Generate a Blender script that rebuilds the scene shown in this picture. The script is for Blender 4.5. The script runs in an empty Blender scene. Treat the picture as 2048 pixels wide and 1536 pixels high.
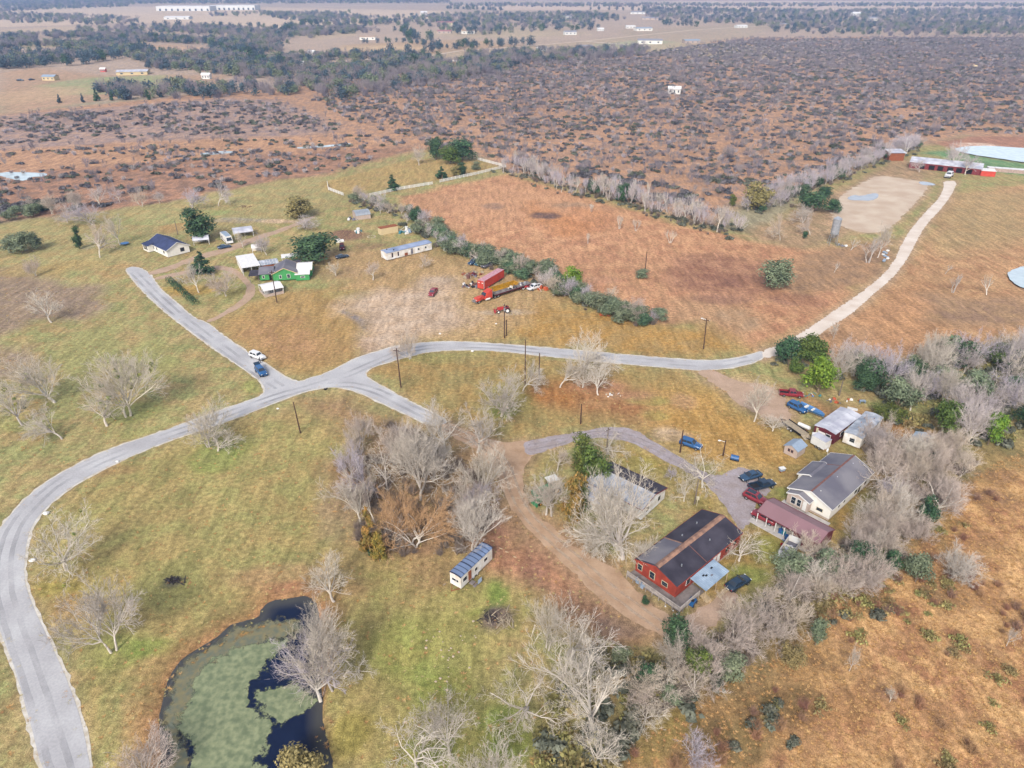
import bpy, bmesh, math, random
import numpy as np
from mathutils import Vector, Matrix
from mathutils.geometry import tessellate_polygon

# ------------------------------------------------------------------ camera, world, sun, exposure
SC = bpy.context.scene
F, HC, HOR = 1420.0, 86.0, -40.0            # focal length in 2048-px units, flying height (m), horizon row
PIT = math.atan((768 - HOR) / F); SP, CP = math.sin(PIT), math.cos(PIT)
cam = bpy.data.objects.new('camera', bpy.data.cameras.new('camera'))
SC.collection.objects.link(cam); SC.camera = cam
cam.location = (0, 0, HC); cam.rotation_euler = (math.pi / 2 - PIT, 0, 0)
cam.data.sensor_width = 36; cam.data.lens = 36 * F / 2048
cam.data.clip_start = 1; cam.data.clip_end = 40000

SUN_EL, SUN_AZ = 40.0, 196.0                # degrees; azimuth clockwise from +Y (the viewing direction)
world = bpy.data.worlds.new('World'); SC.world = world; world.use_nodes = True
wn = world.node_tree.nodes; wl = world.node_tree.links
sky = wn.new('ShaderNodeTexSky'); sky.sky_type = 'NISHITA'; sky.sun_disc = False
sky.sun_elevation = math.radians(SUN_EL); sky.sun_rotation = math.radians(SUN_AZ)
sky.dust_density = 3.0; sky.air_density = 1.0; sky.ozone_density = 0.6; sky.altitude = 50
hsv = wn.new('ShaderNodeHueSaturation'); hsv.inputs['Saturation'].default_value = 0.55
wl.new(sky.outputs[0], hsv.inputs['Color']); wl.new(hsv.outputs[0], wn['Background'].inputs['Color'])
wn['Background'].inputs['Strength'].default_value = 0.125
sl = bpy.data.lights.new('sun', 'SUN'); sl.energy = 1.5; sl.angle = math.radians(10); sl.color = (1.0, 0.95, 0.87)
so = bpy.data.objects.new('sun', sl); SC.collection.objects.link(so)
_a, _e = math.radians(SUN_AZ), math.radians(SUN_EL)
so.rotation_euler = Vector((math.sin(_a) * math.cos(_e), math.cos(_a) * math.cos(_e), math.sin(_e))).to_track_quat('Z', 'Y').to_euler()
so.location = (0, 0, 150)
SC.view_settings.view_transform = 'Standard'; SC.view_settings.look = 'None'
SC.view_settings.exposure = EXPO = 1.24; SC.view_settings.gamma = 1; SC.view_settings.use_curve_mapping = False
SC.cycles.use_denoising = True
SC.cycles.max_bounces = 5; SC.cycles.diffuse_bounces = 2; SC.cycles.glossy_bounces = 3; SC.cycles.transparent_max_bounces = 6

# ------------------------------------------------------------------ helpers
KALB = 1.75                                  # photo tone (linear) / albedo under this light
def hx(h):
    h = h.lstrip('#'); out = []
    for i in (0, 2, 4):
        c = int(h[i:i + 2], 16) / 255
        out.append(c / 12.92 if c <= .04045 else ((c + .055) / 1.055) ** 2.4)
    return out
def col(h, k=KALB):
    return tuple(min(.85, max(.004, c / k)) for c in hx(h))
def G(x, y, z=0.0):
    """the point of the place that stands at height z where a photograph pixel (2048 x 1536) looks"""
    u = (x - 1024) / F; v = (y - 768) / F; t = (HC - z) / (SP + v * CP)
    return Vector((u * t, t * (CP - v * SP), z))
def HT(x, y, yt, back=0.0):
    """height whose top, back metres behind the foot, shows at row yt"""
    Y = G(x, y).y + back; v = (yt - 768) / F
    return HC - Y * (SP + v * CP) / (CP - v * SP)
def PXM(y):                                  # 2048-px pixels per metre at the ground of row y
    return F * (SP + (y - 768) / F * CP) / HC

class MB:
    def __init__(s): s.v = []; s.f = []
    def add(s, vs, fs):
        n = len(s.v); s.v += [tuple(q) for q in vs]; s.f += [tuple(i + n for i in f) for f in fs]; return s
    def box(s, x0, x1, y0, y1, z0, z1):
        return s.add([(x0,y0,z0),(x1,y0,z0),(x1,y1,z0),(x0,y1,z0),(x0,y0,z1),(x1,y0,z1),(x1,y1,z1),(x0,y1,z1)],
                     [(0,3,2,1),(4,5,6,7),(0,1,5,4),(1,2,6,5),(2,3,7,6),(3,0,4,7)])
    def hexa(s, bot, top):                   # two quads, counter-clockwise from above
        return s.add(list(bot) + list(top), [(0,3,2,1),(4,5,6,7),(0,1,5,4),(1,2,6,5),(2,3,7,6),(3,0,4,7)])
    def bar(s, a, b, w, h=None):
        a, b = Vector(a), Vector(b); d = (b - a).normalized(); h = h or w
        u = d.cross(Vector((0,0,1))); u = u.normalized() if u.length > 1e-3 else Vector((1,0,0)); n = u.cross(d)
        q = [(-1,-1),(1,-1),(1,1),(-1,1)]
        return s.add([p + u*i*w/2 + n*j*h/2 for p in (a, b) for i, j in q],
                     [(0,1,2,3),(7,6,5,4),(0,4,5,1),(1,5,6,2),(2,6,7,3),(3,7,4,0)])
    def tube(s, pts, rs, k=6, cap=True):
        pts = [Vector(p) for p in pts]; n0 = len(s.v); m = len(pts)
        for i, p in enumerate(pts):
            d = (pts[min(i+1, m-1)] - pts[max(i-1, 0)])
            d = d.normalized() if d.length > 1e-9 else Vector((0,0,1))
            u = d.cross(Vector((.3,.2,.9))); u = u.normalized() if u.length > 1e-3 else Vector((1,0,0)); w = d.cross(u)
            for j in range(k):
                a = 2*math.pi*j/k; s.v.append(tuple(p + (u*math.cos(a) + w*math.sin(a)) * rs[i]))
        for i in range(m-1):
            for j in range(k):
                s.f.append((n0+i*k+j, n0+i*k+(j+1)%k, n0+(i+1)*k+(j+1)%k, n0+(i+1)*k+j))
        if cap: s.f.append(tuple(n0+j for j in range(k))[::-1]); s.f.append(tuple(n0+(m-1)*k+j for j in range(k)))
        return s
    def cyl(s, c, r, h, k=12, axis='z'):
        x, y, z = c; e = {'z':(0,0,h),'x':(h,0,0),'y':(0,h,0)}[axis]
        return s.tube([c, (x+e[0], y+e[1], z+e[2])], [r, r], k)
    def prism(s, poly, z0, z1):              # polygon outline (counter-clockwise), extruded
        n = len(poly); n0 = len(s.v)
        s.v += [(p[0], p[1], z0) for p in poly] + [(p[0], p[1], z1) for p in poly]
        for i in range(n): s.f.append((n0+i, n0+(i+1)%n, n0+n+(i+1)%n, n0+n+i))
        s.f.append(tuple(n0+n+i for i in range(n))); s.f.append(tuple(n0+i for i in range(n))[::-1]); return s
    def ball(s, c, r, nu=8, nv=5, sq=(1,1,1), rnd=None, jit=0):
        n0 = len(s.v); cx, cy, cz = c
        for i in range(1, nv):
            t = math.pi*i/nv
            for j in range(nu):
                a = 2*math.pi*j/nu; q = r*(1 + (rnd.uniform(-jit, jit) if rnd else 0))
                s.v.append((cx+q*sq[0]*math.sin(t)*math.cos(a), cy+q*sq[1]*math.sin(t)*math.sin(a), cz+q*sq[2]*math.cos(t)))
        top = len(s.v); s.v.append((cx,cy,cz+r*sq[2])); s.v.append((cx,cy,cz-r*sq[2]))
        for i in range(nv-2):
            for j in range(nu): s.f.append((n0+i*nu+j, n0+(i+1)*nu+j, n0+(i+1)*nu+(j+1)%nu, n0+i*nu+(j+1)%nu))
        for j in range(nu):
            s.f.append((top, n0+j, n0+(j+1)%nu)); s.f.append((top+1, n0+(nv-2)*nu+(j+1)%nu, n0+(nv-2)*nu+j))
        return s
    def mesh(s, name, m, smooth=False):
        me = bpy.data.meshes.new(name); me.from_pydata(s.v, [], s.f)
        if smooth: me.polygons.foreach_set('use_smooth', [True]*len(s.f))
        me.materials.append(m); me.update(); return me

def tag(o, label=None, cat=None, group=None, kind=None):
    for k, v in (('label', label), ('category', cat), ('group', group), ('kind', kind)):
        if v: o[k] = v
    return o
def link(name, me, parent=None):
    o = bpy.data.objects.new(name, me); SC.collection.objects.link(o)
    if parent is not None: o.parent = parent
    return o
def part(name, mb, m, parent, label=None, smooth=False):
    o = link(name, mb.mesh(name, m, smooth), parent)
    if label: o['label'] = label
    return o
def thing(name, label, cat, loc=(0,0,0), rz=0.0, group=None):
    o = bpy.data.objects.new(name, None); SC.collection.objects.link(o)
    o.empty_display_size = .5; o.location = loc; o.rotation_euler = (0, 0, rz)
    return tag(o, label, cat, group)
def solo(name, mb, m, label, cat, group=None, loc=None, rz=0.0, smooth=False):
    o = link(name, mb.mesh(name, m, smooth)); 
    if loc is not None: o.location = loc; o.rotation_euler = (0,0,rz)
    return tag(o, label, cat, group)
def struct(name, me):
    o = link(name, me); o['kind'] = 'structure'; return o
def kids(o): return [c for c in KIDS.get(o.name, [])]
KIDS = {}
def dup(root, label=None, group=None):
    """a copy of a thing with copies of its parts and sub-parts"""
    def cp(o, par):
        c = o.copy(); SC.collection.objects.link(c); c.parent = par
        for ch in o.children: cp(ch, c)
        return c
    r = cp(root, None)
    if label: r['label'] = label
    if group: r['group'] = group
    return r
def plain_copy(root, ch, label, group=None):
    """the same for one level, without searching the scene for children"""
    r = root.copy(); SC.collection.objects.link(r)
    for c in ch:
        d = c.copy(); SC.collection.objects.link(d); d.parent = r
    r['label'] = label
    if group: r['group'] = group
    elif 'group' in r: del r['group']
    return r

# ------------------------------------------------------------------ materials
def mat(name, c, rough=.8, var=.18, scale=1.5, c2=None, metal=0.0, spec=.3, bump=0.0, coord='Object', detail=4, rnd=0.0, hue=0.0, stretch=None):
    """principled material whose colour wanders with noise between c and c2 (wear and dirt)"""
    m = bpy.data.materials.new(name); m.use_nodes = True; nt = m.node_tree; N, L = nt.nodes, nt.links
    b = N['Principled BSDF']; b.inputs['Roughness'].default_value = rough; b.inputs['Metallic'].default_value = metal
    b.inputs['Specular IOR Level'].default_value = spec
    c = col(c) if isinstance(c, str) else c
    c2 = (col(c2) if isinstance(c2, str) else c2) or tuple(x*(1-var*1.6) for x in c)
    tc = N.new('ShaderNodeTexCoord'); no = N.new('ShaderNodeTexNoise'); no.inputs['Scale'].default_value = scale; no.inputs['Detail'].default_value = detail
    src = tc.outputs[coord]
    if stretch:
        mp = N.new('ShaderNodeMapping'); mp.inputs['Scale'].default_value = stretch; L.new(src, mp.inputs[0]); src = mp.outputs[0]
    L.new(src, no.inputs['Vector'])
    rp = N.new('ShaderNodeValToRGB'); rp.color_ramp.elements[0].position = .36; rp.color_ramp.elements[1].position = .66
    rp.color_ramp.elements[0].color = (*c2, 1); rp.color_ramp.elements[1].color = (*tuple(min(.85, x*(1+var*.4)) for x in c), 1)
    L.new(no.outputs['Fac'], rp.inputs[0]); out = rp.outputs[0]
    if rnd or hue:
        oi = N.new('ShaderNodeObjectInfo'); hs = N.new('ShaderNodeHueSaturation')
        mr = N.new('ShaderNodeMapRange'); mr.inputs['To Min'].default_value = 1-rnd; mr.inputs['To Max'].default_value = 1+rnd
        L.new(oi.outputs['Random'], mr.inputs['Value']); L.new(mr.outputs[0], hs.inputs['Value'])
        if hue:
            mu = N.new('ShaderNodeMath'); mu.operation = 'MULTIPLY'; mu.inputs[1].default_value = 7.31
            fr = N.new('ShaderNodeMath'); fr.operation = 'FRACT'; m2 = N.new('ShaderNodeMapRange')
            m2.inputs['To Min'].default_value = .5-hue; m2.inputs['To Max'].default_value = .5+hue
            L.new(oi.outputs['Random'], mu.inputs[0]); L.new(mu.outputs[0], fr.inputs[0]); L.new(fr.outputs[0], m2.inputs['Value']); L.new(m2.outputs[0], hs.inputs['Hue'])
        L.new(out, hs.inputs['Color']); out = hs.outputs[0]
    L.new(out, b.inputs['Base Color'])
    if bump:
        bp = N.new('ShaderNodeBump'); bp.inputs['Strength'].default_value = bump; bp.inputs['Distance'].default_value = .1
        L.new(no.outputs['Fac'], bp.inputs['Height']); L.new(bp.outputs[0], b.inputs['Normal'])
    return m

# ------------------------------------------------------------------ noise and polygon fields (numpy)
def vnoise(x, y, seed=0):
    xi = np.floor(x).astype(np.int64); yi = np.floor(y).astype(np.int64); fx = x-xi; fy = y-yi
    fx = fx*fx*(3-2*fx); fy = fy*fy*(3-2*fy)
    def h(a, b):
        n = (a*374761393 + b*668265263 + seed*1442695041) & 0x7fffffff
        n = ((n ^ (n >> 13))*1274126177) & 0x7fffffff
        return ((n ^ (n >> 16)) & 0xffff)/65535.0
    return (h(xi,yi)*(1-fx)+h(xi+1,yi)*fx)*(1-fy)+(h(xi,yi+1)*(1-fx)+h(xi+1,yi+1)*fx)*fy
def fbm(x, y, seed=0, o=4):
    s = 0; a = .5; t = 0
    for i in range(o): s = s + a*vnoise(x, y, seed+i*17); t += a; a *= .5; x = x*2.03+3.1; y = y*2.03+1.7
    return s/t
def sdist(px, py, poly):
    """signed distance to polygon, positive inside"""
    d = np.full(px.shape, 1e9); ins = np.zeros(px.shape, bool); n = len(poly)
    for i in range(n):
        ax, ay = poly[i][0], poly[i][1]; bx, by = poly[(i+1)%n][0], poly[(i+1)%n][1]
        ex, ey = bx-ax, by-ay; L2 = ex*ex+ey*ey+1e-9
        t = np.clip(((px-ax)*ex+(py-ay)*ey)/L2, 0, 1)
        d = np.minimum(d, np.hypot(px-ax-t*ex, py-ay-t*ey))
        c = (ay > py) != (by > py)
        with np.errstate(divide='ignore', invalid='ignore'):
            ins ^= c & (px < ex*(py-ay)/(ey if abs(ey) > 1e-9 else 1e-9)+ax)
    return np.where(ins, d, -d)
def W(poly): return [G(x, y).to_2d() for x, y in poly]
# ------------------------------------------------------------------ outlines digitised on the ground
ROAD = [(92,1570),(62,1450),(31,1338),(0,1265),(-22,1190),(-30,1120),(-20,1082),(0,1057),(34,1015),(78,974),(133,940),(208,902),(314,867),(427,826),(514,796),(528,788),(531,778),(522,763),(506,749),(427,697),(365,650),(325,619),(281,577),(258,548),(251,536),(271,533),(294,543),(307,559),(319,579),(354,607),(385,636),(415,646),(432,661),(456,679),(480,695),(501,710),(529,727),(576,759),(592,763),(607,763),(617,757),(646,750),(679,734),(720,713),(760,702),(795,691),(848,685),(912,683),(1000,688),(1082,695),(1170,702),(1258,711),(1360,719),(1420,722),(1470,718),(1510,707),(1526,702),(1527,717),(1490,731),(1440,738),(1400,741),(1360,737),(1229,726),(1082,711),(994,701),(924,699),(862,702),(804,716),(760,729),(737,738),(729,746),(735,757),(760,771),(789,787),(833,811),(877,831),(898,846),(866,853),(830,837),(789,817),(760,804),(720,785),(690,776),(660,773),(610,782),(560,801),(427,853),(336,881),(246,919),(175,954),(130,982),(86,1021),(65,1050),(52,1086),(47,1148),(56,1190),(86,1255),(122,1331),(150,1400),(170,1470),(186,1570)]
WHITE_DRIVE = [(1524,700),(1560,690),(1590,674),(1619,656),(1674,618),(1743,571),(1785,530),(1807,480),(1829,449),(1854,421),(1879,396),(1888,374),(1886,362),(1916,362),(1904,388),(1882,419),(1852,449),(1832,485),(1815,518),(1785,557),(1738,596),(1702,629),(1657,656),(1610,690),(1570,706),(1526,719)]
DIRT_DRIVE = [(864,851),(896,844),(935,862),(980,880),(1020,885),(1060,880),(1092,892),(1065,912),(1048,934),(1044,967),(1055,1006),(1083,1037),(1118,1063),(1140,1090),(1180,1112),(1236,1140),(1262,1170),(1296,1203),(1330,1230),(1356,1252),(1350,1268),(1330,1274),(1305,1264),(1240,1228),(1190,1190),(1139,1137),(1094,1096),(1059,1061),(1030,1030),(1012,1000),(1000,965),(985,935),(960,905),(935,888),(900,870)]
GREY_DRIVE = [(1040,886),(1089,875),(1147,866),(1186,857),(1218,854),(1264,856),(1303,881),(1342,903),(1382,928),(1411,946),(1427,950),(1446,950),(1461,942),(1478,933),(1500,938),(1520,955),(1545,975),(1535,992),(1520,990),(1508,1012),(1512,1030),(1495,1052),(1480,1062),(1468,1040),(1452,1015),(1421,976),(1401,959),(1381,948),(1335,924),(1294,901),(1260,883),(1218,877),(1192,875),(1139,887),(1089,901),(1055,915)]
EAST_DIRT = [(1390,742),(1424,739),(1455,755),(1490,765),(1530,770),(1557,780),(1566,795),(1572,815),(1588,838),(1562,845),(1530,834),(1500,822),(1474,804),(1452,785),(1420,762)]
DRIVE_W = [(293,545),(340,532),(372,518),(410,505),(450,496),(490,480),(518,470),(560,458),(610,438),(630,430),(632,433),(612,443),(562,465),(520,478),(495,490),(455,505),(415,514),(376,526),(345,540),(300,552)]
DRIVE_LOOP = [(306,556),(350,545),(400,536),(440,530),(470,537),(488,550),(499,562),(512,574),(510,590),(498,603),(478,616),(452,630),(432,640),(416,645),(412,641),(430,634),(450,622),(470,610),(484,598),(492,586),(494,574),(482,560),(466,546),(440,538),(400,543),(350,553),(312,561)]
LOT = [(1752,350),(1800,356),(1857,366),(1852,383),(1840,395),(1812,425),(1790,446),(1771,460),(1750,466),(1730,466),(1700,458),(1674,449),(1662,430),(1670,405),(1690,385),(1720,368)]
GRAVEL = [(680,612),(725,588),(760,577),(800,584),(838,578),(846,556),(872,550),(912,558),(908,580),(890,600),(920,622),(950,640),(925,655),(860,668),(815,678),(790,698),(748,716),(712,700),(740,664),(712,638)]
POND = [(331,1580),(328,1488),(325,1432),(334,1385),(346,1348),(368,1317),(402,1296),(439,1274),(461,1252),(492,1243),(523,1237),(526,1218),(542,1203),(579,1199),(610,1193),(628,1210),(634,1246),(636,1300),(634,1350),(638,1401),(638,1447),(647,1478),(656,1519),(664,1580)]
POND_FAR = [(1903,299),(1925,293),(1975,291),(2048,296),(2140,302),(2150,334),(2048,325),(1990,316),(1935,308)]
POND_E = [(2012,552),(2020,541),(2045,533),(2080,528),(2110,540),(2110,585),(2060,580),(2030,570)]

# ground zones, painted in order: outline, main tone, second tone, edge softness (m), edge wander (m)
ZONES = [
 ([(-900,200),(-900,-20),(2900,-20),(2900,200)], 'c6ad92', 'b3a093', 40, 40),
 ([(-200,60),(-200,12),(500,14),(900,22),(900,34),(600,60),(300,45)], 'dcc4a8', 'cdb49a', 15, 10),
 ([(900,10),(1400,2),(2300,3),(2300,22),(1500,20),(1000,20)], 'dfc6ac', 'd0b49c', 15, 20),
 ([(0,60),(140,52),(170,58),(20,66)], 'd0b896', 'c0aa90', 6, 6),
 ([(60,84),(250,76),(360,72),(420,76),(180,92),(0,98)], 'c4b08c', 'b4a482', 6, 6),
 ([(290,92),(330,88),(430,96),(420,108),(310,112)], 'c8a684', 'bc9c7c', 4, 4),
 ([(600,55),(700,56),(720,70),(640,80),(590,70)], 'ccb494', 'b8a48c', 6, 6),
 ([(680,90),(930,78),(1050,92),(860,112),(700,116)], 'c8aa86', 'b69a7c', 5, 5),
 ([(820,120),(900,105),(1180,80),(1380,60),(1500,55),(1500,75),(1300,98),(1120,106),(1000,122)], 'c6ae8c', 'b0a088', 6, 6),
 ([(1180,90),(1300,78),(1360,84),(1240,96)], 'a8b088', 'bcae8c', 4, 4),
 ([(1240,60),(1500,48),(1560,52),(1500,70),(1400,84),(1250,80)], 'c4a98c', 'aca08a', 6, 8),
 ([(0,145),(80,135),(200,150),(450,150),(430,175),(330,180),(110,215),(0,228)], 'c6a183', 'b49a7a', 6, 6),
 ([(80,170),(180,155),(330,150),(330,175),(200,188),(110,190)], '9fae77', 'b6a680', 6, 8),
 # rangeland
 ([(-300,240),(0,228),(160,212),(430,185),(560,175),(690,150),(860,120),(1000,122),(1300,100),(1480,76),(1800,73),(2500,72),(2500,330),(1930,270),(1800,300),(1640,370),(1500,395),(1420,450),(1260,405),(1020,345),(940,305),(860,315),(640,360),(400,400),(0,440),(-300,470)], 'c99c76', 'ab8c78', 6, 6),
 ([(1480,92),(1750,98),(1740,130),(1520,128)], 'c8a890', 'b49a8c', 6, 6),
 ([(-200,235),(0,232),(440,197),(560,200),(690,255),(640,270),(300,285),(0,300),(-200,300)], 'bc9c86', '9c8884', 5, 5),
 ([(-200,300),(0,300),(350,280),(640,272),(700,262),(760,290),(640,300),(430,315),(0,345),(-200,360)], 'cca07a', 'b48c6e', 5, 6),
 ([(-200,345),(0,345),(430,318),(640,302),(740,296),(860,296),(700,345),(400,392),(180,430),(0,440),(-200,460)], 'bd8f70', '967866', 5, 6),
 # near pasture, the whole near ground
 ([(-500,470),(0,448),(180,428),(400,392),(560,360),(640,352),(760,318),(860,300),(960,318),(1015,345),(1260,405),(1420,455),(1500,470),(1640,372),(1800,302),(1930,272),(2048,285),(2800,330),(3400,900),(2900,2400),(-900,2400),(-1500,900)], 'b5a06c', '9fa066', 3, 4),
 ([(-500,480),(0,450),(180,430),(400,395),(560,362),(640,356),(700,390),(640,420),(500,450),(300,470),(230,520),(0,560),(-500,600)], 'a9a36c', 'b7a26c', 4, 4),
 ([(-100,545),(40,535),(120,560),(200,580),(215,620),(160,640),(90,640),(30,665),(-100,690)], '9c8874', 'a58f74', 3, 6),
 ([(-60,680),(60,690),(70,740),(-60,770)], 'a2907c', 'b09a74', 3, 4),
 ([(640,366),(760,335),(820,318),(960,320),(1005,336),(880,360),(700,388),(655,384)], 'bd9f66', 'b09c62', 2, 2),
 ([(800,395),(900,372),(1015,348),(1160,390),(1330,440),(1500,480),(1640,500),(1760,530),(1700,600),(1600,660),(1500,705),(1420,640),(1330,650),(1180,590),(1060,545),(960,500),(900,460),(830,430)], 'cf9f74', 'bd8a66', 3, 4),
 ([(830,400),(1000,365),(1150,395),(1250,430),(1200,460),(1080,440),(930,440)], 'cf9e74', 'c69670', 5, 8),
 ([(1050,400),(1110,425),(1180,450),(1150,480),(1080,450)], 'cb9060', 'c28a5a', 4, 6),
 ([(1350,520),(1450,505),(1560,530),(1600,560),(1540,600),(1440,600),(1370,590),(1330,560)], 'a3765c', 'c0906e', 4, 8),
 ([(1330,600),(1480,610),(1520,660),(1440,690),(1400,650),(1340,640)], 'c19a72', 'b8906a', 3, 5),
 ([(1540,690),(1620,660),(1740,590),(1820,510),(1900,390),(2048,370),(2700,420),(2900,760),(2048,680),(1900,700),(1800,720),(1650,720)], 'c8a072', 'b88c64', 3, 5),
 ([(1680,640),(1760,590),(1850,560),(1900,640),(1850,690),(1750,700),(1660,700)], 'c99a6c', 'bf9268', 4, 5),
 ([(1850,590),(2048,600),(2060,650),(1950,655),(1860,640)], 'a3846a', 'b4936c', 4, 6),
 ([(1905,385),(2060,380),(2060,470),(1900,520),(1850,480)], 'bfa070', 'b0986c', 5, 6),
 ([(1640,495),(1760,480),(1800,480),(1780,540),(1740,570),(1600,600),(1560,560)], 'b8926c', 'a58668', 3, 5),
 ([(1480,470),(1560,430),(1700,365),(1800,315),(1870,345),(1840,400),(1700,480),(1600,500)], 'bd9d78', 'a9926e', 4, 5),
 ([(1640,700),(1720,650),(1760,665),(1690,720),(1600,735)], 'c49c74', 'b08a66', 4, 4),
 ([(1860,285),(1940,272),(2100,275),(2100,298),(1900,296)], 'b8876c', 'a87c66', 3, 4),
 ([(1900,300),(1990,318),(2060,328),(2060,352),(1990,345),(1880,312),(1840,306)], '6f9a66', '88a070', 1.5, 2),
 # lawns between the roads
 ([(425,655),(500,610),(620,580),(700,575),(720,620),(745,660),(735,700),(640,748),(600,760),(540,730)], 'b8965c', 'b49660', 4, 4),
 ([(500,640),(600,640),(650,670),(650,710),(560,720),(510,690)], 'bd9468', 'b5905c', 6, 6),
 ([(620,500),(860,500),(960,520),(1060,545),(1120,590),(1180,640),(1000,680),(850,680),(760,695),(700,640),(700,600)], 'c3a272', 'b89c6c', 4, 5),
 ([(1100,600),(1330,655),(1420,660),(1500,700),(1400,718),(1100,690),(1000,680),(1060,640)], 'b9914e', 'b3945c', 4, 4),
 ([(735,735),(800,705),(920,700),(1080,712),(1360,740),(1470,800),(1560,850),(1460,920),(1320,880),(1220,850),(1050,875),(930,870),(830,810)], 'b0945a', 'a3945e', 4, 5),
 ([(1130,760),(1200,750),(1300,790),(1320,840),(1200,840),(1120,820),(1060,780)], 'b98f60', 'b07c50', 5, 5),
 ([(1050,770),(1120,760),(1170,790),(1140,815),(1070,810)], 'b0783e', 'ae7d4a', 3, 4),
 ([(1300,780),(1400,770),(1480,830),(1560,870),(1600,930),(1560,970),(1470,930),(1380,900),(1310,860)], 'c09a58', 'b8904c', 4, 5),
 ([(1240,880),(1320,905),(1390,950),(1440,1010),(1400,1030),(1330,960),(1240,930)], 'ad9652', 'a09152', 3, 4),
 ([(1570,840),(1700,900),(1860,850),(1900,900),(1740,1000),(1700,1080),(1560,1150),(1440,1180),(1360,1240),(1480,1050),(1560,990)], 'a8894f', '9c8a50', 4, 5),
 ([(1560,770),(1640,800),(1720,820),(1900,880),(1860,930),(1760,890),(1640,830)], 'b08558', 'a07a50', 3, 4),
 # slope south of the road
 ([(70,1180),(60,1060),(120,1010),(250,930),(430,860),(600,800),(700,800),(760,830),(690,900),(660,1000),(700,1100),(620,1160),(520,1200),(400,1280),(300,1400),(310,1560),(200,1560),(120,1300)], 'b3a065', 'a39d60', 5, 6),
 ([(560,800),(690,790),(820,850),(960,900),(1000,1000),(1100,1110),(1200,1190),(1300,1280),(1230,1330),(1100,1250),(900,1160),(760,1130),(680,1080),(660,960),(700,880)], 'a98a62', '9c8260', 5, 7),
 ([(940,1040),(1010,1010),(1060,1060),(1140,1140),(1230,1230),(1290,1290),(1240,1300),(1130,1230),(1000,1150)], 'b08262', 'a87c64', 4, 5),
 ([(700,1090),(1000,1150),(1100,1260),(1000,1340),(1080,1560),(660,1560),(640,1420),(650,1250)], 'ae9a62', 'a0985a', 4, 6),
 ([(780,1230),(960,1240),(960,1320),(1020,1420),(1050,1540),(940,1560),(880,1440),(780,1340)], '98a056', 'a69e5a', 5, 6),
 # the brown rough at lower right
 ([(1060,1600),(1230,1470),(1340,1400),(1500,1310),(1640,1220),(1780,1110),(1870,1010),(1930,940),(2048,890),(2600,860),(2900,1700)], 'd8ac72', 'ac7c56', 3, 4),
 ([(1200,1500),(1400,1370),(1640,1270),(1720,1330),(1600,1420),(1480,1560),(1150,1600)], 'a98556', '8c7450', 5, 6),
 ([(1080,1440),(1180,1400),(1340,1330),(1560,1230),(1720,1110),(1880,960),(1960,900),(2060,870),(2060,905),(1930,960),(1800,1120),(1640,1230),(1500,1320),(1300,1440),(1200,1560),(1080,1560)], '8a7a4c', '7a7250', 4, 5),  # strip ground toned darker, shade beneath its trees painted in
]
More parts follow.
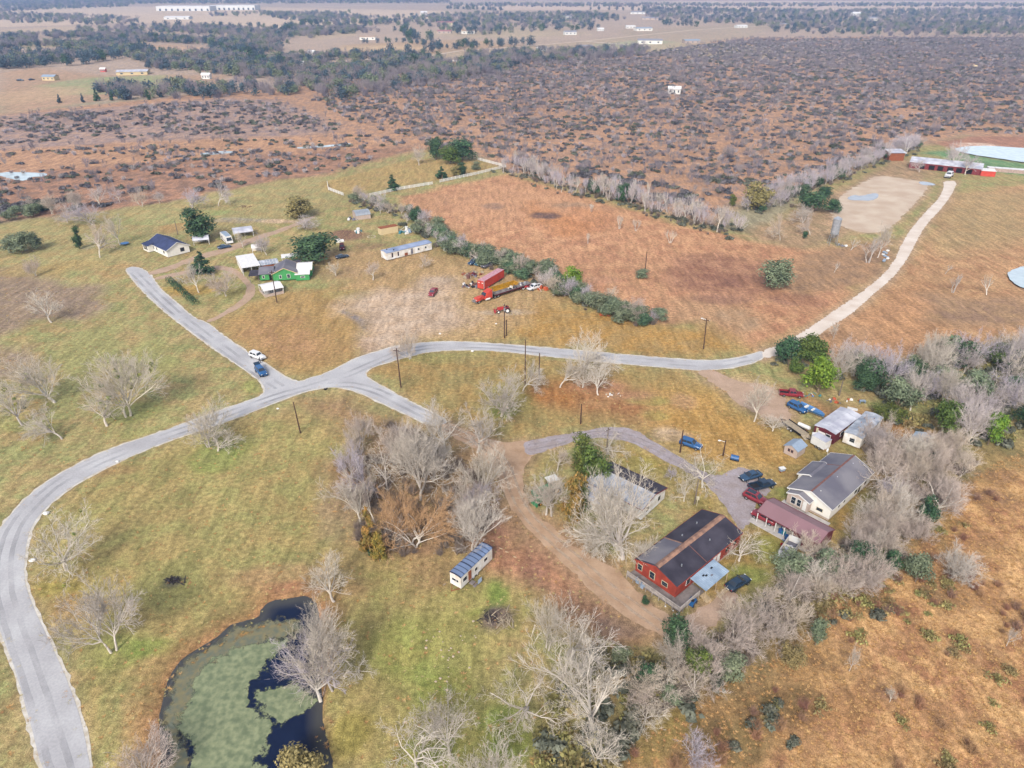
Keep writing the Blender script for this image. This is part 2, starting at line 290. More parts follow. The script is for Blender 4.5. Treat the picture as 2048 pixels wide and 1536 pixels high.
# round patches: centre px, radii px, tone, second tone, strength
PATCH = [
 (345,1160,75,50,'8fa05c','a09c5c',.7),(240,1300,70,40,'86a04a','a09c5c',.9),(300,1290,60,22,'7c9e40','8fa050',.9),(430,920,60,28,'7a9a48','98a05c',.9),(455,895,60,20,'8aa050','98a05c',.8),
 (270,820,60,25,'84a052','9ea45e',.8),(310,870,80,16,'8ea458','a2a05e',.7),(160,760,40,50,'9aa862','a8a468',.7),(180,690,50,50,'98ab66','aaa468',.7),(60,850,60,14,'90a458','a2a05e',.8),(300,700,40,25,'98ab60','a8a468',.7),(290,740,50,35,'8fa45a','a2a05e',.6),
 (30,1200,50,60,'b09456','a89058',.6),(110,1180,60,25,'a89a48','a29a50',.7),(200,940,90,12,'a88a5c','b09660',.8),(90,1250,60,60,'b28e5e','a89460',.5),
 (150,1220,60,30,'b8945f','b09060',.6),(515,770,32,18,'8aa24c','a0a05a',.9),(640,755,30,8,'8c9a5a','a09a5c',.7),(900,705,90,8,'93995c','a09a5c',.6),(850,715,70,12,'8d9c58','a09a5c',.7),
 (1005,820,28,22,'6f9c34','86983c',1),(1010,800,55,40,'8a954a','a09450',.8),(990,1190,22,30,'5c9430','7c9a40',1),(960,1230,40,12,'86983c','98924c',.8),(820,1290,70,60,'97a04e','9c9c50',.7),
 (900,1370,60,40,'86963f','98924c',.8),(870,1500,60,50,'7f963c','90904a',.9),(1010,1460,50,60,'6f9636','84903e',.9),(700,1470,40,60,'a39a48','a8924c',.7),(1290,800,50,10,'96a052','a09450',.8),(1310,830,30,10,'96a052','a09450',.7),
 (1330,730,60,6,'8fa050','a09450',.8),(1480,1010,40,18,'8f9a4a','a0944c',.5),(1540,1100,45,30,'7f9a44','98944c',.9),(1550,985,40,14,'6f9a40','98944c',.9),(1500,1150,50,20,'6f9a3a','8c924a',.9),(1280,930,40,20,'9a9c4c','a89450',.7),
 (1100,920,40,18,'a09458','a89458',.6),(700,590,60,10,'a09a60','b0985e',.6),(740,640,22,14,'8c8076','a08c74',1),(1090,432,26,8,'6d5a56','8c6a58',1),(985,412,26,7,'8c7668','a8846a',.8),(1140,410,40,6,'a08a74','b8906a',.7),
 (1180,440,60,25,'c98a58','c08458',.5),(1460,560,60,14,'8e6654','a4765c',.9),(1440,600,70,10,'96705c','b0866a',.7),(1390,545,60,12,'9a6c54','a87a5e',.7),(1590,600,60,14,'9c7260','b08060',.7),(1470,640,40,20,'b49878','c4a078',.7),
 (1360,800,30,16,'c09a76','b8926e',.6),(1340,870,45,12,'c8ae8c','b8a07c',.8),(1190,770,60,14,'b88868','a87a5c',.7),(1250,790,50,10,'bc9474','b88c68',.7),
 (860,690,70,8,'b89c84','b89c84',.5),(800,740,60,14,'b0905a','a8925a',.6),(740,690,25,18,'b4907a','b4907a',.7),
 (670,1020,40,60,'9a8672','a08a70',.6),(820,1080,90,30,'a08060','9c8260',.8),(860,1150,70,30,'a88860','a58c60',.7),(560,1150,110,30,'b58c66','b09068',.6),(1180,1230,60,25,'a07a60','9c7a5c',.8),(1250,1255,60,22,'8e7468','9a806c',.9),
 (990,1238,34,24,'5c5250','8c7a6a',1),(347,1161,16,10,'5a5260','8c9060',1),(1300,1232,30,12,'dcc4ae','c8ac94',1),(1330,1250,25,12,'dcc4ae','c8ac94',.9),
 (1600,1010,50,30,'93904a','98844c',.5),(1800,870,60,30,'a87c4c','a8844c',.7),(1850,1030,60,40,'a88a50','b08850',.6),(1900,1180,60,40,'8c7050','b08a5c',.8),(1740,1200,50,30,'7c7048','90784c',.9),(1990,1000,50,20,'8a6a54','b08a5c',.8),(2000,950,40,14,'947052','b08a5c',.8),
 (1960,1080,60,20,'a07856','b88c60',.6),(1850,1280,60,20,'a57c56','b88c60',.6),(1700,1420,60,40,'9c7450','a88050',.7),(1560,1400,90,40,'7c6a44','94744c',.9),(1480,1480,80,60,'7c6c44','8c744c',.8),(1780,1390,40,20,'98705a','a88050',.8),(1900,1430,70,30,'a47a56','b88c60',.6),
 (1940,1300,60,20,'d0a878','c89c6c',.6),(1720,1290,80,25,'d0a472','c89c6c',.6),(1650,1480,60,40,'c89c68','b88c60',.6),(2000,1200,50,60,'cca070','c0925f',.5),(1800,1500,90,40,'cca06c','b48858',.5),
 (1350,1450,60,40,'98904a','a8904c',.8),(1300,1500,50,40,'8c8444','98864a',.8),(1430,1340,60,14,'b89a50','a88c50',.7),(1190,1540,60,40,'6a7038','7c7444',.9),(1150,1480,50,50,'74783a','84784a',.9),
 (250,480,70,12,'98a864','a8a468',.7),(430,425,40,6,'92b064','a2a466',.8),(300,440,90,10,'a0ad6c','b0a870',.6),(350,455,30,10,'c09058','b89a64',.7),(240,540,40,14,'b89460','b09a68',.7),(150,530,60,12,'c0a468','b8a068',.6),(70,540,60,12,'c0a060','b09a60',.5),
 (640,490,40,12,'b0a868','b8a068',.5),(690,470,40,10,'8c6858','96705c',.9),(740,490,30,10,'98785e','a08860',.7),(680,545,60,12,'9c8468','a48c68',.7),(610,540,50,10,'b09a68','a8905c',.6),(460,585,40,12,'97994e','a59450',.7),(380,580,60,10,'c09c50','b49850',.8),
 (480,440,60,5,'a8a098','b0a080',.7),(560,442,40,4,'d8bc9c','c8ac8c',.9),(1950,290,40,5,'e8d0bc','d0a890',1),(880,560,30,6,'b4a488','b8a080',.6),(1010,625,60,6,'c8b8a0','c4a884',.8),(1330,860,30,8,'d0b898','c8b090',.6),
 (1200,560,40,10,'b88c70','c09070',.5),(700,1170,60,20,'b08c62','a88c60',.5),(590,1180,60,16,'b47c60','b08868',.7),(1760,400,40,10,'cdb4a0','d8c0a8',.5),
 (370,1280,26,60,'a8764c','a88050',.0),
]
# green flushes are muted, a dirt apron lies between the red house and the parked black car
PATCH = [p if p[4][0] not in '56789' or p[4][2] < '8' else (*p[:6], p[6]*.62) for p in PATCH]+[(1425,1215,50,26,'c2a184','b0946c',.8),(1395,1245,40,16,'c2a184','b0946c',.7),(1400,100,160,16,'b3b088','c4ae88',.6),(1000,66,160,10,'c9b48e','b8a888',.7),(760,96,90,6,'d8bb92','ccb088',.8),(350,100,70,6,'dcb892','d0ac88',.9),(60,190,90,20,'cfae88','c2a480',.8)]
# ------------------------------------------------------------------ the ground sheet
def axis(a, b, step, lo, hi, gr):
    v = list(np.arange(a, b+step/2, step)); s = step
    while v[-1] < hi: s *= gr; v.append(v[-1]+s)
    s = step; w = [v[0]]
    while w[-1] > lo: s *= gr; w.append(w[-1]-s)
    return np.array(w[:0:-1]+v)
gx = axis(-125, 135, 1.05, -9000, 9000, 1.028); gy = axis(48, 270, 1.05, -300, 11500, 1.022)
NX, NY = len(gx), len(gy)
GX, GY = np.meshgrid(gx, gy); PX, PY = GX.ravel(), GY.ravel()
wob = lambda k, s: (fbm(PX/k, PY/k, s)-.5)*2
far = np.clip((PY-250)/400, 0, 4)
A = np.tile(np.array(col('a8a080')), (PX.size, 1)); B = A.copy()
wx1, wy1 = wob(9, 3), wob(9, 7); wx2, wy2 = wob(30, 13), wob(30, 19)
def blend(w, a, b):
    global A, B
    w = w[:, None]; A = A*(1-w)+np.array(col(a))*w; B = B*(1-w)+np.array(col(b))*w
for poly, a, b, soft, wan in ZONES:
    p = W(poly); d = sdist(PX+wx1*wan, PY+wy1*wan, p)
    blend(np.clip(.5+d/(2*soft), 0, 1), a, b)
for cx, cy, rx, ry, a, b, st in PATCH:
    c = G(cx, cy); mx = rx/PXM(cy); my = abs(G(cx, cy-ry).y-G(cx, cy+ry).y)/2
    k = max(.6, min(mx, my)*.35)
    q = np.hypot((PX+wx1*k*1.6-c.x)/mx, (PY+wy1*k*1.6-c.y)/my)
    w = np.clip((1.25-q)/.6, 0, 1); w = w*w*(3-2*w)
    if st > 0: blend(w*st, a, b)
# worn verge beside roads and drives, dry rim round the pond
for poly, a, b, reach, st in ((ROAD,'b39b72','a5966a',1.6,.7),(DIRT_DRIVE,'b59474','a88a68',3.0,.8),(GREY_DRIVE,'b8a070','a89868',1.5,.6),(WHITE_DRIVE,'c7a888','b89874',2.5,.8),(EAST_DIRT,'c4a684','b0966c',2.5,.8),(LOT,'c2a484','b09678',3,.8),(POND,'b07c54','a07850',5.5,.95)):
    p = W(poly); d = sdist(PX+wx1*.8, PY+wy1*.8, p)
    if poly is POND: d = np.where(PX > -26, d-3.5, d)
    blend(np.clip(1+d/reach, 0, 1)*st, a, b)
GD = sdist(PX+wx1*4, PY+wy1*4, W(GRAVEL)); blend(np.clip(.5+GD/8, 0, 1)*.95, 'd2bba2', 'c6ab8e')
DITCH = sdist(PX+wx1, PY+wy1, W([(680,622),(690,620),(715,635),(735,655),(738,664),(722,655),(700,640)])); blend(np.clip(.5+DITCH/1.2, 0, 1)*.9, '8f8a8e', 'a09080')
big = fbm(PX/45, PY/45, 31)-.5; mid = fbm(PX/11, PY/11, 41)-.5
A *= (1+.16*big+.14*mid)[:, None]; B *= (1+.16*big+.14*mid)[:, None]
for q_ in (A, B):
    g_ = q_.mean(1, keepdims=True); q_[:] = (g_+(q_-g_)*.92)*.96*np.array([1.02, .985, .97])
Z = (fbm(PX/60, PY/60, 5)-.5)*0.0
def sink(poly, depth, soft):
    d = sdist(PX, PY, W(poly)); return -depth*np.clip(.35+d/soft, 0, 1)
Z = Z+sink(POND, 1.1, 3)+sink(POND_E, 1, 4)+sink(POND_FAR, 1, 6)
gm = bpy.data.meshes.new('ground'); gm.vertices.add(PX.size)
gm.vertices.foreach_set('co', np.stack([PX, PY, Z], 1).astype(np.float32).ravel())
ii = (np.arange(NY-1)[:, None]*NX+np.arange(NX-1)[None]).ravel()
quads = np.stack([ii, ii+1, ii+1+NX, ii+NX], 1).astype(np.int32)
gm.loops.add(quads.size); gm.loops.foreach_set('vertex_index', quads.ravel())
gm.polygons.add(len(quads)); gm.polygons.foreach_set('loop_start', np.arange(0, quads.size, 4, dtype=np.int32))
gm.update(); gm.validate()
for nm, arr in (('tone_a', A), ('tone_b', B)):
    at = gm.attributes.new(nm, 'FLOAT_COLOR', 'POINT')
    at.data.foreach_set('color', np.concatenate([np.clip(arr, 0, .8), np.ones((PX.size, 1))], 1).astype(np.float32).ravel())
def ground_material():
    m = bpy.data.materials.new('ground_cover'); m.use_nodes = True; N, L = m.node_tree.nodes, m.node_tree.links
    b = N['Principled BSDF']; b.inputs['Roughness'].default_value = .95; b.inputs['Specular IOR Level'].default_value = .12
    a = N.new('ShaderNodeAttribute'); a.attribute_name = 'tone_a'; c = N.new('ShaderNodeAttribute'); c.attribute_name = 'tone_b'
    tc = N.new('ShaderNodeTexCoord')
    def noise(sc, det, ro=.5, mapping=None, dist=0):
        n = N.new('ShaderNodeTexNoise'); n.inputs['Scale'].default_value = sc; n.inputs['Detail'].default_value = det; n.inputs['Roughness'].default_value = ro
        n.inputs['Distortion'].default_value = dist
        if mapping:
            mp = N.new('ShaderNodeMapping'); mp.inputs['Scale'].default_value = mapping[0]; mp.inputs['Rotation'].default_value = (0, 0, mapping[1])
            L.new(tc.outputs['Object'], mp.inputs[0]); L.new(mp.outputs[0], n.inputs['Vector'])
        else: L.new(tc.outputs['Object'], n.inputs['Vector'])
        return n
    n1 = noise(.16, 6, .62, None, .4); r1 = N.new('ShaderNodeValToRGB'); r1.color_ramp.elements[0].position = .42; r1.color_ramp.elements[1].position = .60
    L.new(n1.outputs['Fac'], r1.inputs[0])
    mx = N.new('ShaderNodeMix'); mx.data_type = 'RGBA'; L.new(r1.outputs[0], mx.inputs['Factor']); L.new(a.outputs['Color'], mx.inputs[6]); L.new(c.outputs['Color'], mx.inputs[7])
    # tufts, thin streaks of thatch and bare specks: fine relief of tone on the sward
    n2 = noise(1.1, 5, .65); n3 = noise(.5, 5, .6, ((1, .22, 1), .5), .6); n4 = noise(5.5, 2, .5)
    def mr(n, lo, hi, f0=.36, f1=.64):
        r = N.new('ShaderNodeMapRange'); r.inputs['From Min'].default_value = f0; r.inputs['From Max'].default_value = f1; r.inputs['To Min'].default_value = lo; r.inputs['To Max'].default_value = hi
        L.new(n.outputs['Fac'], r.inputs['Value']); return r
    o = mx.outputs[2]
    for n, lo, hi in ((n2, .70, 1.30), (n3, .80, 1.22), (n4, .72, 1.30)):
        r = mr(n, lo, hi); v = N.new('ShaderNodeVectorMath'); v.operation = 'SCALE'; L.new(o, v.inputs[0]); L.new(r.outputs[0], v.inputs['Scale']); o = v.outputs[0]
    L.new(o, b.inputs['Base Color'])
    bp = N.new('ShaderNodeBump'); bp.inputs['Strength'].default_value = .5; bp.inputs['Distance'].default_value = .25
    L.new(n2.outputs['Fac'], bp.inputs['Height']); L.new(bp.outputs[0], b.inputs['Normal'])
    return m
gm.materials.append(ground_material()); struct('ground', gm)

# ------------------------------------------------------------------ flat sheets: road, drives, water
def resample(pts, step, jit, rnd, closed=True):
    out = []; n = len(pts)
    for i in range(n if closed else n-1):
        a, b = Vector(pts[i]), Vector(pts[(i+1) % n]); L = (b-a).length; k = max(1, int(L/step))
        nn = Vector((-(b-a).y, (b-a).x)).normalized() if L > 1e-6 else Vector((0, 0))
        for j in range(k): out.append(a+(b-a)*(j/k)+nn*rnd.gauss(0, jit))
    return out
def smooth_poly(p, it=2):
    for _ in range(it):
        q = []
        for i in range(len(p)):
            a, b = p[i], p[(i+1) % len(p)]; q += [a*.75+b*.25, a*.25+b*.75]
        p = q
    return p
def sheet(name, poly, z, m, jit=.08, step=1.0, seed=1, sm=2, structure=True):
    rnd = random.Random(seed); p = smooth_poly(W(poly), sm) if sm else W(poly); p = resample(p, step, jit, rnd)
    tris = tessellate_polygon([[Vector((q.x, q.y, 0)) for q in p]])
    me = bpy.data.meshes.new(name); fs = []
    for t in tris:
        a, b, c = (p[i] for i in t)
        fs.append(tuple(t) if (b-a).cross(c-a) > 0 else tuple(t)[::-1])
    me.from_pydata([(q.x, q.y, z) for q in p], [], fs); me.materials.append(m)
    return struct(name, me) if structure else me
M = {}
def road_mat(name, c, c2, speck=.2, scale=.35):
    m = mat(name, c, .9, .1, scale, c2, spec=.2, detail=6); N, L = m.node_tree.nodes, m.node_tree.links
    b = N['Principled BSDF']; src = b.inputs['Base Color'].links[0].from_socket; tc = N['Texture Coordinate']
    n = N.new('ShaderNodeTexNoise'); n.inputs['Scale'].default_value = 3; n.inputs['Detail'].default_value = 5; L.new(tc.outputs['Object'], n.inputs['Vector'])
    r = N.new('ShaderNodeMapRange'); r.inputs['From Min'].default_value = .3; r.inputs['From Max'].default_value = .7; r.inputs['To Min'].default_value = 1-speck; r.inputs['To Max'].default_value = 1+speck*.6
    L.new(n.outputs['Fac'], r.inputs['Value']); v = N.new('ShaderNodeVectorMath'); v.operation = 'SCALE'; L.new(src, v.inputs[0]); L.new(r.outputs[0], v.inputs['Scale']); L.new(v.outputs[0], b.inputs['Base Color'])
    return m
M['asphalt'] = road_mat('chip_seal', 'cdccce', 'b9b7ba', .12, .13)
M['verge'] = road_mat('pale_road_edge', 'e8e2da', 'cfc4b2', .15, .8)
M['white_gravel'] = road_mat('white_gravel', 'efe2d6', 'e2d0c0', .09, .2)
M['dirt'] = road_mat('pink_dirt', 'cfb094', 'b8977a', .12, .3)
M['grey_gravel'] = road_mat('grey_gravel', 'b5abb0', 'a89a98', .2, .5)
M['lot'] = road_mat('sandy_lot', 'dcc9b4', 'cdb59e', .12, .12)
M['tan_track'] = road_mat('tan_track', 'c9ac96', 'bca088', .15, .4)
def grow(poly, d):                       # ragged gravel margin just outside the seal
    p = W(poly); c = [Vector(q) for q in p]; out = []
    n = len(c)
    for i in range(n):
        t = (c[(i+1) % n]-c[i-1]).normalized(); out.append(c[i]+Vector((-t.y, t.x))*d)
    return out
def sheet_w(name, pts, z, m, jit, step, seed):
    rnd = random.Random(seed); p = resample(smooth_poly(pts, 2), step, jit, rnd)
    tris = tessellate_polygon([[Vector((q.x, q.y, 0)) for q in p]]); fs = []
    for t in tris:
        a, b, c = (p[i] for i in t); fs.append(tuple(t) if (b-a).cross(c-a) > 0 else tuple(t)[::-1])
    me = bpy.data.meshes.new(name); me.from_pydata([(q.x, q.y, z) for q in p], [], fs); me.materials.append(m); return struct(name, me)
sheet_w('road_shoulder', grow(ROAD, .42), .022, M['verge'], .12, .9, 3)
sheet('paved_road', ROAD, .045, M['asphalt'], .03, 1.5, 4)
sheet('white_gravel_road', WHITE_DRIVE, .05, M['white_gravel'], .14, .5, 5, 1)
sheet('dirt_road', DIRT_DRIVE, .03, M['dirt'], .16, .8, 6)
sheet('dirt_ground', [(1342,1246),(1362,1240),(1395,1222),(1428,1196),(1452,1180),(1478,1190),(1466,1214),(1440,1240),(1405,1262),(1372,1270),(1340,1272)], .026, M['tan_track'], .22, .7, 12)
sheet('grey_gravel_drive', GREY_DRIVE, .036, M['grey_gravel'], .16, .7, 7)
sheet('dirt_parking_ground', EAST_DIRT, .03, M['tan_track'], .25, .7, 8)
sheet('gravel_path', DRIVE_W, .03, M['tan_track'], .2, 1, 9, 1)
sheet('loop_path', DRIVE_LOOP, .03, M['tan_track'], .15, 1, 10, 1)
sheet('sandy_ground', LOT, .03, M['lot'], .5, 1.2, 11, 1)

def water_mat(name, c, rough=.04, bump=.05, sky_pale=0):
    m = mat(name, c, rough, .1, .3, spec=.5); b = m.node_tree.nodes['Principled BSDF']; b.inputs['IOR'].default_value = 1.33
    N, L = m.node_tree.nodes, m.node_tree.links; n = N.new('ShaderNodeTexNoise'); n.inputs['Scale'].default_value = 1.5; n.inputs['Detail'].default_value = 3
    L.new(N['Texture Coordinate'].outputs['Object'], n.inputs['Vector'])
    bp = N.new('ShaderNodeBump'); bp.inputs['Strength'].default_value = bump; bp.inputs['Distance'].default_value = .1
    L.new(n.outputs['Fac'], bp.inputs['Height']); L.new(bp.outputs[0], b.inputs['Normal']); return m
M['dark_water'] = water_mat('dark_pond_water', (.006, .012, .05), .05, .04)
M['sky_pale_water'] = water_mat('pale_pond_water', (.36, .42, .45), .12, .08)  # pale base colour stands in for the bright sky's reflection
M['puddle'] = water_mat('puddle_water', (.24, .25, .27), .06, .03)
def pond_grid(name, z, mats, attrs, step=.35):
    """a flat grid over the pond carrying distance fields (metres inside each outline) for depth and plant cover"""
    p = W(POND); x0, x1 = min(q.x for q in p)-1.5, max(q.x for q in p)+1.5; y0, y1 = min(q.y for q in p), max(q.y for q in p)+1.5
    X, Y = np.meshgrid(np.arange(x0, x1, step), np.arange(y0, y1, step)); ny, nx = X.shape; X, Y = X.ravel(), Y.ravel()
    a = (np.arange(ny-1)[:, None]*nx+np.arange(nx-1)[None]).ravel(); wx, wy = (fbm(X/2.2, Y/2.2, 61)-.5)*2.6, (fbm(X/2.2, Y/2.2, 67)-.5)*2.6
    me = bpy.data.meshes.new(name); f = {}
    for nm, polys in attrs.items():
        f[nm] = np.max([sdist(X+wx*(nm != 'depth'), Y+wy*(nm != 'depth'), W(q)) for q in polys], axis=0)
    keep = np.ones(len(a), bool)
    if 'depth' not in attrs: k = np.max(list(f.values()), axis=0) > -1.6; keep = k[a] | k[a+1] | k[a+nx] | k[a+nx+1]
    me.from_pydata(list(zip(X.tolist(), Y.tolist(), [z]*len(X))), [], [(int(i), int(i)+1, int(i)+1+nx, int(i)+nx) for i in a[keep]])
    for nm, v in f.items():
        at = me.attributes.new(nm, 'FLOAT', 'POINT'); at.data.foreach_set('value', v.astype(np.float32))
    me.materials.append(mats); return me
ALGAE = [[(563,1277),(548,1300),(526,1323),(517,1348),(500,1362),(486,1379),(483,1398),(492,1414),(501,1426),(517,1438),(530,1448),(532,1460),(524,1476),(526,1494),(511,1516),(514,1570),(360,1570),(395,1520),(402,1494),(387,1463),(362,1457),(366,1440),(371,1426),(384,1405),(390,1385),(392,1360),(402,1339),(415,1334),(430,1327),(445,1310),(467,1296),(492,1294),(517,1289),(540,1284)],
 [(521,1388),(540,1376),(570,1372),(600,1380),(622,1395),(612,1415),(590,1424),(570,1436),(555,1432),(536,1420),(524,1406)]]
WEED = [[(329,1570),(326,1488),(323,1432),(333,1385),(346,1348),(368,1317),(402,1296),(439,1274),(461,1252),(492,1243),(523,1237),(600,1232),(612,1262),(560,1282),(500,1300),(440,1330),(410,1350),(395,1400),(370,1440),(372,1480),(395,1520),(372,1570)]]
REED = [[(332,1500),(328,1440),(338,1400),(352,1362),(380,1332),(410,1312),(450,1290),(520,1262),(600,1252),(606,1236),(520,1246),(470,1260),(430,1284),(395,1304),(366,1330),(346,1366),(336,1410)]]
def cover(name, c, c2, attr, off, amp, soft, scale):
    m = mat(name, c, .8, .12, 1.2, c2, detail=8); N, L = m.node_tree.nodes, m.node_tree.links; n = N.new('ShaderNodeTexNoise'); n.inputs['Scale'].default_value = scale; n.inputs['Detail'].default_value = 9; n.inputs['Roughness'].default_value = .72
    L.new(N['Texture Coordinate'].outputs['Object'], n.inputs['Vector']); a = N.new('ShaderNodeAttribute'); a.attribute_name = attr
    q = N.new('ShaderNodeMath'); q.operation = 'MULTIPLY_ADD'; q.inputs[1].default_value = amp; L.new(n.outputs['Fac'], q.inputs[0]); L.new(a.outputs['Fac'], q.inputs[2])
    r = N.new('ShaderNodeMapRange'); r.inputs['From Min'].default_value = off; r.inputs['From Max'].default_value = off+soft; L.new(q.outputs[0], r.inputs['Value']); L.new(r.outputs[0], N['Principled BSDF'].inputs['Alpha']); return m
wm = water_mat('dark_pond_water', (.004, .009, .030), .05, .05); N, L = wm.node_tree.nodes, wm.node_tree.links
src = N['Principled BSDF'].inputs['Base Color'].links[0].from_socket; a_ = N.new('ShaderNodeAttribute'); a_.attribute_name = 'depth'; r_ = N.new('ShaderNodeMapRange'); r_.inputs['From Min'].default_value = .2; r_.inputs['From Max'].default_value = 2.0
x_ = N.new('ShaderNodeMix'); x_.data_type = 'RGBA'; x_.inputs[6].default_value = (.045, .045, .045, 1); L.new(a_.outputs['Fac'], r_.inputs['Value']); L.new(r_.outputs[0], x_.inputs['Factor']); L.new(src, x_.inputs[7]); L.new(x_.outputs[2], N['Principled BSDF'].inputs['Base Color'])
struct('pond_water', pond_grid('pond_water', -.22, wm, {'depth': [POND]}, 1.2))
for nm, z, m, at_, lb in (('pond_weed', -.19, cover('shallow_pond_weed', '8a805c', '6c7264', 'weed', 2.4, 4.6, .9, .9), {'weed': WEED}, 'thin brown and grey weed in the shallow edge of the pond'), ('algae', -.17, cover('pond_algae', '989f7a', '727e60', 'mat', 1.35, 4.0, .5, 1.1), {'mat': ALGAE}, 'pale green algae mats floating on the west half of the pond'), ('reeds', -.15, cover('rusty_reed_mat', 'b88a54', '96804c', 'reed', 2.7, 4.2, .5, .7), {'reed': REED}, 'rusty reed mats along the curved north-west shore of the pond')):
    tag(link(nm, pond_grid(nm, z, m, at_)), lb, nm.replace('_', ' '), None, 'stuff')
sheet('far_pond_water', POND_FAR, .06, M['sky_pale_water'], .2, 3, 2)
sheet('east_pond_water', POND_E, .05, M['sky_pale_water'], .15, 3, 3)
for i, p in enumerate(([(1693,397),(1706,389),(1722,393),(1740,387),(1757,387),(1756,396),(1742,402),(1722,401),(1703,401)], [(1836,364),(1850,363),(1868,367),(1871,371),(1850,371),(1840,368)],
      [(-10,347),(20,344),(60,345),(95,346),(92,353),(60,354),(52,362),(30,360),(0,352)], [(396,308),(425,303),(468,302),(470,306),(440,308),(408,312)], [(590,295),(620,293),(660,290),(700,286),(702,289),(660,294),(600,298)])):
    sheet('puddle_water', p, .07, M['puddle'] if i < 2 else M['sky_pale_water'], .15, 1.2, 20+i, 1)
def ruts(pts, m, z, off=.85, w=.5, seed=1):
    c = [G(x, y).to_2d() for x, y in pts]
    for _ in range(2): c = [c[0]]+[q for a, b in zip(c, c[1:]) for q in (a*.75+b*.25, a*.25+b*.75)]+[c[-1]]
    rnd = random.Random(seed)
    for s in (-1, 1):
        Lf, Rt = [], []
        for i, p in enumerate(c):
            t = (c[min(i+1, len(c)-1)]-c[max(i-1, 0)]).normalized(); n = Vector((-t.y, t.x)); o_ = off*s+rnd.gauss(0, .05); Lf.append(p+n*(o_+w/2)); Rt.append(p+n*(o_-w/2))
        me = bpy.data.meshes.new('wheel_track'); k = len(c); me.from_pydata([(q.x, q.y, z) for q in Lf+Rt], [], [(k+i, k+i+1, i+1, i) for i in range(k-1)]); me.materials.append(m); struct('wheel_track', me)
def worn(name, c, c2, lo, hi, sc):
    m = mat(name, c, .9, .12, 1.1, c2, detail=6); N, L = m.node_tree.nodes, m.node_tree.links; n = N.new('ShaderNodeTexNoise'); n.inputs['Scale'].default_value = sc; n.inputs['Detail'].default_value = 7
    L.new(N['Texture Coordinate'].outputs['Object'], n.inputs['Vector']); r = N.new('ShaderNodeMapRange'); r.inputs['From Min'].default_value = lo; r.inputs['From Max'].default_value = hi; r.inputs['To Max'].default_value = .6
    L.new(n.outputs['Fac'], r.inputs['Value']); L.new(r.outputs[0], N['Principled BSDF'].inputs['Alpha']); return m
M['seal_rut'] = worn('polished_wheel_track', 'c0bfc3', 'b6b4b8', .40, .8, .12); M['dirt_rut'] = worn('packed_dirt_track', 'dcc6b0', 'd2b89e', .35, .55, .4); M['grey_rut'] = worn('packed_gravel_track', 'c6bcba', 'bab0b0', .38, .58, .4); M['white_rut'] = worn('worn_grass_strip', 'c0a482', 'b09472', .46, .56, .25)
ruts([(130,1560),(90,1440),(60,1340),(25,1250),(8,1180),(8,1110),(30,1050),(65,1010),(110,968),(160,942),(225,912),(325,874),(427,840),(540,796),(620,775),(690,752),(735,732),(790,708),(850,694),(920,691),(1000,694),(1082,703),(1200,714),(1360,728),(1440,730),(1500,717)], M['seal_rut'], .06, 1.0, .8)
ruts([(268,545),(340,618),(430,686),(500,735),(560,775)], M['seal_rut'], .062, 1.0, .8, 2); ruts([(640,772),(700,768),(750,780),(810,810),(875,842)], M['seal_rut'], .064, 1.0, .8, 3)
ruts([(885,850),(930,872),(975,895),(1010,925),(1022,960),(1035,1000),(1055,1030),(1085,1062),(1120,1092),(1165,1130),(1215,1175),(1270,1215),(1325,1255)], M['dirt_rut'], .05, .85, .55, 4)
ruts([(1060,895),(1120,883),(1190,866),(1240,868),(1300,890),(1345,912),(1400,950),(1440,975)], M['grey_rut'], .055, .85, .5, 5);
# distant roads and pale yards, far enough to be thin strips
def strip(name, pts, w, z, m, jit=.0):
    c = [G(x, y).to_2d() for x, y in pts]; Lf, Rt = [], []
    for i, p in enumerate(c):
        t = (c[min(i+1, len(c)-1)]-c[max(i-1, 0)]).normalized(); n = Vector((-t.y, t.x))*w/2; Lf.append(p+n); Rt.append(p-n)
    me = bpy.data.meshes.new(name); n = len(c)
    me.from_pydata([(q.x, q.y, z) for q in Lf+Rt], [], [(n+i, n+i+1, i+1, i) for i in range(n-1)]); me.materials.append(m); return struct(name, me)
strip('far_road', [(855,113),(919,102),(1008,96),(1083,90),(1176,82),(1261,73),(1380,61),(1480,54),(1640,50)], 9, .3, M['lot'])
strip('far_road', [(870,120),(905,121),(940,128)], 10, .3, M['white_gravel'])
strip('far_road', [(690,112),(780,118),(855,113)], 7, .3, M['lot'])
strip('far_road', [(90,6),(170,14),(300,24),(600,36),(760,36),(830,42)], 14, .3, M['lot'])
strip('far_road', [(1170,83),(1260,90),(1300,92)], 6, .3, M['white_gravel'])
strip('far_road', [(600,15),(760,10),(1100,6),(1500,4)], 30, .3, M['lot'])
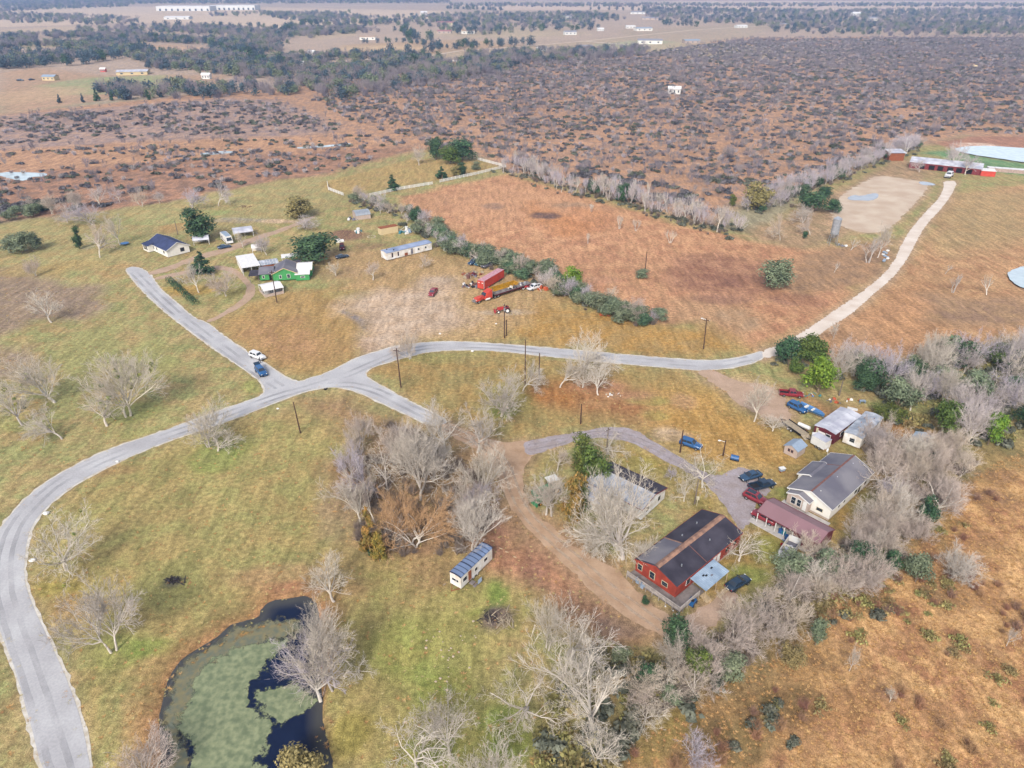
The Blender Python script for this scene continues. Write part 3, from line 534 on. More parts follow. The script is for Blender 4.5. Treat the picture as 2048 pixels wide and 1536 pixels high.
# ------------------------------------------------------------------ plants: generators
def unit(v):
    n = math.sqrt(v[0]**2+v[1]**2+v[2]**2) or 1; return (v[0]/n, v[1]/n, v[2]/n)
def ring(mb, p, d, r, k, off):
    a = (0, 0, 1) if abs(d[2]) < .9 else (1, 0, 0)
    u = unit((d[1]*a[2]-d[2]*a[1], d[2]*a[0]-d[0]*a[2], d[0]*a[1]-d[1]*a[0])); w = (d[1]*u[2]-d[2]*u[1], d[2]*u[0]-d[0]*u[2], d[0]*u[1]-d[1]*u[0])
    for j in range(k):
        t = 2*math.pi*j/k+off; c, s = math.cos(t)*r, math.sin(t)*r
        mb.v.append((p[0]+u[0]*c+w[0]*s, p[1]+u[1]*c+w[1]*s, p[2]+u[2]*c+w[2]*s))
def limb(mb, pts, rs, k):
    n0 = len(mb.v); m = len(pts)
    for i in range(m):
        a, b = pts[max(i-1, 0)], pts[min(i+1, m-1)]
        if i == m-1 and rs[i] == 0: mb.v.append(pts[i]); break
        ring(mb, pts[i], unit((b[0]-a[0], b[1]-a[1], b[2]-a[2])), rs[i], k, 0)
    for i in range(m-1):
        if i == m-2 and rs[-1] == 0:
            t = n0+(m-1)*k
            for j in range(k): mb.f.append((n0+i*k+j, n0+i*k+(j+1) % k, t))
        else:
            for j in range(k): mb.f.append((n0+i*k+j, n0+i*k+(j+1) % k, n0+(i+1)*k+(j+1) % k, n0+(i+1)*k+j))
def gen_bare(seed, stems=1, trunk=2.4, r0=.2, ang=(22, 52), cnt=(8, 7, 6, 6), ln=(.95, .62, .55, .5), up=.10, crook=.16, lean=(0, 0), L1=4.2, tw=.0160):
    """a leafless tree about 10 m tall: stem and limbs in one mesh, branchlets and twigs in the other"""
    R = random.Random(seed); T, Cr = MB(), MB(); tips = []
    K = (7, 5, 3, 3, 3); SEG = (4, 4, 3, 2, 1)
    def rot(d, a, R=R):
        q = unit((R.gauss(0, 1), R.gauss(0, 1), R.gauss(0, 1))); dt = q[0]*d[0]+q[1]*d[1]+q[2]*d[2]
        q = unit((q[0]-d[0]*dt, q[1]-d[1]*dt, q[2]-d[2]*dt)); c, s = math.cos(a), math.sin(a)
        return unit((d[0]*c+q[0]*s, d[1]*c+q[1]*s, d[2]*c+q[2]*s))
    def br(p, d, L, r, lev):
        n = SEG[lev]; pts = [p]; ds = [d]; q = p; e = d
        for i in range(n):
            j = crook*(1 if lev < 3 else .6)
            e = unit((e[0]+R.gauss(0, j), e[1]+R.gauss(0, j), e[2]+R.gauss(0, j)+up*(1 if lev else .3)))
            q = (q[0]+e[0]*L/n, q[1]+e[1]*L/n, max(.15, q[2]+e[2]*L/n)); pts.append(q); ds.append(e)
        end = .55 if lev == 0 else (.35 if lev < 3 else 0)
        rs = [r*(1-(1-end)*i/n) for i in range(n+1)]
        limb(T if lev < 2 else Cr, pts, rs, K[lev])
        if lev == 4: return
        c = cnt[lev] if lev < len(cnt) else 4
        for j in range(c):
            f = (.62+.38*(j+1)/c) if lev == 0 else .22+.78*(j+R.random()*.8)/c
            f = min(1, f); x = f*n; i = min(n-1, int(x)); t = x-i; a, b = pts[i], pts[i+1]
            s = tuple(a[m]+(b[m]-a[m])*t for m in range(3))
            th = math.radians(R.uniform(*ang))*(1.0 if f < .97 or lev == 0 else .5)
            l2 = {0: L1*R.uniform(.75, 1.15), 1: L*ln[1]*R.uniform(.7, 1.15), 2: L*ln[2]*R.uniform(.7, 1.2), 3: L*ln[3]*R.uniform(.8, 1.4)}[lev]*(1.15-.45*f if lev else 1)
            r2 = max(tw, rs[i]*(.62 if lev == 0 else .5)) if lev < 3 else tw
            br(s, rot(ds[i+1], th), l2, r2, lev+1)
    for s in range(stems):
        a = R.random()*6.28; q = .0 if stems == 1 else .28
        br((q*math.cos(a+s*6.28/stems), q*math.sin(a+s*6.28/stems), -.15), unit((lean[0]+q*.8*math.cos(a+s*6.28/stems), lean[1]+q*.8*math.sin(a+s*6.28/stems), 1)), trunk*R.uniform(.85, 1.15), r0*(1 if stems == 1 else .78), 0)
    zs = sorted(v[2] for v in Cr.v); k = 10/zs[int(len(zs)*.985)]; rr = sorted(math.hypot(v[0], v[1]) for v in Cr.v); rad = rr[int(len(rr)*.96)]*k
    for mb in (T, Cr): mb.v = [(v[0]*k, v[1]*k, v[2]*k) for v in mb.v]
    tips = [Cr.v[R.randrange(len(Cr.v))] for _ in range(14)]
    return T, Cr, rad, tips
def leafquad(mb, p, n, s, R):
    n = unit(n); a = (R.gauss(0, 1), R.gauss(0, 1), R.gauss(0, 1)); u = unit((n[1]*a[2]-n[2]*a[1], n[2]*a[0]-n[0]*a[2], n[0]*a[1]-n[1]*a[0]))
    w = (n[1]*u[2]-n[2]*u[1], n[2]*u[0]-n[0]*u[2], n[0]*u[1]-n[1]*u[0]); i = len(mb.v); f = s*R.uniform(.5, .9); g = s*R.uniform(.3, .55)
    mb.v += [(p[0]-u[0]*f, p[1]-u[1]*f, p[2]-u[2]*f), (p[0]+w[0]*g, p[1]+w[1]*g, p[2]+w[2]*g), (p[0]+u[0]*f+n[0]*s*.2, p[1]+u[1]*f+n[1]*s*.2, p[2]+u[2]*f+n[2]*s*.2), (p[0]-w[0]*g, p[1]-w[1]*g, p[2]-w[2]*g)]
    mb.f += [(i, i+1, i+2), (i, i+2, i+3)]
def gen_leafy(seed, h=10, rad=5, nl=12, n=2800, s=.5, base=.18, shape='round', gap=.25):
    """evergreen crown: leaf clumps through several uneven lobes; plus a short stem"""
    R = random.Random(seed); Cr, T = MB(), MB(); lob = []
    for i in range(nl):
        a = R.random()*6.28; z = R.random()
        if shape == 'cone':
            z = i/nl; q = rad*(1-z)*R.uniform(.45, .62)+.1; lr = rad*(1-z*.8)*R.uniform(.42, .6); zz = h*(base+z*(.94-base))
        else:
            q = rad*math.sqrt(R.random())*.66*math.sqrt(max(.05, 1-(z-.35)**2*1.6)); lr = rad*R.uniform(.42, .6); zz = h*(base+.12+z*(.80-base))
        lob.append((q*math.cos(a), q*math.sin(a), zz, lr, lr*R.uniform(.7, 1.0)))
    tot = sum(l[3]**2 for l in lob)
    for (x, y, z, r, rz) in lob:
        for _ in range(int(n*r*r/tot)):
            d = unit((R.gauss(0, 1), R.gauss(0, 1), R.gauss(.25, 1))); q = R.uniform(.55, 1.08) if R.random() > gap else R.uniform(.2, .7)
            p = (x+d[0]*r*q, y+d[1]*r*q, z+d[2]*rz*q)
            if p[2] < .15: continue
            leafquad(Cr, p, (d[0]+R.gauss(0, .5), d[1]+R.gauss(0, .5), d[2]+R.gauss(.3, .5)), s*R.uniform(.6, 1.35), R)
        if shape != 'cone': limb(T, [(0, 0, h*.12), (x*.5, y*.5, (h*.12+z)*.55), (x*.9, y*.9, z)], [.14, .09, .04], 4)
    limb(T, [(0, 0, -.15), (R.gauss(0, .1), R.gauss(0, .1), h*.2), (0, 0, h*.55)], [.26, .2, .08], 6)
    return T, Cr
def gen_shrub(seed, n=150, s=.30, twigs=26):
    """low dense bush, radius about 1, height about 0.9, with bare sprigs standing out of it"""
    R = random.Random(seed); mb = MB(); lob = [(R.gauss(0, .36), R.gauss(0, .36), R.uniform(.2, .45), R.uniform(.38, .62)) for _ in range(6)]
    for i in range(n):
        x, y, z, r = lob[i % 6]; d = unit((R.gauss(0, 1), R.gauss(0, 1), abs(R.gauss(.2, .9)))); q = R.uniform(.5, 1.05)
        leafquad(mb, (x+d[0]*r*q, y+d[1]*r*q, max(.03, z*.6+d[2]*r*.85*q)), (d[0]+R.gauss(0, .5), d[1]+R.gauss(0, .5), d[2]+R.gauss(.2, .5)), s*R.uniform(.6, 1.3), R)
    for _ in range(twigs):
        a = R.random()*6.28; l = R.uniform(.6, 1.15); t = R.uniform(.1, .9)
        limb(mb, [(math.cos(a)*.2, math.sin(a)*.2, .1), (math.cos(a)*l*t, math.sin(a)*l*t, l)], [.018, 0], 3)
    return mb
def gen_twiggy(seed, n=60, sub=5, spread=.75, tw=.014):
    """a tangle of bare stems from the ground, radius about 1, height about 1.3"""
    R = random.Random(seed); mb = MB()
    for _ in range(n):
        a = R.random()*6.28; q = R.random()*.35; t = R.uniform(0, spread); l = R.uniform(.7, 1.35)
        p0 = (math.cos(a)*q, math.sin(a)*q, -.02); b = a+R.gauss(0, .5)
        p1 = (p0[0]+math.cos(b)*t*l*.5+R.gauss(0, .05), p0[1]+math.sin(b)*t*l*.5, l*.5*math.sqrt(max(.1, 1-t*t*.8)))
        p2 = (p1[0]+math.cos(b)*t*l*.5+R.gauss(0, .12), p1[1]+math.sin(b)*t*l*.5+R.gauss(0, .12), p1[2]+l*.42*math.sqrt(max(.1, 1-t*t)))
        limb(mb, [p0, p1, p2], [tw*1.6, tw, 0], 3)
        for _ in range(sub):
            f = R.random(); s = tuple(p1[m]+(p2[m]-p1[m])*f for m in range(3)) if R.random() < .6 else tuple(p0[m]+(p1[m]-p0[m])*(.4+.6*f) for m in range(3))
            limb(mb, [s, (s[0]+R.gauss(0, .2), s[1]+R.gauss(0, .2), s[2]+abs(R.gauss(.16, .12)))], [tw*.8, 0], 3)
    return mb

def bark(name, cs, rnd=.12):
    """each tree takes its own bark tone between the given ones"""
    m = bpy.data.materials.new(name); m.use_nodes = True; N, L = m.node_tree.nodes, m.node_tree.links
    b = N['Principled BSDF']; b.inputs['Roughness'].default_value = .9; b.inputs['Specular IOR Level'].default_value = .15
    oi = N.new('ShaderNodeObjectInfo'); rp = N.new('ShaderNodeValToRGB'); rp.color_ramp.interpolation = 'LINEAR'
    e = rp.color_ramp.elements
    for i in range(len(cs)-2): e.new(.5)
    for i, c in enumerate(cs): e[i].position = i/(len(cs)-1); e[i].color = (*(col(c)), 1)
    L.new(oi.outputs['Random'], rp.inputs[0])
    tc = N.new('ShaderNodeTexCoord'); n = N.new('ShaderNodeTexNoise'); n.inputs['Scale'].default_value = 2.2; n.inputs['Detail'].default_value = 3; L.new(tc.outputs['Object'], n.inputs['Vector'])
    r = N.new('ShaderNodeMapRange'); r.inputs['From Min'].default_value = .3; r.inputs['From Max'].default_value = .7; r.inputs['To Min'].default_value = 1-rnd*1.8; r.inputs['To Max'].default_value = 1+rnd
    L.new(n.outputs['Fac'], r.inputs['Value']); v = N.new('ShaderNodeVectorMath'); v.operation = 'SCALE'; L.new(rp.outputs[0], v.inputs[0]); L.new(r.outputs[0], v.inputs['Scale']); L.new(v.outputs[0], b.inputs['Base Color'])
    return m
def leaf(name, c1, c2, scale=.5, hue=.02, val=.15, tips=None):
    m = mat(name, c1, .75, .3, scale, c2, spec=.25, detail=3, rnd=val, hue=hue)
    return m
M['bark'] = bark('pale_bark', ['efe6da', 'dfd4c8', 'e8ddcc', 'd0c5be', 'f3eade'])
M['twig'] = bark('pale_twigs', ['e0d5c6', 'd6cabc', 'dacebc', 'cdc2b9', 'e3d8ca'])
M['twig_pink'] = bark('pinkish_twigs', ['dccabd', 'd2c1b6', 'e1d0bc', 'c9bab2'])
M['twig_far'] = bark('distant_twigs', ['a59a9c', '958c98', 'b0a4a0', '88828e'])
M['twig_brown'] = bark('brown_brush_twigs', ['bf9070', 'a87a6a', 'c49c74', '9c7a70'])
M['twig_under'] = bark('shaded_brush_twigs', ['9a8a80', '87786f', 'a39487'])  # darker twig tone paints in the shade beneath the trees
M['distant_leaf'] = leaf('distant_tree_leaves', '5a6e78', '364852', .5)  # blue of the far haze is painted into this leaf colour
M['twig_rust'] = bark('rusty_twigs', ['cfa67c', 'c8a078', 'd8b48c'])
M['twig_grey'] = bark('greyish_twigs', ['d6cbd0', 'cac0ca', 'dfd3ce', 'c6bab8'])
M['stem'] = bark('brown_stems', ['9a8674', '8a7868'])
M['oak_leaf'] = leaf('evergreen_oak_leaves', '6f8a64', '3d5542', .6)
M['blue_leaf'] = leaf('blue_green_leaves', '8e9878', '5c6850', .6)
M['dark_leaf'] = leaf('dark_holly_leaves', '50704a', '2b4230', .6)
M['bright_leaf'] = leaf('yellow_green_leaves', '8fa83a', '5c7c2a', .8, .015, .08)
M['juniper_leaf'] = leaf('juniper_foliage', '75863e', '42542a', .9, .025, .12)
M['rust_leaf'] = leaf('rusty_cedar_foliage', 'ab8744', '6e6c34', .8, .02, .1)
M['shrub_leaf'] = leaf('dull_purple_brush_leaves', '7a7678', '4e4c54', 1.3, .04, .2)
M['shrub_green'] = leaf('dull_green_brush_leaves', '7a7c6c', '4b4f42', 1.3, .03, .2)
M['olive_leaf'] = leaf('olive_grass_and_brush', 'ad9f66', '7f774c', 1.1, .03, .15)
M['mistletoe'] = leaf('mistletoe_leaves', '98a04c', '68723a', 2)

# bare tree models, all 10 m tall: (trunk mesh, crown mesh, crown radius)
SPEC = [dict(seed=11), dict(seed=12, stems=2, trunk=2.0), dict(seed=23, stems=3, trunk=1.4, r0=.17, ang=(24, 50), cnt=(5, 7, 6, 6)), dict(seed=34, trunk=2.6, ang=(24, 50), up=.10),
        dict(seed=45, trunk=1.6, ang=(30, 62), up=.05, crook=.2, L1=4.6), dict(seed=56, trunk=2.6, cnt=(9, 7, 6, 6)), dict(seed=67, stems=2, trunk=2.3, ang=(22, 48), up=.10, L1=4.6), dict(seed=78, trunk=1.2, stems=4, r0=.15, ang=(26, 52), cnt=(4, 7, 6, 6)),
        dict(seed=89, trunk=1.8, crook=.3, ang=(30, 66), up=.03, cnt=(7, 6, 6, 6)), dict(seed=90, trunk=2.2, cnt=(9, 8, 7, 6), ang=(24, 56), L1=4.4)]
SLIM = [dict(seed=101, trunk=4.5, ang=(14, 30), L1=2.6, up=.2, cnt=(9, 4, 4, 3)), dict(seed=102, trunk=3.4, ang=(16, 34), L1=3, up=.22, cnt=(8, 4, 4, 3)), dict(seed=103, stems=2, trunk=3, ang=(12, 28), L1=2.6, up=.2, cnt=(6, 4, 4, 3)), dict(seed=104, stems=3, trunk=2.4, ang=(14, 34), L1=2.6, up=.16, cnt=(5, 4, 4, 3), tw=.02)]
BARE, SLIMS = [], []
for src, dst in ((SPEC, BARE), (SLIM, SLIMS)):
    for s in src:
        T_, C_, rad, tips = gen_bare(**s); dst.append((T_.mesh('trunk', M['bark']), C_.mesh('crown', M['twig']), rad, tips, {}))
def crown_in(v, key):
    """the same crown mesh with another twig material"""
    if key == 'twig': return v[1]
    if key not in v[4]:
        me = v[1].copy(); me.materials[0] = M[key]; v[4][key] = me
    return v[4][key]
def leafy_set(seeds, **k):
    out = []
    for s in seeds:
        T_, C_ = gen_leafy(s, **k); rr = sorted(math.hypot(v[0], v[1]) for v in C_.v); zz = sorted(v[2] for v in C_.v); q = 10/zz[int(len(zz)*.985)]
        for mb in (T_, C_): mb.v = [(v[0], v[1], v[2]*q) for v in mb.v]
        out.append((T_.mesh('trunk', M['stem']), C_.mesh('crown', M['oak_leaf']), {}, rr[int(len(rr)*.95)]))
    return out
OAK = leafy_set([201, 202, 203, 204], h=10, rad=5.2)
CONE = leafy_set([211, 212, 213], h=10, rad=3.1, shape='cone', nl=16, n=2200, s=.42, base=.06)
OVAL = leafy_set([221, 222], h=10, rad=3.4, nl=16, n=2600, s=.42, base=.04)
MINI = leafy_set([231, 232, 233], h=10, rad=6.5, nl=9, n=330, s=1.05, base=.04)
def leaf_in(v, key):
    if key not in v[2]:
        me = v[1].copy(); me.materials[0] = M[key]; v[2][key] = me
    return v[2][key]
SHR = [gen_shrub(300+i).mesh('shrub', M['shrub_leaf']) for i in range(5)]
SHRG = [gen_shrub(310+i, n=170).mesh('shrub', M['shrub_green']) for i in range(3)]
SHRO = [gen_shrub(320+i, n=150, s=.22, twigs=40).mesh('shrub', M['olive_leaf']) for i in range(3)]
TWG = [gen_twiggy(330+i).mesh('thicket', M['twig_pink']) for i in range(3)]
TWGG = [gen_twiggy(340+i).mesh('thicket', M['twig_grey']) for i in range(3)]
TRND = random.Random(5)
def put_tree(x, y, h, w, label, v=None, key='twig', slim=False, group=None, name='bare_tree', rz=None, tilt=(0, 0), mist=0, at=None):
    """x, y: where the stem meets the ground (photograph pixel); h, w: height and crown width in metres"""
    S = SLIMS if slim else BARE; v = S[TRND.randrange(len(S)) if v is None else v]; p = at if at is not None else G(x, y)
    t = thing(name, label, 'tree', p, TRND.random()*6.28 if rz is None else rz, group)
    t.scale = (w/2/v[2], w/2/v[2], h/10); t.rotation_euler = (tilt[0], tilt[1], t.rotation_euler[2])
    a = link('trunk', v[0], t); b = link('crown', crown_in(v, key), t)
    if mist:
        R = random.Random(int(x+y))
        for i in range(mist):
            mb = MB(); c = v[3][i % len(v[3])]
            for _ in range(26):
                d = unit((R.gauss(0, 1), R.gauss(0, 1), R.gauss(0, 1))); leafquad(mb, (c[0]*.8+d[0]*.34, c[1]*.8+d[1]*.34, c[2]*.93+d[2]*.34), d, .26, R)
            part('mistletoe', mb, M['mistletoe'], t)
    return t
def put_leafy(x, y, h, w, label, S=None, key='oak_leaf', v=None, group=None, name='evergreen_tree', cat='tree', at=None):
    S = S or OAK; v = S[TRND.randrange(len(S)) if v is None else v]; p = at if at is not None else G(x, y)
    base = v[3]
    t = thing(name, label, cat, p, TRND.random()*6.28, group); t.scale = (w/2/base, w/2/base, h/10)
    link('trunk', v[0], t); link('crown', leaf_in(v, key), t); return t
def scatter(name, meshes, pts, label, cat):
    """one uncountable mass: many plants instanced on a point mesh. pts: (x, y, z, size, turn, model)"""
    pts = np.array(pts); me = bpy.data.meshes.new(name); me.from_pydata([tuple(p[:3]) for p in pts], [], [])
    for nm, c, ty in (('size', 3, 'FLOAT'), ('turn', 4, 'FLOAT'), ('model', 5, 'INT')):
        a = me.attributes.new(nm, ty, 'POINT'); a.data.foreach_set('value', pts[:, c].astype(np.int32 if ty == 'INT' else np.float32))
    o = link(name, me); tag(o, label, cat, None, 'stuff')
    g = bpy.data.node_groups.new(name, 'GeometryNodeTree'); g.interface.new_socket('Geometry', in_out='INPUT', socket_type='NodeSocketGeometry'); g.interface.new_socket('Geometry', in_out='OUTPUT', socket_type='NodeSocketGeometry')
    gi, go = g.nodes.new('NodeGroupInput'), g.nodes.new('NodeGroupOutput'); jn = g.nodes.new('GeometryNodeJoinGeometry')
    def at(nm, ty):
        n = g.nodes.new('GeometryNodeInputNamedAttribute'); n.data_type = ty; n.inputs['Name'].default_value = nm; return n
    cx = g.nodes.new('ShaderNodeCombineXYZ'); g.links.new(at('turn', 'FLOAT').outputs[0], cx.inputs[2]); sz = at('size', 'FLOAT'); md = at('model', 'INT')
    for i, m_ in enumerate(meshes):
        src = bpy.data.objects.new('model_'+m_.name, m_); oi = g.nodes.new('GeometryNodeObjectInfo'); oi.inputs['Object'].default_value = src; oi.inputs['As Instance'].default_value = True
        cp = g.nodes.new('FunctionNodeCompare'); cp.data_type = 'INT'; cp.operation = 'EQUAL'; g.links.new(md.outputs[0], cp.inputs[2]); cp.inputs[3].default_value = i
        ip = g.nodes.new('GeometryNodeInstanceOnPoints'); g.links.new(gi.outputs[0], ip.inputs['Points']); g.links.new(cp.outputs[0], ip.inputs['Selection']); g.links.new(oi.outputs['Geometry'], ip.inputs['Instance'])
        g.links.new(cx.outputs[0], ip.inputs['Rotation']); g.links.new(sz.outputs[0], ip.inputs['Scale']); g.links.new(ip.outputs[0], jn.inputs[0])
    g.links.new(jn.outputs[0], go.inputs[0]); md2 = o.modifiers.new('plants', 'NODES'); md2.node_group = g
    return o
def fill(polys, spacing, rnd, dens=None, avoid=(), clump=0, cl_scale=30, seed=0):
    """points spread in outlines (photograph pixels) at about the given spacing in metres; dens(x, y) thins them"""
    out = []
    for poly in polys:
        p = W(poly); xs = [q.x for q in p]; ys = [q.y for q in p]
        n = int((max(xs)-min(xs))*(max(ys)-min(ys))/spacing**2)
        X = np.array([rnd.uniform(min(xs), max(xs)) for _ in range(n)]); Y = np.array([rnd.uniform(min(ys), max(ys)) for _ in range(n)])
        k = sdist(X, Y, p) > 0
        for a in avoid: k &= sdist(X, Y, W(a)) < 1.0
        if clump: k &= fbm(X/cl_scale, Y/cl_scale, 77+seed) > clump+.08*(np.array([rnd.random() for _ in range(n)])-.5)
        k &= (np.abs(X) < Y*.80+25)
        out += [(float(a), float(b)) for a, b, c in zip(X, Y, k) if c]
    return out
def along(pts, spacing, wide, rnd):
    """points along a belt (photograph pixels), jittered across it by wide metres"""
    out = []; c = [G(x, y).to_2d() for x, y in pts]
    for a, b in zip(c, c[1:]):
        L_ = (b-a).length; n = max(1, int(L_/spacing+rnd.random())); t = (b-a).normalized(); q = Vector((-t.y, t.x))
        for i in range(n):
            p = a+t*(L_*(i+rnd.random())/n)+q*rnd.gauss(0, wide); out.append((p.x, p.y))
    return out
# ------------------------------------------------------------------ buildings
def pm(name, c, rough=.7, **k):
    M[name] = mat(name, c, rough, **k)
for nm, c, ro, kw in (('red_siding','b04838',.8,{'scale':.9}),('cream_siding','fffaf0',.8,{'var':.04}),('white_paint','f4f2ee',.7,{'var':.06,'scale':.8}),('dirty_white','ffffff',.8,{'var':.1,'scale':.7,'c2':'e4d9ca'}),
    ('black_shingle','4a4652',.9,{'scale':.35,'c2':'35323f','detail':6}),('grey_shingle','87848b',.9,{'scale':.22,'c2':'6d6b78','detail':6}),('tan_ridge','ae8670',.9,{'var':.3,'scale':1.2,'c2':'83665c'}),('brown_trim','8a5f58',.8,{}),
    ('burgundy_metal','9f7a80',.5,{'var':.06,'scale':.3,'metal':.1}),('burgundy_wall','7e3f48',.6,{}),('pale_metal','e2e2ea',.5,{'scale':.4,'c2':'bcbcca','metal':.1}),('worn_tin','d0d4de',.55,{'scale':.6,'c2':'98a0ae','metal':.1,'detail':7}),
    ('maroon','6c2632',.7,{}),('beige_siding','cdb9ac',.8,{'var':.08}),('slate_blue_roof','9fb0c4',.6,{'var':.06}),('blue_panel','8498bc',.5,{'scale':.5,'var':.12}),('navy_seam','2d3450',.6,{}),('rust','a5603e',.9,{}),
    ('porch_tin','b9cde0',.4,{'scale':.7,'c2':'93a8bf','metal':.1,'detail':6}),('dark_roof','474350',.9,{'scale':.4}),('deck_wood','8f8684',.9,{'scale':.8,'c2':'6f6764'}),('rail_wood','c4bab2',.9,{}),('fresh_wood','d8be98',.8,{}),
    ('green_paint','4fa862',.8,{'var':.1}),('blue_roof','3f4a72',.8,{'scale':.5,'c2':'323c60'}),('white_roof','f6f4f4',.6,{'var':.05}),('blue_grey_roof','a3b0cc',.5,{'scale':.3,'c2':'8594b4'}),('tan_paint','e6cfa2',.8,{'var':.05}),
    ('container_red','d9503f',.6,{'var':.12,'scale':.6}),('faded_red_top','dba2ac',.6,{}),('barn_red','8c3a3e',.8,{}),('brown_metal','c3aa9e',.6,{}),('galvanised','c6ccd4',.35,{'metal':.5,'var':.1}),('glass_dark','333c48',.12,{'var':.05,'spec':.6}),('void','1c1a1c',.95,{}),
    ('white_trim','f8f6f2',.7,{'var':.03}),('concrete','cfc9c4',.9,{'var':.12,'scale':1.2}),('yellow_paint','d8a02c',.6,{'var':.2}),('black_rubber','26252a',.9,{}),('chrome','d8dade',.25,{'metal':.7}),('tarp_blue','5b8fc8',.6,{'var':.15}),
    ('pole_wood','5c4238',.9,{'scale':3}),('pole_grey','8a7c70',.9,{'scale':3}),('car_red','98303c',.3,{'var':.03,'spec':.6}),('car_dark','33506e',.22,{'var':.03,'spec':.7}),('car_blue','2b639c',.25,{'var':.03,'spec':.7}),('car_black','253a50',.2,{'var':.03,'spec':.7}),
    ('car_white','f4f4f6',.3,{'var':.02,'spec':.6}),('car_teal','2c6c86',.35,{'var':.15,'spec':.5}),('tractor_green','3c9a68',.5,{}),('tractor_red','c23838',.6,{}),('barrel_blue','3866a4',.5,{}),('straw_wall','e4d8b8',.8,{}),('pink_roof','b87c7c',.8,{}),('tan_roof','c4a890',.8,{}),('grey_roof','a4a4b0',.8,{}),
    ('char','4a4248',.95,{'scale':4,'c2':'2c282c'}),('dead_wood','b8a890',.9,{'scale':3}),('stone','d8c4ac',.9,{}),('skin','b88468',.6,{}),('cloth_dark','232a3a',.9,{}),('teal_plastic','3c8c9a',.5,{}),('orange_paint','d0643c',.6,{}),('khaki_canvas','c4b48c',.9,{})):
    pm(nm, c, ro, **kw)
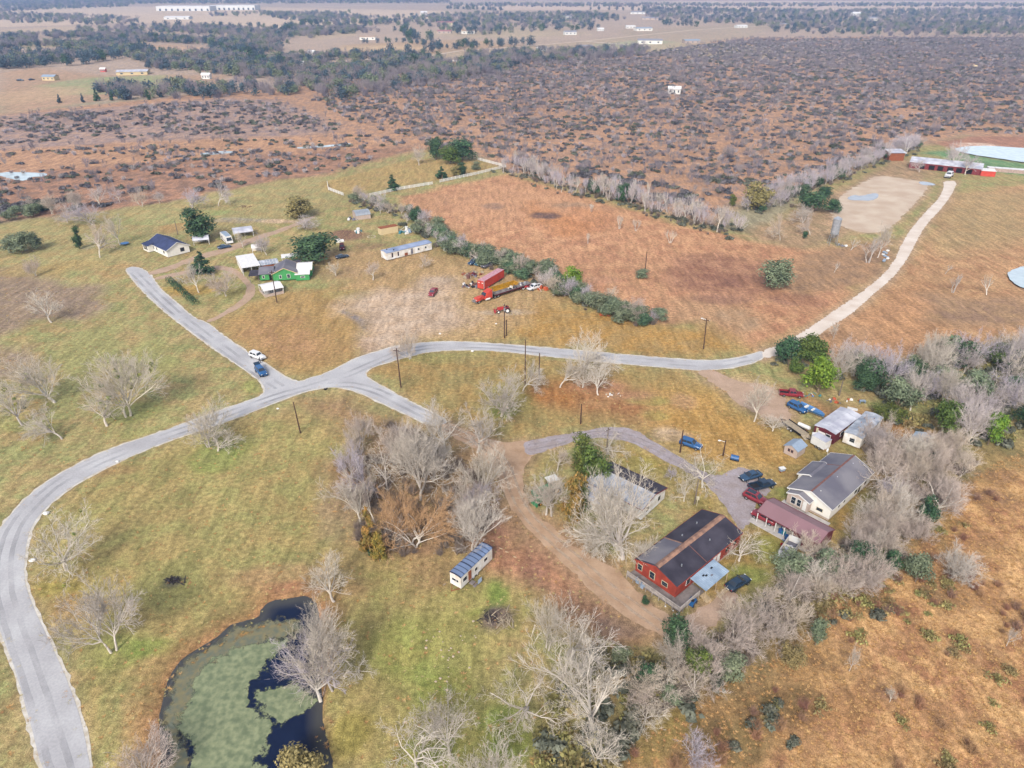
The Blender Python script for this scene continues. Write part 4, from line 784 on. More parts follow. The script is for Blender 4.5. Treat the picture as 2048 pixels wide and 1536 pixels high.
def volume(root, o, L, w, base, eave, ridge, wallm, roofm, over=.3, wins=(), rot=0.0, roof='gable', roofm2=None, capm=None, trim=None, walls=True, posts=None, th=.12, seams=0, seamm=None):
    """one block of a building in the root's frame: x along its length, y across; ridge along x"""
    R_ = Matrix.Translation(Vector((o[0], o[1], 0))) @ Matrix.Rotation(rot, 4, 'Z')
    def P(mb): mb.v = [tuple(R_ @ Vector(v)) for v in mb.v]; return mb
    if walls:
        mb = MB(); e = eave-.03; r = ridge-.05
        if roof == 'shed': mb.add([(0,0,base),(L,0,base),(L,w,base),(0,w,base),(0,0,e),(L,0,e),(L,w,r),(0,w,r)], [(0,3,2,1),(4,5,6,7),(0,1,5,4),(1,2,6,5),(2,3,7,6),(3,0,4,7)])
        elif roof == 'arch':
            n = 8; ys = [w/2-w/2*math.cos(math.pi*i/n) for i in range(n+1)]; zs = [e+(r-e)*math.sin(math.pi*i/n) for i in range(n+1)]
            a = [(0, ys[i], zs[i]) for i in range(n+1)]; b = [(L, ys[i], zs[i]) for i in range(n+1)]
            mb.add([(0,0,base)]+a+[(0,w,base)], [tuple(range(n+3))]); mb.add([(L,0,base)]+b+[(L,w,base)], [tuple(range(n+3))[::-1]])
            mb.add([(0,0,base),(L,0,base),(L,0,e),(0,0,e)], [(0,1,2,3)]); mb.add([(0,w,base),(L,w,base),(L,w,e),(0,w,e)], [(3,2,1,0)])
        else: mb.add([(0,0,base),(L,0,base),(L,w,base),(0,w,base),(0,0,e),(L,0,e),(L,w,e),(0,w,e),(0,w/2,r),(L,w/2,r)], [(0,1,5,4),(2,3,7,6),(1,2,6,9,5),(3,0,4,8,7),(0,3,2,1),(4,5,9,8),(6,7,8,9)])
        part('wall', P(mb), wallm, root)
    ov = over; sl = (ridge-eave)/(w/2); zo = eave-ov*sl*.9
    if roof == 'gable':
        for k, (y0, z0, y1, z1, mm) in enumerate(((-ov, zo, w/2, ridge, roofm), (w+ov, zo, w/2, ridge, roofm2 or roofm))):
            mb = MB(); q = [(-ov,y0,z0),(L+ov,y0,z0),(L+ov,y1,z1),(-ov,y1,z1)]
            if k: q = q[::-1]
            mb.hexa(q, [(a, b, c+th) for a, b, c in q]); part('roof', P(mb), mm, root)
        if capm: part('ridge_cap', P(MB().box(-ov-.02, L+ov+.02, w/2-.16, w/2+.16, ridge+th-.04, ridge+th+.05)), capm, root)
        if trim:
            for x in (-ov-.04, L+ov):
                mb = MB()
                for y0, y1 in ((-ov, w/2), (w+ov, w/2)): mb.bar((x+.02, y0, zo+.04), (x+.02, y1, ridge+.04), .05, .2)
                part('fascia', P(mb), trim, root)
            for y in (-ov-.04, w+ov): part('fascia', P(MB().box(-ov, L+ov, y, y+.04, zo-.06, zo+.13)), trim, root)
        for i in range(seams):
            x = (i+.5)*L/seams; mb = MB()
            for y0, y1 in ((-ov, w/2), (w+ov, w/2)): mb.bar((x, y0, zo+th+.02), (x, y1, ridge+th+.02), .09, .05)
            part('roof_seam', P(mb), seamm, root)
    elif roof in ('shed', 'flat'):
        z0, z1 = (eave, ridge) if roof == 'shed' else (eave, eave+.03)
        n = max(1, seams)
        for i in range(n):
            xa, xb = -ov+(L+2*ov)*i/n+(.015 if i else 0), -ov+(L+2*ov)*(i+1)/n; dz = .012*((i*7) % 3)
            q = [(xa,-ov,z0+dz),(xb,-ov,z0+dz),(xb,w+ov,z1+dz),(xa,w+ov,z1+dz)]; part('roof_sheet' if n > 1 else 'roof', P(MB().hexa(q, [(a,b,c+th) for a,b,c in q])), roofm, root)
    elif roof == 'arch':
        n = 8; n2 = max(1, seams)
        for s in range(n2):
            mb = MB(); xa, xb = -ov+(L+2*ov)*s/n2+(.03 if s else 0), -ov+(L+2*ov)*(s+1)/n2-.03; k0 = len(mb.v)
            for i in range(n+1):
                y = w/2-(w/2+ov)*math.cos(math.pi*i/n); z = eave+(ridge-eave)*math.sin(math.pi*i/n)
                mb.v += [(xa,y,z),(xb,y,z),(xb,y,z+th),(xa,y,z+th)]
            for i in range(n):
                a, b = k0+4*i, k0+4*i+4; mb.f += [(a,b,b+1,a+1),(a+3,a+2,b+2,b+3),(a,a+3,b+3,b),(a+1,b+1,b+2,a+2)]
            mb.f += [(k0,k0+1,k0+2,k0+3),(k0+4*n+3,k0+4*n+2,k0+4*n+1,k0+4*n)]
            part('roof_panel' if n2 > 1 else 'roof', P(mb), roofm, root)
        if seamm:
            mb = MB()
            for s in range(n2+1):
                x = -ov+(L+2*ov)*s/n2
                for i in range(n):
                    y0 = w/2-(w/2+ov)*math.cos(math.pi*i/n); y1 = w/2-(w/2+ov)*math.cos(math.pi*(i+1)/n); z0 = eave+(ridge-eave)*math.sin(math.pi*i/n); z1 = eave+(ridge-eave)*math.sin(math.pi*(i+1)/n)
                    mb.bar((x,y0,z0+th),(x,y1,z1+th), .11 if (s*5) % 3 else .22, .05)
            p = part('roof_seams', P(mb), seamm, root)
    if posts:
        for x in posts[0]:
            for y in posts[1]: part('post', P(MB().box(x-.06, x+.06, y-.06, y+.06, 0, eave)), M[posts[2]] if len(posts) > 2 else M['white_trim'], root)
    for wd in wins:
        side, t, z, ww, hh = wd[:5]; kd = wd[5] if len(wd) > 5 else 'window'; fm = wd[6] if len(wd) > 6 else 'white_trim'
        def slab(a, b, z0, z1, d0, d1):
            if side == 'f': return MB().box(a, b, -d1, -d0, z0, z1)
            if side == 'b': return MB().box(a, b, w+d0, w+d1, z0, z1)
            if side == 'l': return MB().box(-d1, -d0, a, b, z0, z1)
            return MB().box(L+d0, L+d1, a, b, z0, z1)
        if kd == 'window':
            f = part('window', P(slab(t-ww/2-.1, t+ww/2+.1, z-.1, z+hh+.1, -.02, .04)), M[fm], root)
            part('pane', P(slab(t-ww/2, t+ww/2, z, z+hh*.48, .042, .06)), M['glass_dark'], f); part('pane', P(slab(t-ww/2, t+ww/2, z+hh*.52, z+hh, .042, .06)), M['glass_dark'], f)
        else:
            f = part(kd, P(slab(t-ww/2, t+ww/2, z, z+hh, -.02, .05)), M[fm], root)
            if kd == 'door': part('handle', P(slab(t+ww*.3, t+ww*.3+.08, z+hh*.45, z+hh*.45+.1, .05, .1)), M['chrome'], f)
def site(name, label, cat, A, B, group=None):
    A, B = Vector(A).to_2d(), Vector(B).to_2d(); r = thing(name, label, cat, (A.x, A.y, 0), math.atan2(B.y-A.y, B.x-A.x), group); return r, (B-A).length

# the red house with its deck and tin porch
r, L = site('red_house', 'red double-wide house with black roof, tan ridge strip and grey deck', 'house', (25.9,81.3), (39.6,93.7))
volume(r, (0,0), L, 8.1, .7, 3.1, 4.4, M['red_siding'], M['black_shingle'], .18, trim=M['red_siding'],
   wins=[('l',7.2,1.5,.8,1.1,'window','straw_wall'),('l',4.7,1.4,.9,1.3,'window','straw_wall'),('l',2.2,1.6,1.0,.8,'window','straw_wall'),('f',10.6,.9,.9,2.0,'door'),('f',11.8,.9,.9,2.0,'door'),('f',14.2,1.6,.9,.9,'window','red_siding'),('f',16.6,1.6,.9,.9,'window','red_siding'),('f',3.2,1.5,.9,1.1),('b',6,1.5,1,1.1),('r',3,1.5,1,1.1)])
mb = MB()
for y0, y1 in ((4.05-.5, 4.05), (4.55, 4.05)): 
    z0 = 3.1+(4.4-3.1)/4.05*(4.05-.5)
    q = [(.0,y0,z0+.14),(L+.1,y0,z0+.14),(L+.1,y1,4.55),(.0,y1,4.55)]; q = q if y0 < y1 else q[::-1]; mb.hexa(q, [(a,b,c+.03) for a,b,c in q])
part('ridge_strip', mb, M['tan_ridge'], r)
sl_ = 1.3/4.05
def on_roof(x0, x1, y0, y1, up=.135):     # a thin sheet lying on the south or north slope
    zf = lambda y: 3.1+sl_*(y if y < 4.05 else 8.1-y)+up
    q = [(x0,y0,zf(y0)),(x1,y0,zf(y0)),(x1,y1,zf(y1)),(x0,y1,zf(y1))]; return MB().hexa(q, [(a,b,c+.02) for a,b,c in q])
part('roof_patch', on_roof(.2, 7.4, 4.6, 8.1), M['grey_shingle'], r, 'greyer re-laid half of the black roof'); part('seam_strip', on_roof(7.4, 7.7, 4.6, 8.2, .15), M['tan_ridge'], r); part('seam_strip', on_roof(7.9, 8.05, -.1, 3.5, .14), M['brown_trim'], r)
for x, y in ((12, 2.2), (3.6, 1.8), (14, 6.2), (9.5, 6)): part('roof_vent', MB().cyl((x, y, 3.7), .11, .5, 8), M['galvanised'], r)
part('skirting', MB().box(.15, L-.15, .15, 7.95, 0, .72), M['beige_siding'], r)
d = thing('deck', 'grey weathered deck wrapping the gable end of the red house', 'deck', r.location, r.rotation_euler.z)
part('platform', MB().box(-1.9, -.03, -2.3, 8.3, .55, .68).box(-.02, 4.6, -2.3, -.05, .55, .68), M['deck_wood'], d)
for y in [-2.2+i*1.31 for i in range(9)]: part('post', MB().box(-1.93, -1.83, y-.05, y+.05, 0, 1.6), M['rail_wood'], d)
for x in (-1, .2, 1.4, 3.2): part('post', MB().box(x-.05, x+.05, -2.33, -2.23, 0, 1.6), M['rail_wood'], d)
for z in (.95, 1.25, 1.6): part('rail', MB().box(-1.96, -1.80, -2.36, 8.3, z-.06, z+.06), M['rail_wood'], d); part('rail', MB().box(-1.79, 3.3, -2.36, -2.2, z-.06, z+.06), M['rail_wood'], d)
for i in range(4): part('step', MB().box(3.4, 4.6, -2.75-.35*i, -2.35-.35*i, .42-.15*i, .52-.15*i), M['fresh_wood'], d)
pr = thing('porch_roof', 'pale corrugated tin porch roof on wooden posts beside the red house', 'porch roof', r.location, r.rotation_euler.z)
volume(pr, (3.3,-3.3), 6.4, 3.0, 0, 2.35, 2.8, None, M['porch_tin'], .05, roof='shed', walls=False, th=.05, seams=8, posts=((.1,3.2,6.3),(.1,),'fresh_wood'))
for i in range(18): x = 3.35+i*.37; part('corrugation', MB().bar((x,-3.3,2.445),(x,-.35,2.84),.07,.03), M['slate_blue_roof'], pr)
for i, (x, y, z, c) in enumerate(((5.2,-1.4,2.76,'void'),(5.6,-1.7,2.72,'void'),(7.6,-1.3,2.78,'void'),(6.4,-2.2,2.65,'grey_shingle'))): part('hole_patch', MB().box(x, x+.5, y, y+.28, z, z+.015), M[c], pr)
for i, (dx, lb) in enumerate(((0,'outer pale long plank leaning beside the tin porch'),(.42,'inner pale long plank leaning beside the tin porch'))): solo('plank', MB().box(5.6, 10.2, -4.6+dx, -4.35+dx, .1, .22), M['fresh_wood'], lb, 'plank', loc=r.location, rz=r.rotation_euler.z)

# the grey-roofed house
r, L = site('grey_roofed_house', 'cream double-wide house under a large grey shingle roof with brown ridge', 'house', (57.8,100.4), (70.0,111.4))
volume(r, (0,0), L, 8.3, .5, 2.9, 4.5, M['cream_siding'], M['grey_shingle'], .3, capm=M['brown_trim'], trim=M['white_trim'],
   wins=[('l',6.6,1.1,.8,1.3),('l',5.7,1.1,.8,1.3),('l',4.6,.6,.9,2.0,'door'),('l',2.0,1.2,1.1,.6,'window','straw_wall'),('f',3.2,1.5,.6,.6),('f',5.3,1.5,.6,.6),('f',10,1.2,1.2,1.2),('f',11.6,.6,.9,2.0,'door','glass_dark'),('f',14,1.2,1.0,1.1)])
volume(r, (5.6, 8.3+1.3), 6.2, 1.6, .5, 2.75, 3.0, M['cream_siding'], M['grey_shingle'], .25, roof='shed', rot=0) if False else volume(r, (11.2, 9.4), 5.6, 4.2, .5, 2.75, 3.7, M['cream_siding'], M['grey_shingle'], .25, trim=M['white_trim'], rot=math.pi)
volume(r, (-1.3, 3.6), 1.5, 4.2, .5, 2.72, 3.5, M['beige_siding'], M['grey_shingle'], .2, trim=M['white_trim'], wins=[('l',2.9,1.0,.8,1.4),('l',1.8,1.0,.7,1.4),('l',.7,.6,.7,2.0,'door')])
part('skirting', MB().box(.1, L-.1, .1, 8.2, 0, .5), M['beige_siding'], r)
mb = MB().bar((11.4, 8.5, 2.98), (11.4, 4.2, 4.63), .16, .04); part('roof_seam', mb, M['brown_trim'], r)
for i in range(9): part('roof_vent', MB().cyl((1.6+i*1.6, 3.2+.4*((i*3) % 4), 3.9), .09, .45, 7), M['pale_metal' if i % 3 else 'white_paint'], r)
part('stained_shingles', MB().add([(11.8,5.6,4.05+.13),(14.8,2.6,3.92+.13),(15.6,1.2,3.38+.13),(14.9,1.4,3.45+.13),(13.6,3.4,4.22+.12),(11.2,6.6,3.66+.13)], [(0,1,2,3,4,5)]), M['dark_roof'], r) if False else None
dd = MB(); dd.ball((15.6, 8.9, 3.9), .42, 12, 6, (1, .45, 1)); dd.bar((15.6,8.6,2.8),(15.6,8.8,3.8),.06); solo('satellite_dish', dd, M['white_paint'], 'white satellite dish on the far eave of the grey-roofed house', 'satellite dish', loc=r.location, rz=r.rotation_euler.z)
solo('porch_slab', MB().box(-3.2, -.35, -.6, 8.6, .0, .14), M['concrete'], 'concrete slab in front of the grey-roofed house', 'slab', loc=r.location, rz=r.rotation_euler.z)

# the burgundy carport and garage
r, L = site('carport', 'long burgundy metal carport whose far half is walled as a garage', 'carport', (44.5,100.3), (52.3,91.7))
volume(r, (0,0), L, 5.5, 0, 2.35, 3.4, None, M['burgundy_metal'], .12, walls=False, trim=M['burgundy_wall'], th=.06, posts=((.1,1.9,3.7,5.4,6.9),(.08,5.42)))
part('wall', MB().box(7.1, L-.02, .0, .06, 0, 2.33).box(7.1, L-.02, 5.44, 5.5, 0, 2.33).add([(L-.08,0,0),(L-.08,5.5,0),(L-.08,5.5,2.33),(L-.08,2.75,3.36),(L-.08,0,2.33)], [(0,1,2,3,4)]).add([(7.1,0.06,0),(7.1,5.44,0),(7.1,5.44,2.33),(7.1,2.75,3.36),(7.1,.06,2.33)], [(4,3,2,1,0)]), M['burgundy_wall'], r)
solo('carport_slab', MB().box(-1.0, L, -.9, 5.6, .0, .09), M['concrete'], 'pale concrete slab under the burgundy carport', 'slab', loc=r.location, rz=r.rotation_euler.z)

# trailers in the east yard
r, L = site('maroon_mobile_home', 'maroon mobile home with a pale flat metal roof in the east yard', 'mobile home', (68.1,124.6), (76.6,132.0))
volume(r, (0,0), L, 4.6, .4, 2.9, 3.25, M['maroon'], M['pale_metal'], .12, seams=3, seamm=M['worn_tin'], wins=[('l',2.9,1.1,1.6,1.0,'panel','white_trim'),('l',1.4,1.1,.9,1.0),('l',3.9,.9,.5,1.7,'door','straw_wall'),('f',3,1.3,.9,.9),('f',6,.5,.9,2.0,'door','straw_wall')])
r, L = site('tin_roofed_mobile_home', 'white mobile home under a long weathered tin roof with rust marks', 'mobile home', (73.0,123.0), (81.0,131.2))
volume(r, (0,0), L, 3.6, .4, 2.85, 3.15, M['dirty_white'], M['worn_tin'], .12, seams=6, seamm=M['galvanised'], wins=[('f',2,1.3,.9,.9),('f',7,1.3,.9,.9),('l',1.8,1.2,1.0,.9)])
for x, y in ((8,2.6),(9,1),(5.5,2.4),(6.8,.8)): part('rust_patch', MB().box(x, x+.6, y, y+.12, 3.14, 3.17+.0), M['rust'], r)
r2_, L2 = site('walkway_shed', 'narrow wooden lean-to between the two mobile homes', 'lean-to', (71.4,125.6), (78.6,132.0)); volume(r2_, (0,0), L2, 1.0, 0, 2.4, 2.6, M['fresh_wood'], M['fresh_wood'], .05, roof='shed')
r, L = site('garden_shed', 'small beige shed with a slate-blue roof and two brown windows', 'shed', (58.6,119.7), (61.1,121.8))
volume(r, (0,0), L, 2.9, .1, 2.0, 2.75, M['beige_siding'], M['slate_blue_roof'], .22, wins=[('l',1.15,1.1,.35,.5,'window','brown_trim'),('l',1.85,1.1,.35,.5,'window','brown_trim')])
r, L = site('cargo_trailer', 'white enclosed cargo trailer parked beside the maroon mobile home', 'trailer', (63.4,125.0), (65.2,122.2))
part('body', MB().hexa([(0,0,.55),(L,0,.55),(L,2,.55),(0,2,.55)], [(0,0,2.45),(L,0,2.45),(L,2,2.45),(0,2,2.45)]).add([(0,0,.55),(0,2,.55),(-.7,1,.55),(0,0,2.45),(0,2,2.45),(-.7,1,2.45)], [(0,2,5,3),(2,1,4,5),(3,5,4),(0,1,2)]), M['white_paint'], r)
part('roof', MB().box(-.02, L+.04, -.04, 2.04, 2.455, 2.52), M['pale_metal'], r); part('door', MB().box(L+.005, L+.05, .15, 1.85, .65, 2.35), M['dirty_white'], r); part('hitch', MB().bar((-.7,1,.5),(-1.7,1,.45),.1), M['black_rubber'], r)
def wheel(parent, x, y, rad=.34, wd=.22, rim='chrome'):
    w_ = part('wheel', MB().cyl((x, y-wd/2, rad), rad, wd, 14, 'y'), M['black_rubber'], parent); part('rim', MB().cyl((x, y-wd/2-.012, rad), rad*.6, wd+.024, 10, 'y'), M[rim], w_); return w_
for x in (1.5, 2.3): wheel(r, x, -.02, .33, .2)
for y in (.1, 1.9): part('taillight', MB().box(L+.005, L+.06, y-.06, y+.06, .7, .85), M['tractor_red'], r)

# white trailer with the blue roof
r, L = site('office_trailer', 'white trailer with rusty open door under a panelled blue roof', 'trailer', (-8.2,83.2), (-3.35,90.0))
volume(r, (0,0), L, 2.25, .65, 3.05, 3.3, M['dirty_white'], M['blue_panel'], .06, roof='arch', seams=9, seamm=M['navy_seam'], th=.04, wins=[('l',1.4,1.75,.75,.4),('l',.7,1.75,.4,.4),('f',1.0,1.7,.9,.7),('f',2.3,.8,.75,1.95,'door','rust'),('f',3.9,1.6,.6,.6),('f',6.5,1.7,.8,.6)])
for x in (3.4, 4.4): wheel(r, x, .2, .38, .2, 'dirty_white')
part('step', MB().box(1.9, 2.8, -.8, -.06, .3, .42), M['deck_wood'], r); part('step', MB().box(1.9, 2.8, -1.3, -.85, .08, .2), M['deck_wood'], r); part('hitch', MB().bar((0,.3,.55),(-1.2,1.1,.5),.1).bar((0,1.9,.55),(-1.2,1.1,.5),.1), M['rust'], r)
solo('sheet', MB().bar((3.1,-1.0,.1),(3.5,-1.5,.9), .9, .05), M['slate_blue_roof'], 'leaning grey sheet below the door of the white trailer', 'sheet', loc=r.location, rz=r.rotation_euler.z)

# pale house under the huge tree
r, L = site('pale_house', 'pale metal house half roofed dark, under the huge bare tree', 'house', (14.3,108.4), (23.5,100.3))
volume(r, (0,0), L, 8.2, .4, 2.9, 3.9, M['dirty_white'], M['worn_tin'], .25, roofm2=M['dark_roof'], trim=M['barn_red'], wins=[('f',3,1.3,.9,1.0),('f',8,1.3,.9,1.0),('f',5.5,.5,.9,2.0,'door'),('r',2,1.3,.9,1.0),('r',6,1.3,.9,1.0)])
volume(r, (1.0,-3.4), 4.6, 3.4, .2, 2.3, 2.8, M['dirty_white'], M['pale_metal'], .15, roof='shed', wins=[('f',2,1.0,.8,.9)])
solo('tarp', MB().ball((1.2,3.6,3.55), .55, 8, 5, (1,.7,.25)), M['tarp_blue'], 'bright blue tarp lying on the roof of the pale house', 'tarp', loc=r.location, rz=r.rotation_euler.z)
p = G(1862,903); r, L = site('tarp_shed', 'small shed under a pale blue sheet roof in the east thicket', 'shed', (p.x-2.4,p.y-1.2), (p.x+.6,p.y+2.0)); volume(r, (0,0), L, 3.0, 0, 2.1, 2.6, M['dirty_white'], M['porch_tin'], .3, wins=[('f',2,1,.6,.6)])

# north-west yards
r, L = site('green_house', 'bright green patched house with grey and white roofs behind the loop drive', 'house', (-82.4,218.3), (-66.4,221.1))
volume(r, (4.0,0), 8.0, 7.6, .4, 2.7, 4.3, M['green_paint'], M['grey_shingle'], .3, rot=0) if False else None
volume(r, (11.9,-.2), 8.5, 7.6, .4, 2.7, 4.5, M['green_paint'], M['grey_shingle'], .35, rot=math.pi/2, trim=M['tan_paint'], wins=[('l',5.2,1.1,.6,1.0),('l',2.6,1.1,.9,1.2)])
volume(r, (0,0.8), 4.25, 7.0, .4, 2.5, 3.5, M['green_paint'], M['grey_shingle'], .3, wins=[('f',1.2,1.1,.6,.8),('f',3.4,.4,.8,1.9,'door','void')])
volume(r, (11.9,2.2), 4.6, 7.4, .4, 2.6, 3.6, M['green_paint'], M['white_roof'], .25, trim=M['tan_paint'], wins=[('r',2,1.0,.7,.8)])
volume(r, (11.6,-.9), 4.3, 3.1, .2, 2.2, 2.7, M['green_paint'], M['white_roof'], .25, roof='shed', seams=4, wins=[('f',2.2,1.1,1.2,.5)])
volume(r, (5.6,9.4), 6.5, 3.0, .2, 2.3, 3.0, M['green_paint'], M['dark_roof'], .2, wins=[('f',3,1.1,.8,.8)])
volume(r, (-3.1,.2), 3.0, 4.2, 0, 2.3, 2.6, None, M['dark_roof'], .2, roof='shed', walls=False, posts=((.1,2.8),(.1,4.0),'deck_wood'))
r, L = site('white_roofed_carport', 'big carport with a bright white roof beside the green house', 'carport', (-89.7,224.2), (-84.6,226.9))
volume(r, (0,0), L, 12.5, 0, 2.7, 2.95, None, M['white_roof'], .1, roof='shed', walls=False, seams=4, posts=((.1,2.9,L-.1),(.1,4.2,8.3,12.4)))
part('wall', MB().box(.05,.15,2.5,12.3,0,2.6), M['dirty_white'], r)
r, L = site('striped_shed', 'low shed with a striped metal roof between carport and green house', 'shed', (-85.0,228.0), (-79.6,230.6)); volume(r, (0,0), L, 5, 0, 2.2, 2.9, M['rust'], M['worn_tin'], .15, seams=6, seamm=M['white_roof'])
r, L = site('patio_cover', 'small white patio roof behind the green house', 'patio cover', (-79.6,234.8), (-73.6,236.8)); volume(r, (0,0), L, 3.2, 0, 2.4, 2.6, None, M['white_roof'], .1, roof='shed', walls=False, posts=((.1,L-.1),(.1,3.1)))
r, L = site('open_shed', 'open shed with a creamy arched roof in front of the green house', 'shed', (-76.9,205.6), (-71.9,208.9))
volume(r, (0,0), L, 6.2, 0, 2.1, 2.9, None, M['white_roof'], .15, roof='gable', walls=False, posts=((.1,L/2,L-.1),(.1,3,6.1))); part('wall', MB().box(0,L,0,.08,0,.9).box(0,.08,.09,6.2,0,.9).box(L-.08,L,.09,6.2,0,.9), M['beige_siding'], r); part('floor', MB().box(.1,L-.1,.1,6.1,0,.12), M['concrete'], r)
r, L = site('blue_roofed_house', 'white house with a dark blue hipped roof by the road stub', 'house', (-133.2,251.4), (-122.4,241.9))
volume(r, (0,0), L, 8.2, .2, 2.7, 4.7, M['cream_siding'], M['blue_roof'], .4, trim=M['white_trim'], wins=[('r',5.6,1.1,1.3,1.2,'window','void'),('f',4,1.1,.9,1.2),('f',6.5,1.1,.9,1.2),('f',9.5,.3,.9,2.0,'door'),('f',12,1.1,.9,1.2)])
volume(r, (-.3,-2.0), 4.2, 2.2, .2, 2.5, 3.0, M['cream_siding'], M['blue_roof'], .25, roof='shed', wins=[('f',1.0,.9,.6,1.4,'window','void'),('f',2.1,.9,.6,1.4,'window','void'),('f',3.2,.9,.6,1.4,'window','void')])
part('roof_patch', MB().add([(11,2.6,4.06),(12.6,2.6,4.06),(12.6,3.3,4.40),(11,3.3,4.40)], [(0,1,2,3)]), M['tan_ridge'], r)
for (x, y, L_, w_, h_, nm, lb, mm, ang) in ((388,492,5.5,4.5,2.4,'arch_carport','small arched open carport at the corner of the blue-roofed house','pale_metal',.35),(470,478,7,6,2.6,'metal_carport','pale metal carport beside the parked caravan','pale_metal',.45),(505,506,3.2,2.6,2.2,'small_shed','tiny white shed roof behind the carport','white_roof',.3)):
    p = G(x, y); r = thing(nm, lb, 'carport', (p.x, p.y, 0), ang); volume(r, (0,0), L_, w_, 0, h_-.5, h_+.4, None, M[mm], .1, roof='arch', walls=False, posts=((.1,L_-.1),(.1,w_-.1)))
    part('wall', MB().box(.1,L_-.1,w_-.12,w_-.05,0,h_-.5), M['dirty_white'], r)
p = G(498,483)
r, L = site('caravan', 'white motor home with a bluish roof parked on the grass', 'motor home', (-111.0,262.6), (-106.4,256.0))
part('body', MB().hexa([(0,0,.5),(L,0,.5),(L,2.5,.5),(0,2.5,.5)], [(0,.1,2.9),(L-.8,.1,2.9),(L-.8,2.4,2.9),(0,2.4,2.9)]), M['white_paint'], r); part('roof', MB().box(.1,L-1,.3,2.2,2.905,3.0), M['slate_blue_roof'], r)
part('windshield', MB().add([(L-.08,.3,1.4),(L-.08,2.2,1.4),(L-.6,2.1,2.5),(L-.6,.4,2.5)], [(0,1,2,3)]), M['glass_dark'], r); part('window', MB().box(2,3.2,-.03,.02,1.5,2.1), M['glass_dark'], r); part('stripe', MB().box(.1,L-.2,-.035,0,1.0,1.2), M['brown_trim'], r)
for x in (1.6, L-1.4):
    for y in (.1, 2.4): wheel(r, x, y, .4, .25)
r, L = site('long_mobile_home', 'long white mobile home with a blue-grey roof in the middle of the north yard', 'mobile home', (-43.9,238.6), (-29.3,250.2))
volume(r, (0,0), L, 4.1, .3, 2.8, 3.1, M['dirty_white'], M['blue_grey_roof'], .12, wins=[('f',2.2,1.0,.4,1.4,'window','brown_trim'),('f',4.6,1.0,.4,1.4,'window','brown_trim'),('f',7.8,.4,1.3,1.0,'panel','rust'),('f',10.2,.5,.9,2.0,'door','grey_shingle'),('f',13,1.3,.7,.7),('f',16,1.3,.7,.7)])
for x in (1.6, 3.4): part('roof_vent', MB().cyl((x, 2.6 if x < 2 else .9, 3.0), .2, .4, 8), M['void'], r)
r, L = site('arched_shed', 'grey arch-roofed metal shed at the back of the north yard', 'shed', (-64.1,287.6), (-58.6,290.2)); volume(r, (0,0), L, 6, 0, 1.7, 3.0, M['beige_siding'], M['galvanised'], .1, roof='arch', seams=5)
r, L = site('storage_box', 'tan box-shaped storage shed with a rusty roof in the north yard', 'shed', (-50.8,267.6), (-44.6,271.6)); volume(r, (0,0), L, 2.6, 0, 2.5, 2.55, M['tan_paint'], M['rust'], .04, roof='shed')
r, L = site('well_house', 'tiny white and red well house at the hedgerow', 'well house', tuple(G(890,503))[:2], tuple(G(902,501))[:2]); volume(r, (0,0), L, 1.6, 0, 1.5, 2.0, M['dirty_white'], M['rust'], .15)
r, L = site('red_container', 'red box trailer with faded pink roof among the farm scrap', 'box trailer', (-8.9,211.0), (-2.6,221.6))
part('body', MB().box(0,L,0,2.45,.55,3.2), M['container_red'], r); part('roof', MB().box(-.01,L+.01,-.01,2.46,3.203,3.25), M['faded_red_top'], r)
for y in (.07,1.27): part('door', MB().box(-.05,-.005,y,y+1.12,.7,3.05), M['container_red'], r)
for y in (.35,1.6): part('marking', MB().box(-.08,-.055,y,y+.4,2.4,2.7), M['white_trim'], r)
part('post', MB().box(-.06,.12,-.06,-.005,.6,3.2), M['white_trim'], r)
for x in range(24): part('rib', MB().box(.3+x*.5, .42+x*.5, -.035, -.004, .65, 3.1), M['container_red'], r)
for x in (9.5,10.6):
    for y in (.1,2.35): wheel(r, x, y, .42, .25)

# barn group by the pale pond
r, L = site('red_barn', 'long red barn with a bright tin roof at the top of the white gravel road', 'barn', (209.0,381.6), (237.0,364.4))
volume(r, (0,0), L, 6.5, 0, 3.0, 4.6, M['barn_red'], M['pale_metal'], .2, roof='shed', seams=6, wins=[('f',t,.2,2.6,2.2,'opening','void') for t in (6,10.5,14.5,19,23,27.5)])
volume(r, (3,6.6), L-5, 9, 0, 4.3, 3.0, M['barn_red'], M['brown_metal'], .2, roof='shed')
r, L = site('barn_annex', 'small bright red block with a white roof at the east end of the barn', 'shed', (236.4,363.6), (242.4,361.4)); volume(r, (0,0), L, 5, 0, 2.6, 2.9, M['container_red'], M['white_roof'], .1, roof='shed')
r, L = site('high_shed', 'tall brown lean-to shed behind the west end of the barn', 'shed', (206,398), (214,398)); volume(r, (0,0), L, 6, 0, 4.2, 5.0, M['rust'], M['pale_metal'], .6, roof='shed')
r, L = site('white_kennel', 'row of five white pens beyond the red barn annex', 'pen', (246,374), (263,367))
for i in range(5): part('pen', MB().box(.2+i*3.4, 3.4+i*3.4, 0, 5, 0, 1.6), M['white_roof'], r)
part('frame', MB().box(0,17.2,-.15,-.02,0,1.75), M['brown_metal'], r)
